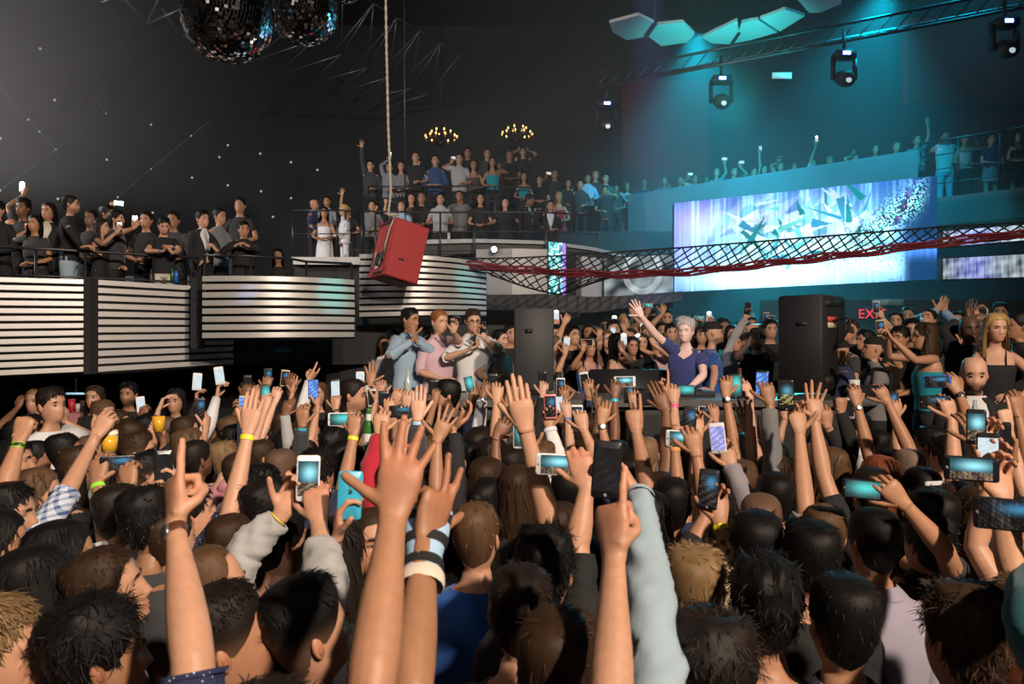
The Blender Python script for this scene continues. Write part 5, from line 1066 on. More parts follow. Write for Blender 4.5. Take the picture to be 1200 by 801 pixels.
pe(258, 690, 1.78, 'm', 'thin', 'lbrown', 'hood', 'lgrey', 'light', yaw=75, pitch=12, hands=['L hold 338,582 d=1.98 e=285,648,1.95 n=f a=20 b=yellow w=steel', 'R hold 371,588 d=1.92 e=384,700,1.72 n=b a=-8 ph=361,560,p,2,stage,w sl=.86'], lab='balding man in a light grey hoodie filming on a white phone')
pe(280, 752, 1.42, 'm', 'fade', 'dark', 'tee', 'black', 'tan', yaw=70, pitch=12, lab='dark-haired man with clipped sides at the bottom edge under the hoodie man')
pe(374, 738, 1.48, 'm', 'fade', 'black', 'tee', 'maroon', 'light', yaw=52, pitch=14, lab='man with a black-topped fade haircut and maroon shirt at the bottom')
pe(330, 634, 2.12, 'm', 'crop', 'black', 'tee', 'black', 'light', yaw=45, pitch=2, lab='man with a bare neck and cropped black hair behind the grey sleeves')
pe(306, 575, 2.9, 'm', 'short', 'black', 'tee', 'black', 'light', yaw=118, pitch=0, lab='man with dark brows looking sideways beside the hairy yellow-banded arm')
pe(318, 600, 2.55, 'm', 'curly', 'black', 'tee', 'char', 'olive', yaw=50, lab='black curly head just below the man with dark brows')
pe(440, 640, 2.3, 'f', 'long', 'brown', 'tank', 'black', 'light', yaw=150, pitch=14, lab='woman with long brown hair gazing up past the big open hand')
pe(560, 628, 2.12, 'm', 'crop', 'lbrown', 'tee', 'blue', 'light', yaw=14, hands=['R flat 612,482 d=2.0 e=645,616,2.0 a=-10 tf=.05'], lab='light-brown-haired man in a blue t-shirt stretching up a flat hand')
pe(612, 716, 1.62, 'm', 'crop', 'dark', 'tee', 'char', 'light', yaw=12, lab='dark brown back of a head left of the big pointing fist')
pe(655, 782, 1.32, 'm', 'short', 'brown', 'tee', 'lav', 'light', yaw=12, lab='brown-haired head at the bottom edge left of the pointing forearm')
pe(640, 668, 1.92, 'm', 'curly', 'black', 'long', 'black', 'light', yaw=14, hands=['R hold 679,551 d=2.02 e=676,640,1.98 a=-22 sl=.6 ph=653,544,l,2,stage,w'], lab='black-haired person in a black sleeve holding a white phone sideways')
pe(812, 692, 1.76, 'm', 'short', 'sand', 'shirt', 'black', 'light', yaw=8, lab='sandy wavy-haired head right of the pale denim sleeve')
pe(786, 592, 2.4, 'm', 'crop', 'black', 'tee', 'navy', 'tan', yaw=4, hands=['L point 744,490 d=2.6 e=760,578,2.5 a=-4'], lab='round black-haired head whose arm points one finger at the stage')
pe(758, 612, 2.25, 'f', 'long', 'black', 'tee', 'black', 'light', yaw=4, lab='long straight black hair just right of the cyan wristband')
pe(884, 642, 2.02, 'm', 'short', 'black', 'shirt', 'burber', 'tan', yaw=2, hands=['L hold 842,592 d=2.12 e=868,690,2.0 n=f b=yellow sl=.80 ph=830,573,p,5,dim,k'], lab='black-haired man in tan checked sleeve holding up a big black phone')
pe(906, 585, 2.62, 'm', 'crop', 'black', 'shirt', 'mauve', 'light', yaw=0, hands=['L hold 853,534 d=2.75 e=884,606,2.6 n=f b=red a=-14 ph=841,513,p,-6,lilac,w', 'R hold 934,492 d=2.7 e=944,602,2.55 n=f sl=.40 a=-6 ph=921,463,p,-2,night,k'], lab='man in a mauve shirt holding up two phones, red wristband')
pe(895, 712, 1.6, 'm', 'curly', 'black', 'tee', 'black', 'tan', yaw=2, lab='black curly head at lower right, left of the dotted collar')
pe(986, 728, 1.56, 'm', 'crop', 'black', 'shirt', 'bdots', 'tan', yaw=2, lab='sleek black head above a white-dotted dark collar')
pe(1024, 636, 2.02, 'm', 'crop', 'black', 'shirt', 'lav', 'tan', yaw=-8, pitch=0, lab='tall black-haired man in a lavender shirt, bare neck showing')
pe(1084, 636, 3.15, 'm', 'curly', 'black', 'roll', 'char', 'tan', yaw=-12, fixd=1, hands=['R hold 1047,577 d=2.3 e=1108,646,3.0 a=-42 sl=.42 d=3.0 ph=1011,573,l,2,teal,k'], lab='dark wavy-haired man reaching left with a sideways phone')
pe(1126, 748, 1.4, 'm', 'messy', 'brown', 'tee', 'navy', 'light', yaw=-10, lab='big tousled brown head in the bottom right foreground')
pe(1196, 738, 1.5, 'f', 'short', 'lbrown', 'tee', 'maroon', 'light', yaw=-15, lab='light brown head cut off by the right edge near the bottom')
pe(1142, 606, 2.5, 'f', 'long', 'brown', 'tee', 'maroon', 'light', yaw=-20, hands=['L hold 1107,603 d=2.7 n=f a=-12 ph=1097,583,p,-8,off,w'], lab='woman with long brown hair in a burgundy top, white phone at her left')
pe(832, 792, 1.3, 'm', 'curly', 'dark', 'tee', 'black', 'light', yaw=5, lab='dark curly head cut off by the bottom edge, right of the denim sleeve')
pe(14, 602, 2.62, 'm', 'short', 'black', 'roll', 'plaid', 'light', yaw=85, pitch=4, beard=.35, hands=['R grip 121,497 d=3.0 e=64,604,2.7 sl=.60 a=28'], lab='man in a blue plaid shirt raising a cup of beer')
pe(20, 540, 3.5, 'm', 'short', 'black', 'tee', 'char', 'light', yaw=80, lab='dark-haired man in profile above the plaid-shirt man')
pe(-22, 600, 3.0, 'm', 'short', 'dark', 'tee', 'black', 'tan', yaw=70, hands=['R fist 27,500 d=3.1 e=5,572,3.0 b=green w=black a=10'], lab='man at the left edge with a green wristband and black watch')
pe(48, 580, 3.0, 'f', 'long', 'lbrown', 'tee', 'black', 'light', yaw=70, lab='light-brown-haired woman above the plaid sleeve')
pe(145, 602, 2.5, 'm', 'crop', 'dark', 'tee', 'white', 'olive', yaw=50, hands=['L grip 117,549 d=2.66 e=127,640,2.5 b=green a=6', 'R grip 151,556 d=2.66 e=168,640,2.5 b=green a=-8 ph=138,543,l,0,dim,k'], lab='man with two green wristbands aiming a black camera phone')
pe(168, 530, 3.5, 'm', 'fade', 'brown', 'tee', 'char', 'light', yaw=75, pitch=10, lab='man with brown fade haircut behind the raised pointing finger')
pe(180, 503, 4.3, 'm', 'short', 'black', 'tee', 'black', 'light', yaw=85, pitch=22, lab='black-haired man with upturned face, right of the beer cup')
pe(122, 486, 4.6, 'm', 'crop', 'lbrown', 'tee', 'char', 'light', yaw=110, pitch=4, beard=.4, lab='light-brown-haired man just behind the hand with the beer')
pe(140, 497, 4.9, 'f', 'long', 'brown', 'tee', 'black', 'light', yaw=85, lab='brown-haired woman in profile right of the beer cup')
pe(228, 524, 3.6, 'm', 'bob', 'lbrown', 'shirt', 'denim', 'light', yaw=70, pitch=12, hands=['R hold 242,493 d=3.8 n=l a=0 e=230,545,3.6 sl=.3 ph=234,478,p,3,dim,k'], lab='man with longish light brown hair in a pale denim shirt')
pe(78, 530, 3.5, 'm', 'crop', 'black', 'tee', 'black', 'tan', yaw=65, lab='black-haired head left of the beer-raising forearm')
pe(98, 548, 3.2, 'f', 'long', 'brown', 'tee', 'black', 'light', yaw=60, lab='long brown hair directly under the beer-raising forearm')
pe(62, 475, 6.0, 'm', 'short', 'dark', 'tee', 'white', 'light', yaw=115, hands=['L hold 77,484 n=l ph=70,474,p,-8,white,w'], lab='pale-faced man with a lit white phone near the pink bar tables')
pe(333, 550, 3.2, 'm', 'buzz', 'dark', 'tee', 'black', 'olive', yaw=30, lab='man with a shaved head left of the white phone')
pe(374, 556, 2.95, 'm', 'curly', 'black', 'tee', 'navy', 'tan', yaw=25, hands=['R grip 415,496 d=3.0 e=401,580,2.9 b=yellow ph=400,491,l,0,teal,w'], lab='black curly-haired man filming sideways with a yellow-banded wrist')
pe(395, 524, 4.0, 'm', 'curly', 'black', 'tee', 'black', 'olive', yaw=35, lab='black curly head left of the yellow wristband in the middle')
pe(415, 463, 6.5, 'm', 'crop', 'dark', 'tee', 'char', 'light', yaw=95, pitch=2, beard=.4, lab='short-haired man in profile facing right under the stage men')
pe(524, 464, 6.6, 'm', 'short', 'black', 'jacket', 'black', 'light', yaw=-95, pitch=0, beard=.9, acc='white', lab='bearded security man in a black suit facing left')
pe(532, 540, 3.4, 'm', 'short', 'black', 'tee', 'white', 'light', yaw=18, lab='black-haired man in a white t-shirt below the stage men')
pe(577, 536, 3.6, 'f', 'long', 'dark', 'tee', 'black', 'light', yaw=15, lab='woman with sleek dark brown hair left of the flat raised hand')
pe(608, 576, 2.95, 'f', 'long', 'brown', 'tee', 'black', 'light', yaw=15, lab='woman with long streaked brown hair under the flat raised hand')
pe(572, 566, 3.1, 'f', 'bob', 'brown', 'tee', 'black', 'light', yaw=15, lab='wavy brown-haired woman between the white t-shirt man and streaked hair')
pe(668, 580, 2.75, 'm', 'short', 'black', 'tee', 'dblue', 'tan', yaw=12, lab='black-haired head under the sideways white phone in the middle')
pe(722, 540, 3.6, 'm', 'crop', 'black', 'tee', 'navy', 'light', yaw=8, lab='black-haired head behind the big pointing index finger')
pe(655, 518, 4.2, 'f', 'bob', 'brown', 'tee', 'sky', 'light', yaw=12, lab='brown-haired woman right of the flat raised hand')
pe(905, 542, 3.5, 'm', 'crop', 'black', 'tee', 'black', 'tan', yaw=-2, lab='glossy black head just above the man in mauve')
pe(872, 530, 3.8, 'm', 'crop', 'black', 'tee', 'navy', 'light', yaw=0, lab='dark cropped head right of the lilac-screened phone')
pe(972, 550, 3.4, 'f', 'long', 'lbrown', 'tee', 'black', 'light', yaw=-10, lab='woman with long golden brown hair right of the two raised hands')
pe(1003, 502, 4.7, 'm', 'short', 'black', 'shirt', 'white', 'light', yaw=-75, pitch=2, lab='man with slicked black hair in a white shirt facing left')
pe(1028, 562, 3.1, 'f', 'long', 'red', 'tee', 'black', 'light', yaw=-12, lab='auburn-haired woman behind the teal-screened sideways phone')
pe(1062, 550, 3.3, 'm', 'buzz', 'grey', 'tee', 'yellow', 'tan', yaw=-15, lab='greying close-cropped head right of the auburn hair')
pe(1086, 522, 3.9, 'm', 'messy', 'black', 'shirt', 'pink', 'light', yaw=-40, pitch=8, lab='messy black-haired man in a pink shirt')
pe(1024, 524, 4.0, 'm', 'crop', 'black', 'tee', 'black', 'tan', yaw=-18, lab='dark head just above the auburn hair')
pe(1088, 610, 2.55, 'm', 'short', 'black', 'tee', 'black', 'tan', yaw=-16, lab='dark head left of the white dark-screened phone')
pe(948, 655, 2.0, 'm', 'short', 'black', 'tee', 'black', 'light', yaw=-2, lab='dark head left of the tall lavender-shirted man')
pe(1190, 548, 3.0, 'm', 'short', 'black', 'tee', 'black', 'tan', yaw=-25, hands=['L grip 1117,450 d=3.0 e=1152,540,2.8 b=black w=black a=-28 ph=1098,447,l,-3,dim,b'], lab='man at the right edge filming with a blue-cased phone')
# arms whose owners stand just below the frame
pe(318, 890, 1.25, 'm', 'short', 'dark', 'roll', 'dots', 'light', yaw=30, hands=['L point 206,580 d=1.72 e=226,772,1.5 w=leather sl=.54 n=br a=-2'], lab='person below the frame pointing up, brown leather watch and dotted sleeve')
pe(372, 905, 1.2, 'm', 'short', 'black', 'roll', 'navy', 'tan', yaw=12, hands=['R open 468,566 d=1.5 e=434,812,1.28 sl=.44 a=10'], lab='person below the frame with a big spread hand in the foreground')
pe(590, 925, 1.15, 'm', 'short', 'black', 'tee', 'black', 'olive', yaw=8, hands=['L two 511,598 d=1.74 e=482,805,1.45 a=20 n=bl'], lab='person below the frame wearing a pale blue wrist brace')
pe(745, 960, 1.12, 'm', 'short', 'black', 'tee', 'black', 'light', yaw=8, hands=['L point 716,614 d=1.66 e=716,850,1.42 a=-4 n=br'], lab='person below the frame pointing with a big foreground fist')
pe(880, 920, 1.15, 'm', 'short', 'brown', 'shirt', 'denim', 'light', yaw=2, hands=['L grip 731,560 d=2.05 e=764,715,1.72 b=cyan a=-40 n=l ph=711,550,p,4,off,k'], lab='person below the frame in a pale denim sleeve with cyan wristband')
pe(1268, 720, 1.55, 'm', 'short', 'black', 'tee', 'black', 'light', yaw=-25, hands=['L hold 1169,563 d=1.78 n=f e=1185,660,1.65 a=-8 ph=1138,549,l,0,stage,k'], lab='person beyond the right edge filming on a large sideways phone')
pe(1320, 830, 1.05, 'm', 'short', 'black', 'long', 'dteal', 'light', yaw=-25, hands=['L hold 1216,636 d=1.22 n=f e=1208,720,1.1 ph=1184,603,l,0,dim,k'], lab='person beyond the right edge with the nearest, blurred phone')
pe(400, 650, 2.55, 'f', 'long', 'dark', 'tee', 'black', 'light', yaw=40, hands=['L hold 396,604 d=2.3 n=r e=385,665,2.4 ph=410,580,p,3,off,c bk'], lab='person hidden behind the grey sleeve holding a bright blue phone')
pe(468, 566, 3.2, 'm', 'short', 'dark', 'long', 'red', 'light', yaw=25, hands=['L grip 446,494 d=3.35 e=432,560,3.2 a=4'], lab='person in a red sleeve holding up a green bottle')
pe(1190, 620, 2.3, 'm', 'crop', 'dark', 'tee', 'black', 'light', yaw=-25, hands=['L hold 1157,513 d=2.5 n=f ph=1144,500,p,0,stage,k'], lab='dark-haired person at the right edge behind the large sideways phone')

# ------------------------------------------------------------------ hands and phones over the middle of the crowd
PAL = ['black']*8+['char']*3+['navy']*2+['grey', 'lgrey', 'white', 'white', 'dblue', 'maroon', 'sky', 'brown', 'dteal', 'lav', 'pink', 'stripe', 'greyplaid']
R2 = random.Random(21)
def look():
    sex = 'f' if R2.random() < .36 else 'm'; hair = R2.choice(['long', 'long', 'bob', 'tail', 'bun']) if sex == 'f' else R2.choice(['short', 'crop', 'crop', 'fade', 'curly', 'messy', 'short', 'buzz', 'capback' if R2.random() < .3 else 'crop'])
    hc = R2.choice(['black', 'black', 'black', 'dark', 'dark', 'brown', 'brown', 'lbrown', 'sand' if R2.random() < .5 else 'dark']); tc = R2.choice(PAL); top = R2.choice(['tee', 'tee', 'tee', 'shirt', 'long', 'polo']) if sex == 'm' else R2.choice(['tee', 'tank', 'blouse', 'tee'])
    return dict(sex=sex, hair=hair, hc=hc, top=top, tc=tc, skin=R2.choice(['light', 'light', 'light', 'tan', 'tan', 'olive', 'fair', 'brown']), beard=.7 if sex == 'm' and R2.random() < .3 else 0)
def ho(hx, hy, d, o='', side=None, pose='grip', two=None, **kw):
    d = min(d*1.24, 6.85 if hx > 185 else 8.2)
    """someone of whom mainly a raised hand shows"""
    side = side or R2.choice('RL'); sx = -1 if side == 'R' else 1; X = (hx-CX)/F*d+sx*R2.uniform(.14, .24); db = d-R2.uniform(.12, .22); z = R2.uniform(1.34, 1.47); l = look(); l.update(kw)
    hs = ['%s %s %g,%g d=%g %s' % (side, pose, hx, hy, d, o)]
    if two: hs.append('%s %s %g,%g d=%g %s' % ('L' if side == 'R' else 'R', two[0], two[1], two[2], d, two[3] if len(two) > 3 else ''))
    pe(CX+X/db*F, CY-(z-CAMZ)/db*F, db, hands=hs, yaw=None, fixd=1, pitch=R2.uniform(2, 14), hy=R2.uniform(-10, 10), **l)
for a in [
 (230, 466, 5.4, 'n=r ph=231,447,p,4,white,w', 'R', 'hold'), (255, 458, 5.2, 'n=r ph=257,440,p,-8,white,w a=6', 'R', 'hold', None, dict(tc='white', top='shirt', sex='m', hair='crop')),
 (311, 470, 4.6, 'n=b ph=311,462,p,-2,teal,k', 'R', 'hold'), (323, 462, 4.7, 'a=6', 'R', 'grip'), (288, 457, 6.4, 'ph=290,449,p,0,off,k', 'R', 'hold'), (285, 482, 4.4, 'n=l ph=286,476,p,4,blue,s', 'L', 'hold'),
 (345, 455, 5.6, 'a=18 n=l ', 'R', 'open'), (367, 441, 6.0, 'a=38 n=l', 'R', 'horns', None, dict(tc='white', top='shirt', sex='m')), (373, 468, 4.8, 'n=l ph=367,456,p,0,blue,b', 'R', 'hold'), (338, 478, 4.6, 'b=green a=22', 'L', 'relax', None, dict(tc='lgrey', top='shirt')),
 (354, 487, 4.0, 'b=cyan a=-4', 'L', 'grip'), (340, 449, 7.0, 'ph=334,443,p,6,dim,g', 'L', 'hold'), (394, 470, 4.9, 'w=silver ph=393,455,p,-2,white,k a=4', 'R', 'hold', None, dict(tc='grey', sex='f')), (421, 452, 6.4, 'ph=422,445,p,0,white,w', 'R', 'hold'),
 (434, 441, 6.6, 'a=-3 n=f', 'R', 'open', None, dict(skin='tan')), (441, 462, 5.2, 'n=l ph=436,466,p,-4,off,s', 'R', 'hold'), (446, 456, 5.6, 'ph=445,457,p,10,blue,w', 'L', 'hold'), (466, 466, 4.8, 'a=35 b=pink', 'L', 'grip'), (478, 470, 4.3, 'n=b ph=489,466,p,-2,dim,k a=6', 'L', 'hold'),
 (490, 478, 3.4, 'b=lblue', 'L', 'flat', None, dict(tc='char')), (510, 462, 5.2, 'ph=507,455,p,2,off,k', 'R', 'grip'), (472, 488, 3.9, 'n=f ph=470,482,l,0,dim,k', 'R', 'hold'), (520, 502, 2.9, 'a=30', 'R', 'open', None, dict(tc='black')), (545, 497, 3.1, 'a=68 n=u', 'R', 'relax', None, dict(tc='black', top='long')),
 (556, 466, 4.9, 'ph=550,450,p,-12,teal,s a=18', 'L', 'hold'), (570, 456, 4.6, 'w=silver a=28 ph=577,449,p,2,off,k', 'R', 'hold'), (583, 460, 4.3, 'a=6', 'R', 'hold', None, dict(skin='light')), (600, 469, 4.4, 'w=gold b=yellow a=30', 'R', 'grip'), (590, 503, 3.3, 'n=b a=40', 'L', 'relax', None, dict(sex='f')),
 (620, 515, 3.2, 'n=f ph=610,508,p,0,teal,w a=-6', 'R', 'hold', None, dict(sex='f', tc='teal')), (637, 455, 5.4, 'a=8 ph=636,445,p,-6,off,k', 'R', 'hold'), (660, 463, 5.2, 'ph=657,453,p,0,dim,w a=-8', 'L', 'hold'), (689, 455, 5.2, 'ph=685,446,p,-8,off,w a=-6', 'L', 'hold'), (644, 490, 3.8, 'n=f ph=645,476,p,-3,dim,r', 'R', 'hold', None, dict(sex='f')),
 (663, 478, 4.4, 'b=blue ph=654,474,p,0,white,k a=-12', 'R', 'hold'), (682, 492, 3.9, 'ph=676,488,p,0,dim,w a=-10', 'R', 'hold', None, dict(tc='denim')), (722, 455, 4.3, 'b=cyan ph=732,447,l,-1,stage,w a=10', 'R', 'hold', None, dict(sex='f')), (709, 484, 3.5, 'w=silver a=22', 'L', 'relax', None, dict(sex='f', hair='long')),
 (783, 452, 4.4, 'a=14 n=l', 'R', 'point', None, dict(tc='grey')), (790, 462, 4.4, 'b=pink ph=803,457,l,0,teal,k', 'R', 'hold'), (774, 470, 3.6, 'a=-30 ph=761,467,l,-4,off,k', 'R', 'flat'), (816, 497, 3.4, 'n=f ph=808,492,p,6,dim,k a=-10', 'R', 'hold'), (797, 507, 3.0, 'a=28 b=orange', 'L', 'fist', None, dict(sex='f', tc='navy')),
 (812, 516, 2.75, 'n=b ph=800,514,l,2,stage,w a=-12', 'R', 'hold', None, dict(tc='black', skin='tan')), (838, 483, 4.6, 'ph=830,482,l,3,dim,w', 'R', 'hold'), (852, 452, 3.7, 'w=black ph=862,452,p,-2,teal,k a=8', 'L', 'hold'), (872, 456, 3.8, 'a=-30', 'R', 'relax', None, dict(sex='f')), (899, 460, 3.6, 'ph=893,449,p,2,blue,k a=-12', 'R', 'hold', None, dict(tc='grey', top='long', sex='m')),
 (874, 490, 3.8, 'w=gold a=-4 n=b', 'R', 'open', None, dict(tc='lav')), (955, 477, 3.2, 'a=6 n=f', 'L', 'open', None, dict(tc='black', hair='crop', sex='m')), (1003, 463, 3.9, 'w=silver a=-4', 'L', 'grip', ('hold', 1034, 462, 'ph=1017,458,l,-2,off,k a=-30'), dict(sex='m', tc='black', skin='tan')), (987, 473, 4.4, 'a=10 ph=995,478,p,0,off,s', 'R', 'fist'),
 (1110, 478, 3.4, 'ph=1096,471,l,-2,dim,k a=-20', 'R', 'hold'), (1178, 487, 3.2, 'a=-8', 'L', 'point', None, dict(tc='white')), (1192, 473, 3.3, 'ph=1196,483,p,0,stage,k', 'L', 'hold'), (1186, 522, 2.9, 'b=blue n=l ph=1174,513,p,0,off,k', 'L', 'hold'), (1162, 540, 2.3, 'n=f ph=1158,531,p,0,white,k', 'L', 'hold'),
 (190, 472, 6.6, 'a=25 n=r', 'R', 'relax'), (168, 482, 5.6, 'ph=165,474,p,-6,white,w', 'R', 'hold'), (72, 487, 5.2, 'n=l a=15', 'R', 'grip', None, dict(skin='tan')), (22, 470, 6.6, 'a=0', 'R', 'grip', None, dict(skin='brown')), (183, 560, 2.75, 'n=r a=50 b=blue ph=192,547,p,0,off,k', 'L', 'hold', None, dict(tc='black')),
 (312, 448, 7.4, 'ph=314,441,p,0,dim,k', 'R', 'hold'), (300, 462, 6.8, '', 'L', 'grip'), (408, 474, 5.6, 'a=10', 'R', 'fist'), (455, 476, 4.4, 'a=-6 ph=450,470,p,0,off,k', 'R', 'hold'), (532, 470, 5.4, 'a=-15', 'R', 'relax'), (742, 468, 4.8, 'ph=737,461,p,4,dim,k', 'L', 'hold'), (700, 470, 5.0, 'a=-8', 'R', 'peace'), (918, 480, 4.6, 'a=-8', 'L', 'relax'), (970, 488, 4.0, 'a=6', 'R', 'relax'), (1050, 478, 4.4, 'ph=1046,470,p,0,dim,k', 'L', 'hold'), (1140, 505, 2.9, 'a=-10', 'R', 'relax')]:
    kw = a[7] if len(a) > 7 else {}; ho(a[0], a[1], a[2], a[3], a[4], a[5], a[6] if len(a) > 6 else None, **kw)
# ------------------------------------------------------------------ people on and around the stage (deck at 0.6 m)
S_ = dict(zf=.60, zone='stage')
def st(px, py, d, sex, hair, hc, top, tc, skin='light', **k): k = {**S_, **k}; return pe(px, py, d, sex, hair, hc, top, tc, skin, **k)
st(803, 388, 8.5, 'm', 'quiff', 'silver', 'tee', 'djnavy', 'pale', yaw=207, hy=0, pitch=4, hands=['R open 749,364 a=-22 d=8.35', 'L relax 800,452 n=d a=-60 d=8.1 tf=-.2'], acc='vneck', lab='silver-haired DJ in navy t-shirt with an arm thrown up')
st(836, 390, 8.9, 'm', 'capback', 'black', 'long', 'royal', 'light', yaw=95, beard=.6, pitch=2, hands=['R relax 828,454 n=d a=-60 d=8.2 tf=-.2 sl=.42'], lab='man in blue with a backward black cap beside the DJ')
st(887, 397, 9.0, 'm', 'beanie', 'black', 'tee', 'black', 'light', yaw=195, beard=.8, hands=['L grip 892,397 d=8.65 a=-14 n=l', 'R grip 878,397 d=8.65 a=14 n=r ph=884,393,l,0,off,k'], lab='black-capped man in black holding a camera to his face')
st(862, 402, 9.8, 'm', 'short', 'black', 'shirt', 'lgrey', 'light', yaw=190, hands=['R hold 874,368 d=9.7 n=f ph=876,361,p,8,off,k a=12'], lab='man raising a phone on a long pale sleeve behind the cap man')
st(903, 386, 10.4, 'm', 'short', 'black', 'tee', 'black', 'light', hands=['R hold 899,376 n=f ph=898,372,p,0,dim,g'], lab='man with a gold phone half hidden by the black speaker')
st(480, 374, 9.0, 'm', 'crop', 'black', 'shirt', 'sky', 'tan', yaw=130, hy=-10, pitch=-2, hands=['R flat 484,394 d=8.72 a=22 n=r', 'L flat 488,393 d=8.75 a=-8 n=l'], lc='black', lab='man in a pale blue shirt clasping his hands on the stage')
st(515, 377, 9.0, 'm', 'crop', 'ginger', 'roll', 'rose', 'fair', yaw=140, pitch=0, hands=['L hold 533,382 d=8.6 n=f sl=.62 a=14 ph=534,377,p,14,off,k'], lc='lgrey', lab='ginger man in a pale pink shirt aiming a phone')
st(554, 375, 9.0, 'm', 'crop', 'brown', 'roll', 'white', 'fair', yaw=165, pitch=-8, glasses=True, hands=['L hold 567,389 d=8.65 n=f a=0 sl=.62 ph=566,384,p,0,off,k', 'R relax 554,408 d=8.7 a=70 n=u sl=.62'], lc='char', lab='man in a white shirt and glasses reading a phone on stage')
st(587, 398, 9.2, 'm', 'crop', 'black', 'polo', 'lgrey', 'fair', yaw=125, hands=['R relax 584,440 d=8.8 n=d a=30'], lab='dark-haired man in a pale grey shirt beside the grey speaker')
st(599, 391, 10.0, 'm', 'short', 'black', 'tee', 'black', 'light', yaw=160, lab='dark man peeping out beside the grey speaker')
st(462, 398, 9.7, 'm', 'short', 'black', 'shirt', 'white', 'light', yaw=150, lab='person in a white shirt hidden behind the pale blue shirt man')
st(503, 398, 9.7, 'm', 'crop', 'dark', 'polo', 'white', 'light', yaw=170, lab='person in white between the blue-shirt and pink-shirt men')
st(450, 404, 10.2, 'f', 'long', 'dark', 'tee', 'grey', 'tan', yaw=160, lab='dim person in grey at the left end of the stage')
# packed audience behind the DJ
st(651, 404, 9.1, 'm', 'buzz', 'dark', 'tee', 'grey', 'light', yaw=105, beard=.3, hands=['R hold 662,409 n=b ph=664,402,p,6,white,w d=8.8'], lab='close-cropped man in profile right of the grey speaker')
st(672, 393, 9.5, 'm', 'short', 'black', 'tee', 'black', 'light', yaw=150, pitch=8, hands=['R hold 664,374 a=30 d=9.3 ph=673,369,l,-12,off,k'], lab='man in black with one arm raised, filming over the DJ')
st(650, 392, 10.2, 'm', 'short', 'black', 'tee', 'char', 'light', yaw=150, hands=['R hold 651,377 ph=652,370,p,0,white,w fl'], lab='person shining a phone light above the grey speaker edge')
st(691, 407, 9.1, 'f', 'long', 'brown', 'tank', 'blue', 'tan', yaw=160, hands=['R hold 683,405 n=b d=8.8 ph=688,401,l,2,off,g'], lab='tanned woman in blue filming with a gold phone')
st(700, 400, 9.6, 'f', 'long', 'brown', 'tank', 'navy', 'tan', yaw=150, hands=['R hold 702,389 ph=705,385,p,6,off,k d=9.4'], lab='long brown-haired woman holding a black phone up, right of the gold phone')
st(711, 398, 9.9, 'f', 'long', 'lbrown', 'tee', 'black', 'light', yaw=160, hands=['L hold 717,396 ph=718,390,p,10,white,w'], lab='light-brown-haired woman with a white phone behind the DJ')
st(725, 402, 9.3, 'f', 'long', 'black', 'tank', 'stripe', 'light', yaw=120, hands=['L hold 729,405 d=9.0 ph=731,398,p,0,white,w fl'], lab='black-haired woman in a striped top with a shining phone')
st(719, 386, 10.6, 'm', 'short', 'dark', 'tee', 'char', 'light', hands=['R hold 721,382 ph=720,376,p,0,white,w fl'], lab='person with a shining phone held high behind the striped top')
st(741, 406, 9.4, 'f', 'bob', 'dark', 'tee', 'black', 'tan', yaw=170, hands=['L hold 748,402 ph=749,398,p,-20,white,w fl'], lab='dark-haired woman with a shining phone near the equipment case')
for k, (px, py, d, sx, hr, hc, tc, o) in enumerate([(733, 378, 11, 'f', 'long', 'blond', 'char', 'L hold 742,364 ph=741,360,p,0,off,k'), (747, 390, 10.4, 'm', 'crop', 'sand', 'grey', 'R hold 752,389 ph=753,385,p,4,white,w'), (759, 391, 10.2, 'm', 'short', 'lbrown', 'black', None), (768, 399, 9.8, 'f', 'long', 'blond', 'rose', 'L fist 766,398'), (787, 390, 10.6, 'm', 'short', 'black', 'black', None), (781, 373, 11.4, 'm', 'crop', 'dark', 'grey', 'R hold 776,362 ph=783,358,l,-6,off,k'), (752, 402, 9.7, 'f', 'long', 'brown', 'black', None), (738, 396, 10.1, 'f', 'long', 'brown', 'char', 'L relax 732,382'), (765, 374, 11.8, 'm', 'short', 'black', 'char', 'R hold 758,364 ph=759,358,l,0,teal,w'), (708, 384, 11.2, 'm', 'crop', 'dark', 'black', None), (690, 390, 10.8, 'f', 'long', 'dark', 'black', None),
        (822, 393, 10.4, 'f', 'long', 'brown', 'maroon', None), (848, 384, 11.2, 'm', 'short', 'dark', 'char', 'R hold 832,376 ph=831,371,p,0,white,w fl'), (872, 388, 11, 'm', 'short', 'black', 'navy', None), (815, 380, 11.6, 'm', 'crop', 'dark', 'black', 'R hold 819,377 ph=819,373,l,0,teal,w'), (858, 392, 10.6, 'f', 'long', 'dark', 'teal', None), (880, 381, 11.6, 'm', 'crop', 'black', 'char', None), (667, 405, 10.5, 'f', 'bob', 'dark', 'char', None), (776, 388, 11.1, 'f', 'long', 'dark', 'navy', None)]):
    st(px, py, d, sx, hr, hc, 'tee', tc, R2.choice(['light', 'tan', 'light', 'olive']), hands=[o+' d=%.2f' % (d-.2)] if o else ())
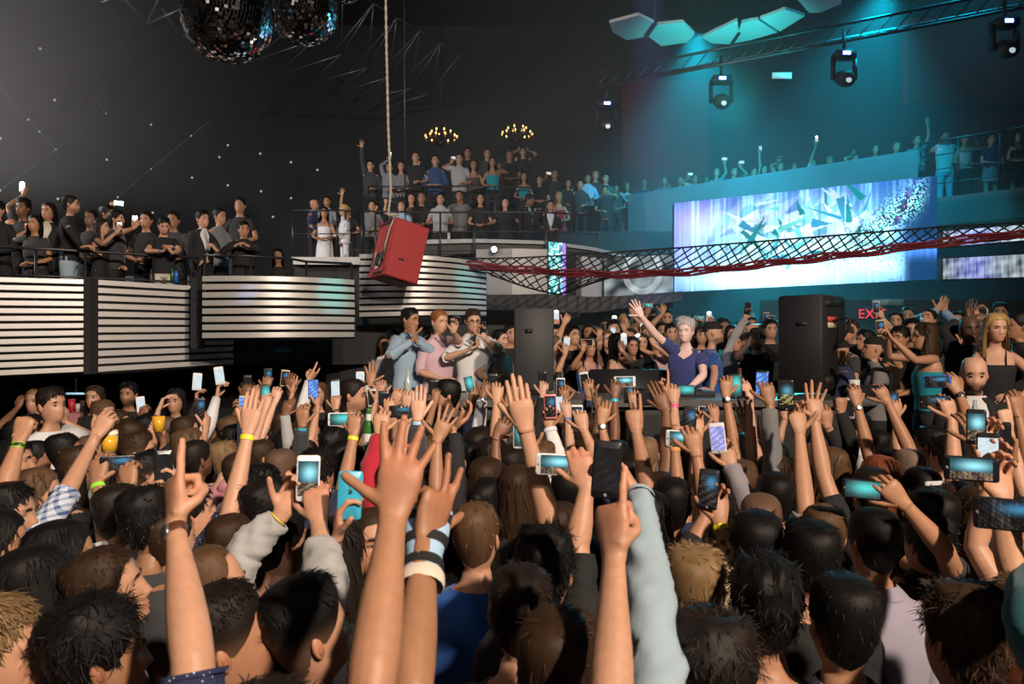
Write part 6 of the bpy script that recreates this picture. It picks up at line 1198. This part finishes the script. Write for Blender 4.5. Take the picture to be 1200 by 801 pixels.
# right of the black speaker
st(985, 412, 7.7, 'm', 'cap', 'black', 'jacket', 'navy', 'light', yaw=-70, acc='black', beard=.5, pitch=-6, lab='man in a navy jacket and dark cap leaning left by the speaker')
st(1022, 408, 7.6, 'm', 'capback', 'black', 'jacket', 'grey', 'light', yaw=-80, acc='black', lab='man in a grey blazer with a black cap')
st(987, 394, 8.6, 'm', 'cap', 'brown', 'tee', 'char', 'light', yaw=-100, lab='man in a brown cap right behind the black speaker')
st(1013, 399, 8.8, 'm', 'short', 'black', 'tee', 'black', 'light', yaw=-100, lab='black-haired man in front of the EXIT sign')
st(1083, 394, 7.0, 'f', 'long', 'brown', 'tank', 'teal', 'light', yaw=-82, pitch=2, hands=['L hold 1041,390 d=6.75 a=-30 n=l', 'R hold 1037,388 d=7.05 a=-20 n=r ph=1032,384,p,-6,dim,g'], lab='brown-haired woman in a teal top stretching out a phone')
st(1069, 387, 8.6, 'm', 'short', 'black', 'tee', 'black', 'light', yaw=-160, beard=.5, lab='dark-haired man just behind the teal-topped woman')
st(1038, 390, 9.6, 'f', 'bob', 'dark', 'tee', 'pink', 'light', yaw=-150, hands=['L hold 1032,366 n=f a=-14 ph=1027,360,p,0,dim,w d=9.4'], lab='person with a pink cuff holding a white phone over the EXIT sign')
st(1054, 396, 8.2, 'm', 'short', 'black', 'tee', 'black', 'tan', yaw=-120, hands=['R grip 1050,424 n=b a=-40 d=7.9'], lab='black-haired person in front of the teal-topped woman')
st(1085, 374, 9.8, 'm', 'crop', 'dark', 'shirt', 'sky', 'light', yaw=-130, pitch=26, hands=['R open 1101,358 a=30', 'L open 1108,360 a=10 n=f'], lab='man clapping both hands overhead right of the EXIT sign')
st(1137, 386, 7.3, 'm', 'buzz', 'black', 'jacket', 'black', 'dark', yaw=-170, acc='black', mus=1.15, hands=['R open 1134,366 a=-10 d=7.6 n=f sl=.8'], lab='dark-skinned guard in black behind the blonde woman')
st(1155, 378, 9.2, 'm', 'short', 'dark', 'tee', 'char', 'light', yaw=-150, hands=['R hold 1144,366 n=f ph=1149,365,l,-4,off,g d=9.0'], lab='person with a raised pale phone left of the blonde woman')
st(1166, 384, 6.8, 'f', 'long', 'blond', 'tank', 'black', 'fair', yaw=-155, hy=-20, pitch=0, hands=['R relax 1158,470 n=d d=6.5 a=70', 'L relax 1184,462 n=d d=6.55 a=-60'], lab='blonde woman in a black strap dress at the right')
st(1192, 382, 7.3, 'm', 'crop', 'black', 'jacket', 'black', 'tan', yaw=-80, acc='white', lab='suited man in profile at the right edge behind the blonde')
st(1100, 392, 8.4, 'm', 'short', 'black', 'tee', 'black', 'olive', yaw=-140); st(1116, 398, 8.0, 'm', 'fade', 'black', 'tee', 'char', 'light', yaw=-140); st(998, 386, 10.5, 'm', 'short', 'brown', 'tee', 'char', yaw=-140); st(1050, 376, 10.6, 'f', 'long', 'dark', 'tee', 'navy', yaw=-150); st(1064, 370, 11.4, 'm', 'crop', 'dark', 'tee', 'black', yaw=-150); st(1122, 376, 10.4, 'f', 'long', 'dark', 'tee', 'black', yaw=-150); st(1172, 366, 10.8, 'm', 'short', 'black', 'tee', 'black', yaw=-150); st(1040, 402, 8.3, 'f', 'bob', 'dark', 'tee', 'black', 'tan', yaw=-110)
pe(1141, 438, 5.7, 'm', 'bald', 'dark', 'jacket', 'black', 'fair', yaw=200, pitch=-4, beard=.95, acc='tie', mus=1.1, lab='bald bearded security man in a black suit and grey tie')
# ------------------------------------------------------------------ balconies
def bal(zf, zone, rows):
    for q in rows:
        px, py, d, sx, hr, hc, top, tc = q[:8]; k = dict(q[8]) if len(q) > 8 else {}
        if 'skin' not in k: k['skin'] = R2.choice(['light', 'light', 'tan', 'olive'])
        pe(px, py, d, sx, hr, hc, top, tc, zf=zf, zone=zone, **k)
bal(2.3, 'left balcony', [
 (-4, 246, 10.4, 'm', 'short', 'black', 'shirt', 'black', dict(hands=['R grip 10,262 a=50'], lab='person cut off by the left edge on the left balcony')), (26, 244, 10.9, 'f', 'curly', 'black', 'tee', 'black', dict(skin='brown', hands=['R hold 28,224 a=4 ph=26,219,p,0,white,w fl'], lab='dark-skinned woman holding a shining phone above her head')), (40, 262, 10.3, 'f', 'long', 'black', 'tee', 'char', dict(hands=['R hold 32,265 ph=36,265,l,0,dim,r'], lab='woman with a pink phone at the left end of the balcony')), (56, 248, 10.9, 'f', 'long', 'black', 'jacket', 'black', dict(acc='cream', skin='tan', lab='long-haired woman in a black jacket over a cream top')),
 (84, 240, 10.4, 'm', 'bun', 'dark', 'shirt', 'black', dict(yaw=70, beard=.6, skin='light', lc='denim', hands=['R relax 100,286 n=d a=60 d=10.1'], lab='tall bearded man with a hair bun and blue jeans')), (106, 256, 11.4, 'm', 'crop', 'black', 'tee', 'black', dict(skin='brown', lab='dark man behind the bun-haired man on the balcony')), (120, 266, 10.7, 'f', 'long', 'dark', 'dress', 'black', dict(skin='light', yaw=85, hands=['R hold 138,268 d=10.4 a=20 ph=140,265,p,0,off,k'], lab='dark-haired woman in a black dress stretching out a phone')),
 (127, 251, 11.7, 'm', 'short', 'black', 'long', 'black', dict(yaw=90, hands=['R hold 132,240 a=12 ph=139,238,l,4,teal,t'], lab='man holding a teal-screened phone above the balcony crowd')), (138, 257, 10.9, 'm', 'short', 'black', 'polo', 'char', dict(yaw=88, beard=.9, skin='light', hands=['R hold 158,263 d=10.5 a=24 ph=158,258,p,0,dim,k'], lab='bearded man in a charcoal polo filming on the left balcony')), (171, 258, 11.5, 'm', 'crop', 'black', 'tee', 'black', dict(skin='tan', lab='man in black between the bearded filmer and the seated youth')), (192, 264, 10.9, 'm', 'short', 'black', 'tee', 'black', dict(yaw=150, pitch=-16, skin='light', lc='cream', hands=['R relax 193,290 n=d d=10.6 b=blue a=30', 'L relax 200,292 n=d d=10.6 a=-30'], lab='young man in black leaning on the rail in pale trousers')),
 (203, 258, 11.9, 'm', 'short', 'dark', 'tee', 'char', dict(lab='man half hidden behind the leaning young man')), (238, 257, 11.6, 'm', 'short', 'black', 'jacket', 'black', dict(yaw=120, skin='light', acc='white', hands=['R relax 234,306 n=d d=11.35 a=20', 'L relax 252,290 n=d d=11.3 a=-40'], lab='dark-haired man in a black blazer on the left balcony')), (258, 254, 12.6, 'm', 'short', 'black', 'shirt', 'grey', dict(skin='tan', yaw=110, lab='man in a grey shirt behind the black blazer')), (281, 241, 13.4, 'm', 'short', 'black', 'tee', 'black', dict(skin='olive', lab='dim man standing at the back of the left balcony')), (286, 269, 11.9, 'm', 'short', 'black', 'shirt', 'black', dict(yaw=150, skin='tan', hands=['R grip 279,286 n=d d=11.6 a=60', 'L grip 288,286 n=d d=11.6 a=-60'], lab='stout man in a black shirt resting folded hands on the rail')), (326, 300, 12.9, 'f', 'long', 'black', 'tee', 'black', dict(skin='olive', s=.95, lab='dim person low behind the bowed balcony front'))])
bal(3.74, 'platform', [(369, 240, 15.9, 'm', 'bald', 'dark', 'jacket', 'navy', dict(skin='tan', acc='navy', yaw=100, beard=.4, lab='bald man in a navy suit on the white-edged platform')), (380, 249, 15.7, 'f', 'long', 'dark', 'tank', 'white', dict(skin='tan', legs='bare', lc='white', lab='woman in a white skirt beside the bald navy-suited man')), (383, 236, 16.8, 'm', 'crop', 'dark', 'shirt', 'greyplaid', dict(lab='man in a checked shirt behind the white-skirted woman')), (402, 246, 15.7, 'f', 'long', 'blond', 'shirt', 'white', dict(lc='white', skin='light', yaw=-120, lab='blonde woman all in white on the platform')), (408, 246, 17.0, 'm', 'short', 'dark', 'tee', 'black', dict(hands=['R open 401,226'], lab='person behind the blonde in white raising one hand'))])
bal(3.57, 'centre front', [(436, 241, 16.9, 'm', 'short', 'dark', 'tee', 'grey', dict(hands=['R fist 440,243'], lab='man in grey with a hand at his mouth, left of the rope')), (470, 242, 16.6, 'm', 'crop', 'ginger', 'polo', 'sky', dict(skin='fair', pitch=14, yaw=190, hands=['R fist 452,235 a=-5'], lab='red-haired man in pale blue reaching for the rope')), (482, 233, 17.3, 'f', 'bob', 'brown', 'tee', 'brown', dict(lab='brown-haired woman behind the red-haired man')), (494, 232, 16.9, 'm', 'buzz', 'dark', 'tee', 'black', dict(lab='close-cropped man in a black t-shirt right of the red-haired man')), (516, 233, 16.6, 'm', 'crop', 'black', 'polo', 'lgrey', dict(skin='light', hands=['R relax 512,257 n=d', 'L relax 520,257 n=d'], lab='man in a light grey shirt leaning on the centre rail')), (538, 230, 16.8, 'm', 'crop', 'brown', 'tee', 'grey', dict(hands=['R fist 537,235', 'L fist 541,236'], lab='man in grey with both hands at his mouth')), (563, 233, 16.8, 'f', 'long', 'black', 'tee', 'black', dict(lab='woman with long black hair, left of the two in black at the rail')), (592, 238, 16.5, 'f', 'long', 'black', 'tee', 'black', dict(skin='fair', hands=['R relax 588,252 n=d', 'L relax 598,252 n=d'], lab='pale woman with long black hair leaning on the rail')), (619, 234, 16.9, 'm', 'short', 'black', 'jacket', 'black', dict(acc='white', yaw=110, pitch=-16, hands=['R hold 624,250 ph=627,247,p,0,dim,k'], lab='man in a black jacket looking down at his phone')), (645, 241, 16.9, 'm', 'short', 'black', 'jacket', 'black', dict(acc='white', hands=['R hold 643,248 n=b ph=645,246,l,0,off,g'], lab='man in black holding a pale phone at his chest'))])
bal(4.68, 'centre rear', [(655, 231, 18.4, 'f', 'long', 'blond', 'dress', 'red', dict(skin='light', s=.97, lab='blonde woman in a red dress'))])
bal(4.68, 'centre rear', [(434, 194, 18.9, 'm', 'short', 'black', 'shirt', 'char', dict(hands=['R open 424,170'], lab='man waving high at the left end of the upper tier')), (456, 196, 18.8, 'm', 'short', 'dark', 'shirt', 'greyplaid', dict(hands=['R hold 456,185 ph=457,182,p,0,white,w fl'], lab='person in a checked shirt shining a light by the rope')), (470, 195, 18.8, 'f', 'long', 'brown', 'tee', 'grey', dict(lab='brown-haired woman in grey on the upper tier')), (487, 184, 18.8, 'm', 'crop', 'dark', 'tee', 'black', dict(hands=['R fist 490,191'], lab='man in a black t-shirt with a hand at his chin')), (510, 188, 18.8, 'm', 'crop', 'dark', 'shirt', 'dblue', dict(lab='man in a slate blue shirt with lowered arms')), (538, 186, 18.8, 'm', 'crop', 'dark', 'tee', 'lgrey', dict(hands=['R hold 529,188 ph=532,185,l,0,white,w'], lab='man in a light grey t-shirt holding a white phone')), (555, 193, 18.8, 'f', 'long', 'dark', 'tank', 'brown', dict(skin='tan', hands=['R hold 551,203 ph=552,202,p,0,white,w'], lab='long-haired woman in a strap top with a lit phone')), (577, 190, 18.8, 'f', 'long', 'dark', 'tank', 'teal', dict(skin='tan', hands=['L hold 585,194 n=b ph=586,192,p,0,off,k'], lab='woman in a turquoise top filming on the upper tier')), (571, 180, 20.2, 'm', 'short', 'dark', 'tee', 'char'), (548, 179, 20.5, 'm', 'short', 'dark', 'tee', 'black'), (597, 182, 20, 'm', 'short', 'black', 'tee', 'black'), (613, 178, 21.4, 'm', 'short', 'black', 'tee', 'black', dict(hands=['R fist 608,174 a=20', 'L fist 618,174 a=-20'], lab='dark figure with both arms raised under the right chandelier')), (614, 207, 18.7, 'f', 'long', 'dark', 'tank', 'teal', dict(skin='tan', lab='woman in a teal strap dress behind the phone reader')), (632, 211, 18.9, 'm', 'short', 'dark', 'tee', 'black'), (650, 204, 19.6, 'm', 'short', 'dark', 'tee', 'black', dict(hands=['R hold 640,206 ph=643,203,l,6,white,w'], lab='man in black holding up a white phone above the red dress')), (666, 215, 18.9, 'f', 'bob', 'dark', 'tee', 'black', dict(hands=['L hold 668,224 ph=669,221,p,0,white,w fl'], lab='woman with a shining phone right of the red dress')), (680, 216, 18.8, 'm', 'short', 'dark', 'shirt', 'char', dict(hands=['R hold 679,227 n=b ph=680,225,l,0,white,w'], lab='man holding a bright white phone at chest height')), (689, 209, 19.6, 'm', 'crop', 'dark', 'shirt', 'sky', dict(lab='man in a sky blue shirt on the centre balcony')), (698, 205, 20.2, 'm', 'crop', 'lbrown', 'tee', 'char'), (710, 209, 20.2, 'm', 'short', 'dark', 'tee', 'dteal'), (709, 223, 19.0, 'm', 'short', 'dark', 'polo', 'black', dict(hands=['L fist 713,224'], lab='man in a black polo with a hand by his face')), (735, 219, 20.4, 'f', 'long', 'lbrown', 'tee', 'lgrey', dict(legs='bare', lc='black', hands=['R hold 733,221 n=b ph=734,217,p,0,white,w'], lab='woman in a pale top and black skirt filming')), (722, 221, 20.2, 'm', 'short', 'dark', 'tee', 'char'), (755, 214, 21.2, 'm', 'short', 'dark', 'tee', 'navy'), (779, 212, 21.6, 'm', 'crop', 'dark', 'tee', 'grey', dict(hands=['R fist 774,218', 'L fist 785,218'], lab='man with both hands at his face left of the video wall'))])
RB = lambda py: (6.42-CAMZ)*F/(CY-py)
bal(4.87, 'right balcony', [(px, py, RB(py), sx, hr, hc, 'tee', tc, dict(hands=[o] if o else (), **({'lab': lb} if lb else {}))) for px, py, sx, hr, hc, tc, o, lb in [
 (798, 211, 'm', 'short', 'dark', 'grey', None, None), (815, 209, 'm', 'crop', 'dark', 'lgrey', 'R hold 807,207 ph=809,204,l,0,white,w', None), (828, 211, 'f', 'long', 'dark', 'grey', None, None), (840, 202, 'f', 'long', 'lbrown', 'grey', 'L hold 849,190 ph=849,186,l,6,white,w', None), (861, 201, 'm', 'crop', 'dark', 'char', 'L hold 868,194 ph=869,190,l,0,white,w', None), (884, 202, 'm', 'short', 'dark', 'grey', 'L hold 890,178 ph=891,174,p,0,white,w', None), (896, 199, 'f', 'long', 'dark', 'white', None, None), (915, 195, 'm', 'short', 'dark', 'grey', 'R hold 913,188 ph=914,184,l,0,dim,k', None), (931, 196, 'm', 'crop', 'dark', 'char', None, None), (953, 192, 'f', 'bob', 'dark', 'lgrey', 'R hold 956,168 ph=957,163,p,0,white,w fl', 'person lifting a shining phone high above the video wall'), (973, 188, 'm', 'short', 'lbrown', 'grey', None, None), (1003, 186, 'm', 'short', 'dark', 'dteal', 'R open 1000,180', None), (1026, 175, 'f', 'long', 'dark', 'grey', None, None), (1051, 172, 'm', 'crop', 'lbrown', 'dteal', None, None), (1075, 164, 'm', 'short', 'dark', 'dteal', 'L open 1087,143', None)]])
bal(4.87, 'right balcony', [(1108, 160, 17.2, 'm', 'short', 'dark', 'tee', 'white', dict(lc='denim', hands=['R fist 1102,166', 'L fist 1113,166'], lab='man in a white t-shirt and pale jeans with hands at his mouth')), (1131, 162, 17.0, 'f', 'bun', 'dark', 'tank', 'lgrey', dict(lc='black', hands=['L relax 1146,166 a=60'], lab='woman pointing right beside the white t-shirt man')), (1162, 163, 16.5, 'f', 'short', 'dark', 'tee', 'navy', dict(legs='bare', lc='pink', lab='woman in a pink skirt at the right end of the right balcony')), (1193, 160, 16.3, 'f', 'long', 'dark', 'dress', 'black', dict(skin='light', lab='woman in a black dress at the far right of the right balcony'))])
# ------------------------------------------------------------------ the rest of the packed floor
busy = [(p['o'].location.x, p['o'].location.y) for p in PEOPLE if p['zone'] == 'floor']
R3 = random.Random(5); want = 42; tries = 0
while want and tries < 9000:
    tries += 1; d = R3.uniform(3.0, 6.9); x = R3.uniform(-.70, .70)*d
    if d > 6.6 and x > -1.5: continue
    gap = .30 if d < 3.5 else .36
    if any((x-a)**2+(d-b)**2 < gap*gap for a, b in busy): continue
    z = R3.uniform(1.30, 1.45); l = look(); busy.append((x, d)); want -= 1
    pe(CX+x/d*F, CY-(z-CAMZ)/d*F, d, fixd=1, pitch=R3.uniform(0, 14), hy=R3.uniform(-18, 18), **l)
for px, py, d in ((40, 470, 8.2), (110, 466, 8.3), (205, 470, 8.0), (290, 462, 8.4), (150, 462, 9.0), (372, 462, 8.2)):
    l = look(); l['tc'] = 'black'; pe(px, py, d, **l)
# things held or worn
def held(name, mb, m, c, label, cat, smooth=True): return tag(obj(name, mb, m, None, tuple(c), smooth), label, cat)
c = P(128, 517, 3.9); root = thing('beer_cup', c, 'clear plastic cup of golden beer held up by the plaid-shirt man', 'cup')
mb = MB(); mb.tube([c+np.array([0, 0, z]) for z in (-.050, -.048, .055)], [.020, .034, .040], 18, (1, 0, 0), cap=False); part('cup', mb, mat('cup_plastic', (.75, .72, .62), .15), root, True)
mb = MB(); mb.tube([c+np.array([0, 0, z]) for z in (-.046, .03)], [.035, .0405], 18, (1, 0, 0)); part('beer', mb, mat('beer_gold', (.72, .38, .03), .2, emit=0), root, True)
mb = MB(); mb.tube([c+np.array([0, 0, z]) for z in (.03, .048)], [.0408, .041], 18, (1, 0, 0)); part('foam', mb, mat('beer_foam', (.8, .72, .55), .8), root, True)
c = P(186, 496, 5.4); mb = MB(); mb.tube([c+np.array([0, 0, z]) for z in (-.05, .05)], [.034, .042], 14, (1, 0, 0)); held('beer_cup', mb, mat('beer_gold', (.72, .38, .03), .2), c, 'golden beer cup in front of the upturned face, right of the other beer', 'cup')
c = P(432, 503, 4.3); root = thing('bottle', c, 'green glass beer bottle with white label held in a red sleeve', 'bottle'); mb = MB(); z = np.array([-.115, -.11, .0, .03, .06, .10, .115]); mb.tube([c+np.array([0, 0, q]) for q in z], [.025, .030, .030, .022, .014, .012, .013], 16, (1, 0, 0)); part('glass', mb, mat('green_glass', (.03, .14, .025), .12), root, True)
for z0, z1, rr in ((-.08, -.02, .0306), (.045, .085, .0165)): mb = MB(); mb.tube([c+np.array([0, 0, z0]), c+np.array([0, 0, z1])], rr, 16, (1, 0, 0), cap=False); part('paper_label', mb, mat('paper', (.6, .6, .58), .6), root, True)
# wrist brace with black straps on the foreground forearm
W0, E0 = P(497, 650, 1.71), P(482, 805, 1.45); ax_ = nrm(W0-E0); u_ = np.array([1.0, .1, 0]); own = next(p for p in PEOPLE if p['lab'] and 'brace' in p['lab'])['o']
W1 = W0+ax_*.105; L1 = np.linalg.norm(W1-E0)
def at(f): return W0+ax_*f
fs = np.linspace(-.075, .125, 18); rr = np.interp(fs, [-.08, 0, .05, .13], [.045, .039, .050, .056]); r2_ = np.interp(fs, [-.08, 0, .05, .13], [.040, .034, .034, .030])
mb = MB(); mb.tube([at(f) for f in fs], rr, 22, u_, cap=False, rad2=r2_); part('wrist_brace', mb, mat('brace_blue', (.36, .56, .78), .8, bump=(200, .3)), own, True)['label'] = 'pale blue wrist brace'
mb = MB(); g = mb.tube([at(f) for f in (-.086, -.078, -.058, -.05)], [.046, .049, .048, .044], 22, u_, cap=False, rad2=[.040, .043, .042, .038]); part('brace_lining', mb, mat('brace_cream', (.66, .58, .5), .85), own, True)['label'] = 'cream lining edge of the wrist brace'
for f0, tl in ((-.035, 0), (.030, .012), (.095, .02)):
    f = np.array([f0-.013, f0-.012, f0+.012, f0+.013]); mb = MB(); g = mb.tube([at(q) for q in f], np.interp(f, fs, rr)+.003, 22, u_, cap=False, rad2=np.interp(f, fs, r2_)+.003); part('brace_strap', mb, mat('strap_black', (.012, .012, .013), .8), own, True)['label'] = 'black strap of the wrist brace'
c = P(694, 668, 1.75); c[1] = 1.95
# sunglasses resting on the light-brown head, checked against nothing else
# ------------------------------------------------------------------ labels
HC = dict(black='black', dark='dark', brown='brown', lbrown='light brown', blond='blond', sand='sandy', red='auburn', grey='grey', ginger='ginger', silver='silver')
TC = dict(black='black', char='charcoal', grey='grey', lgrey='light grey', white='white', navy='navy', blue='blue', sky='sky blue', denim='pale denim', lav='lavender', mauve='mauve', red='red', maroon='maroon', pink='pink', rose='pale pink', teal='teal', dteal='dark teal', green='green', yellow='yellow', cream='cream', brown='brown', dblue='deep blue', stripe='striped', greyplaid='checked', dots='dotted', plaid='plaid', burber='tan checked', bdots='dotted', djnavy='navy', royal='blue')
HN = dict(short='short', crop='cropped', fade='faded', buzz='shaved', curly='curly', messy='messy', quiff='quiffed', thin='thin', long='long', bob='chin-length', tail='ponytailed', bun='bun-tied')
GN = dict(tee='t-shirt', polo='polo', shirt='shirt', roll='shirt', tank='strap top', jacket='jacket', hood='hoodie', long='sweater', dress='dress', blouse='blouse')
ORD = 'first second third fourth fifth sixth seventh eighth ninth tenth eleventh twelfth'.split()
def zone_of(p):
    if p['zone'] == 'floor':
        col = [(-99, 'under striped balcony'), (235, 'under bowed balcony'), (420, 'below stage men'), (600, 'before grey speaker'), (690, 'before DJ'), (850, 'before black speaker'), (985, 'below teal-topped woman'), (1110, 'near right edge')]
        c = [t for x, t in col if p['px'] >= x][-1]; r = 'stageside' if p['d'] > 5.3 else 'midway' if p['d'] > 3.4 else 'near camera'; return c+' '+r
    if p['zone'] == 'stage': return 'behind the DJ table' if p['px'] < 900 else 'right of the black speaker'
    return {'left balcony': 'on left balcony', 'platform': 'on platform', 'centre front': 'at centre balcony rail', 'centre rear': 'on centre upper tier', 'right balcony': 'on right balcony'}[p['zone']]
def uniq(items):
    """items: (object, text, px); a text used more than once gets its place from the left"""
    by = {}
    for it in items: by.setdefault(it[1], []).append(it)
    for tx, l in by.items():
        l.sort(key=lambda q: q[2])
        for k, (o, t, _) in enumerate(l): o['label'] = t if len(l) == 1 else t+', '+ORD[min(k, 11)]+' from left'
auto = []
for p in PEOPLE:
    o = p['o']
    if p['lab']: o['label'] = p['lab']; continue
    hw = p['hair'].split('+')[0]
    hd = {'cap': 'capped', 'capback': 'capped', 'beanie': 'beanie-wearing', 'bald': 'bald'}.get(hw) or (HN[hw]+' '+HC[p['hc']].replace(' ', '-')+'-haired' if p['d'] < 9 else HC[p['hc']].replace(' ', '-')+'-haired')
    act = ''
    if p['hands']:
        h = p['hands'][0]; act = ' raising phone' if 'ph=' in h else ' pointing' if 'point' in h else ' with hand up'
    auto.append((o, '%s %s in %s%s %s' % (hd, 'woman' if p['sex'] == 'f' else 'man', TC[p['tc']], act, zone_of(p)), p['px']))
uniq(auto)
GRP = dict(zip(('floor', 'stage', 'left balcony', 'platform', 'centre front', 'centre rear', 'right balcony'), ('crowd on the dance floor', 'people around the DJ table', 'people on the left balcony', 'people on the white-edged platform', 'people at the centre balcony rail', 'people on the centre upper tier', 'people on the right balcony')))
for p in PEOPLE: p['o']['group'] = GRP[p['zone']]
SN = dict(stage='showing cyan stage', teal='with a teal screen', blue='with a bright blue screen', lilac='with a lilac screen', white='with a white screen', dim='with a dim screen', night='showing night scene', off='with a dark screen')
pa = []
for o, px, py, d, land, scr, cl, who, lab, fl, back in PHONES:
    o['group'] = 'phones held up at the show'
    z = zone_of(dict(px=px, d=d, zone=who['zone'])); t = '%s %s phone %s %s' % (PHC[cl][0], 'sideways' if land else 'upright', 'with shining light' if fl else 'seen from behind' if back else SN[scr], z.replace(' above video wall', '')); pa.append((o, t, px))
uniq(pa)

print('COUNT', len(PEOPLE), len(PHONES))
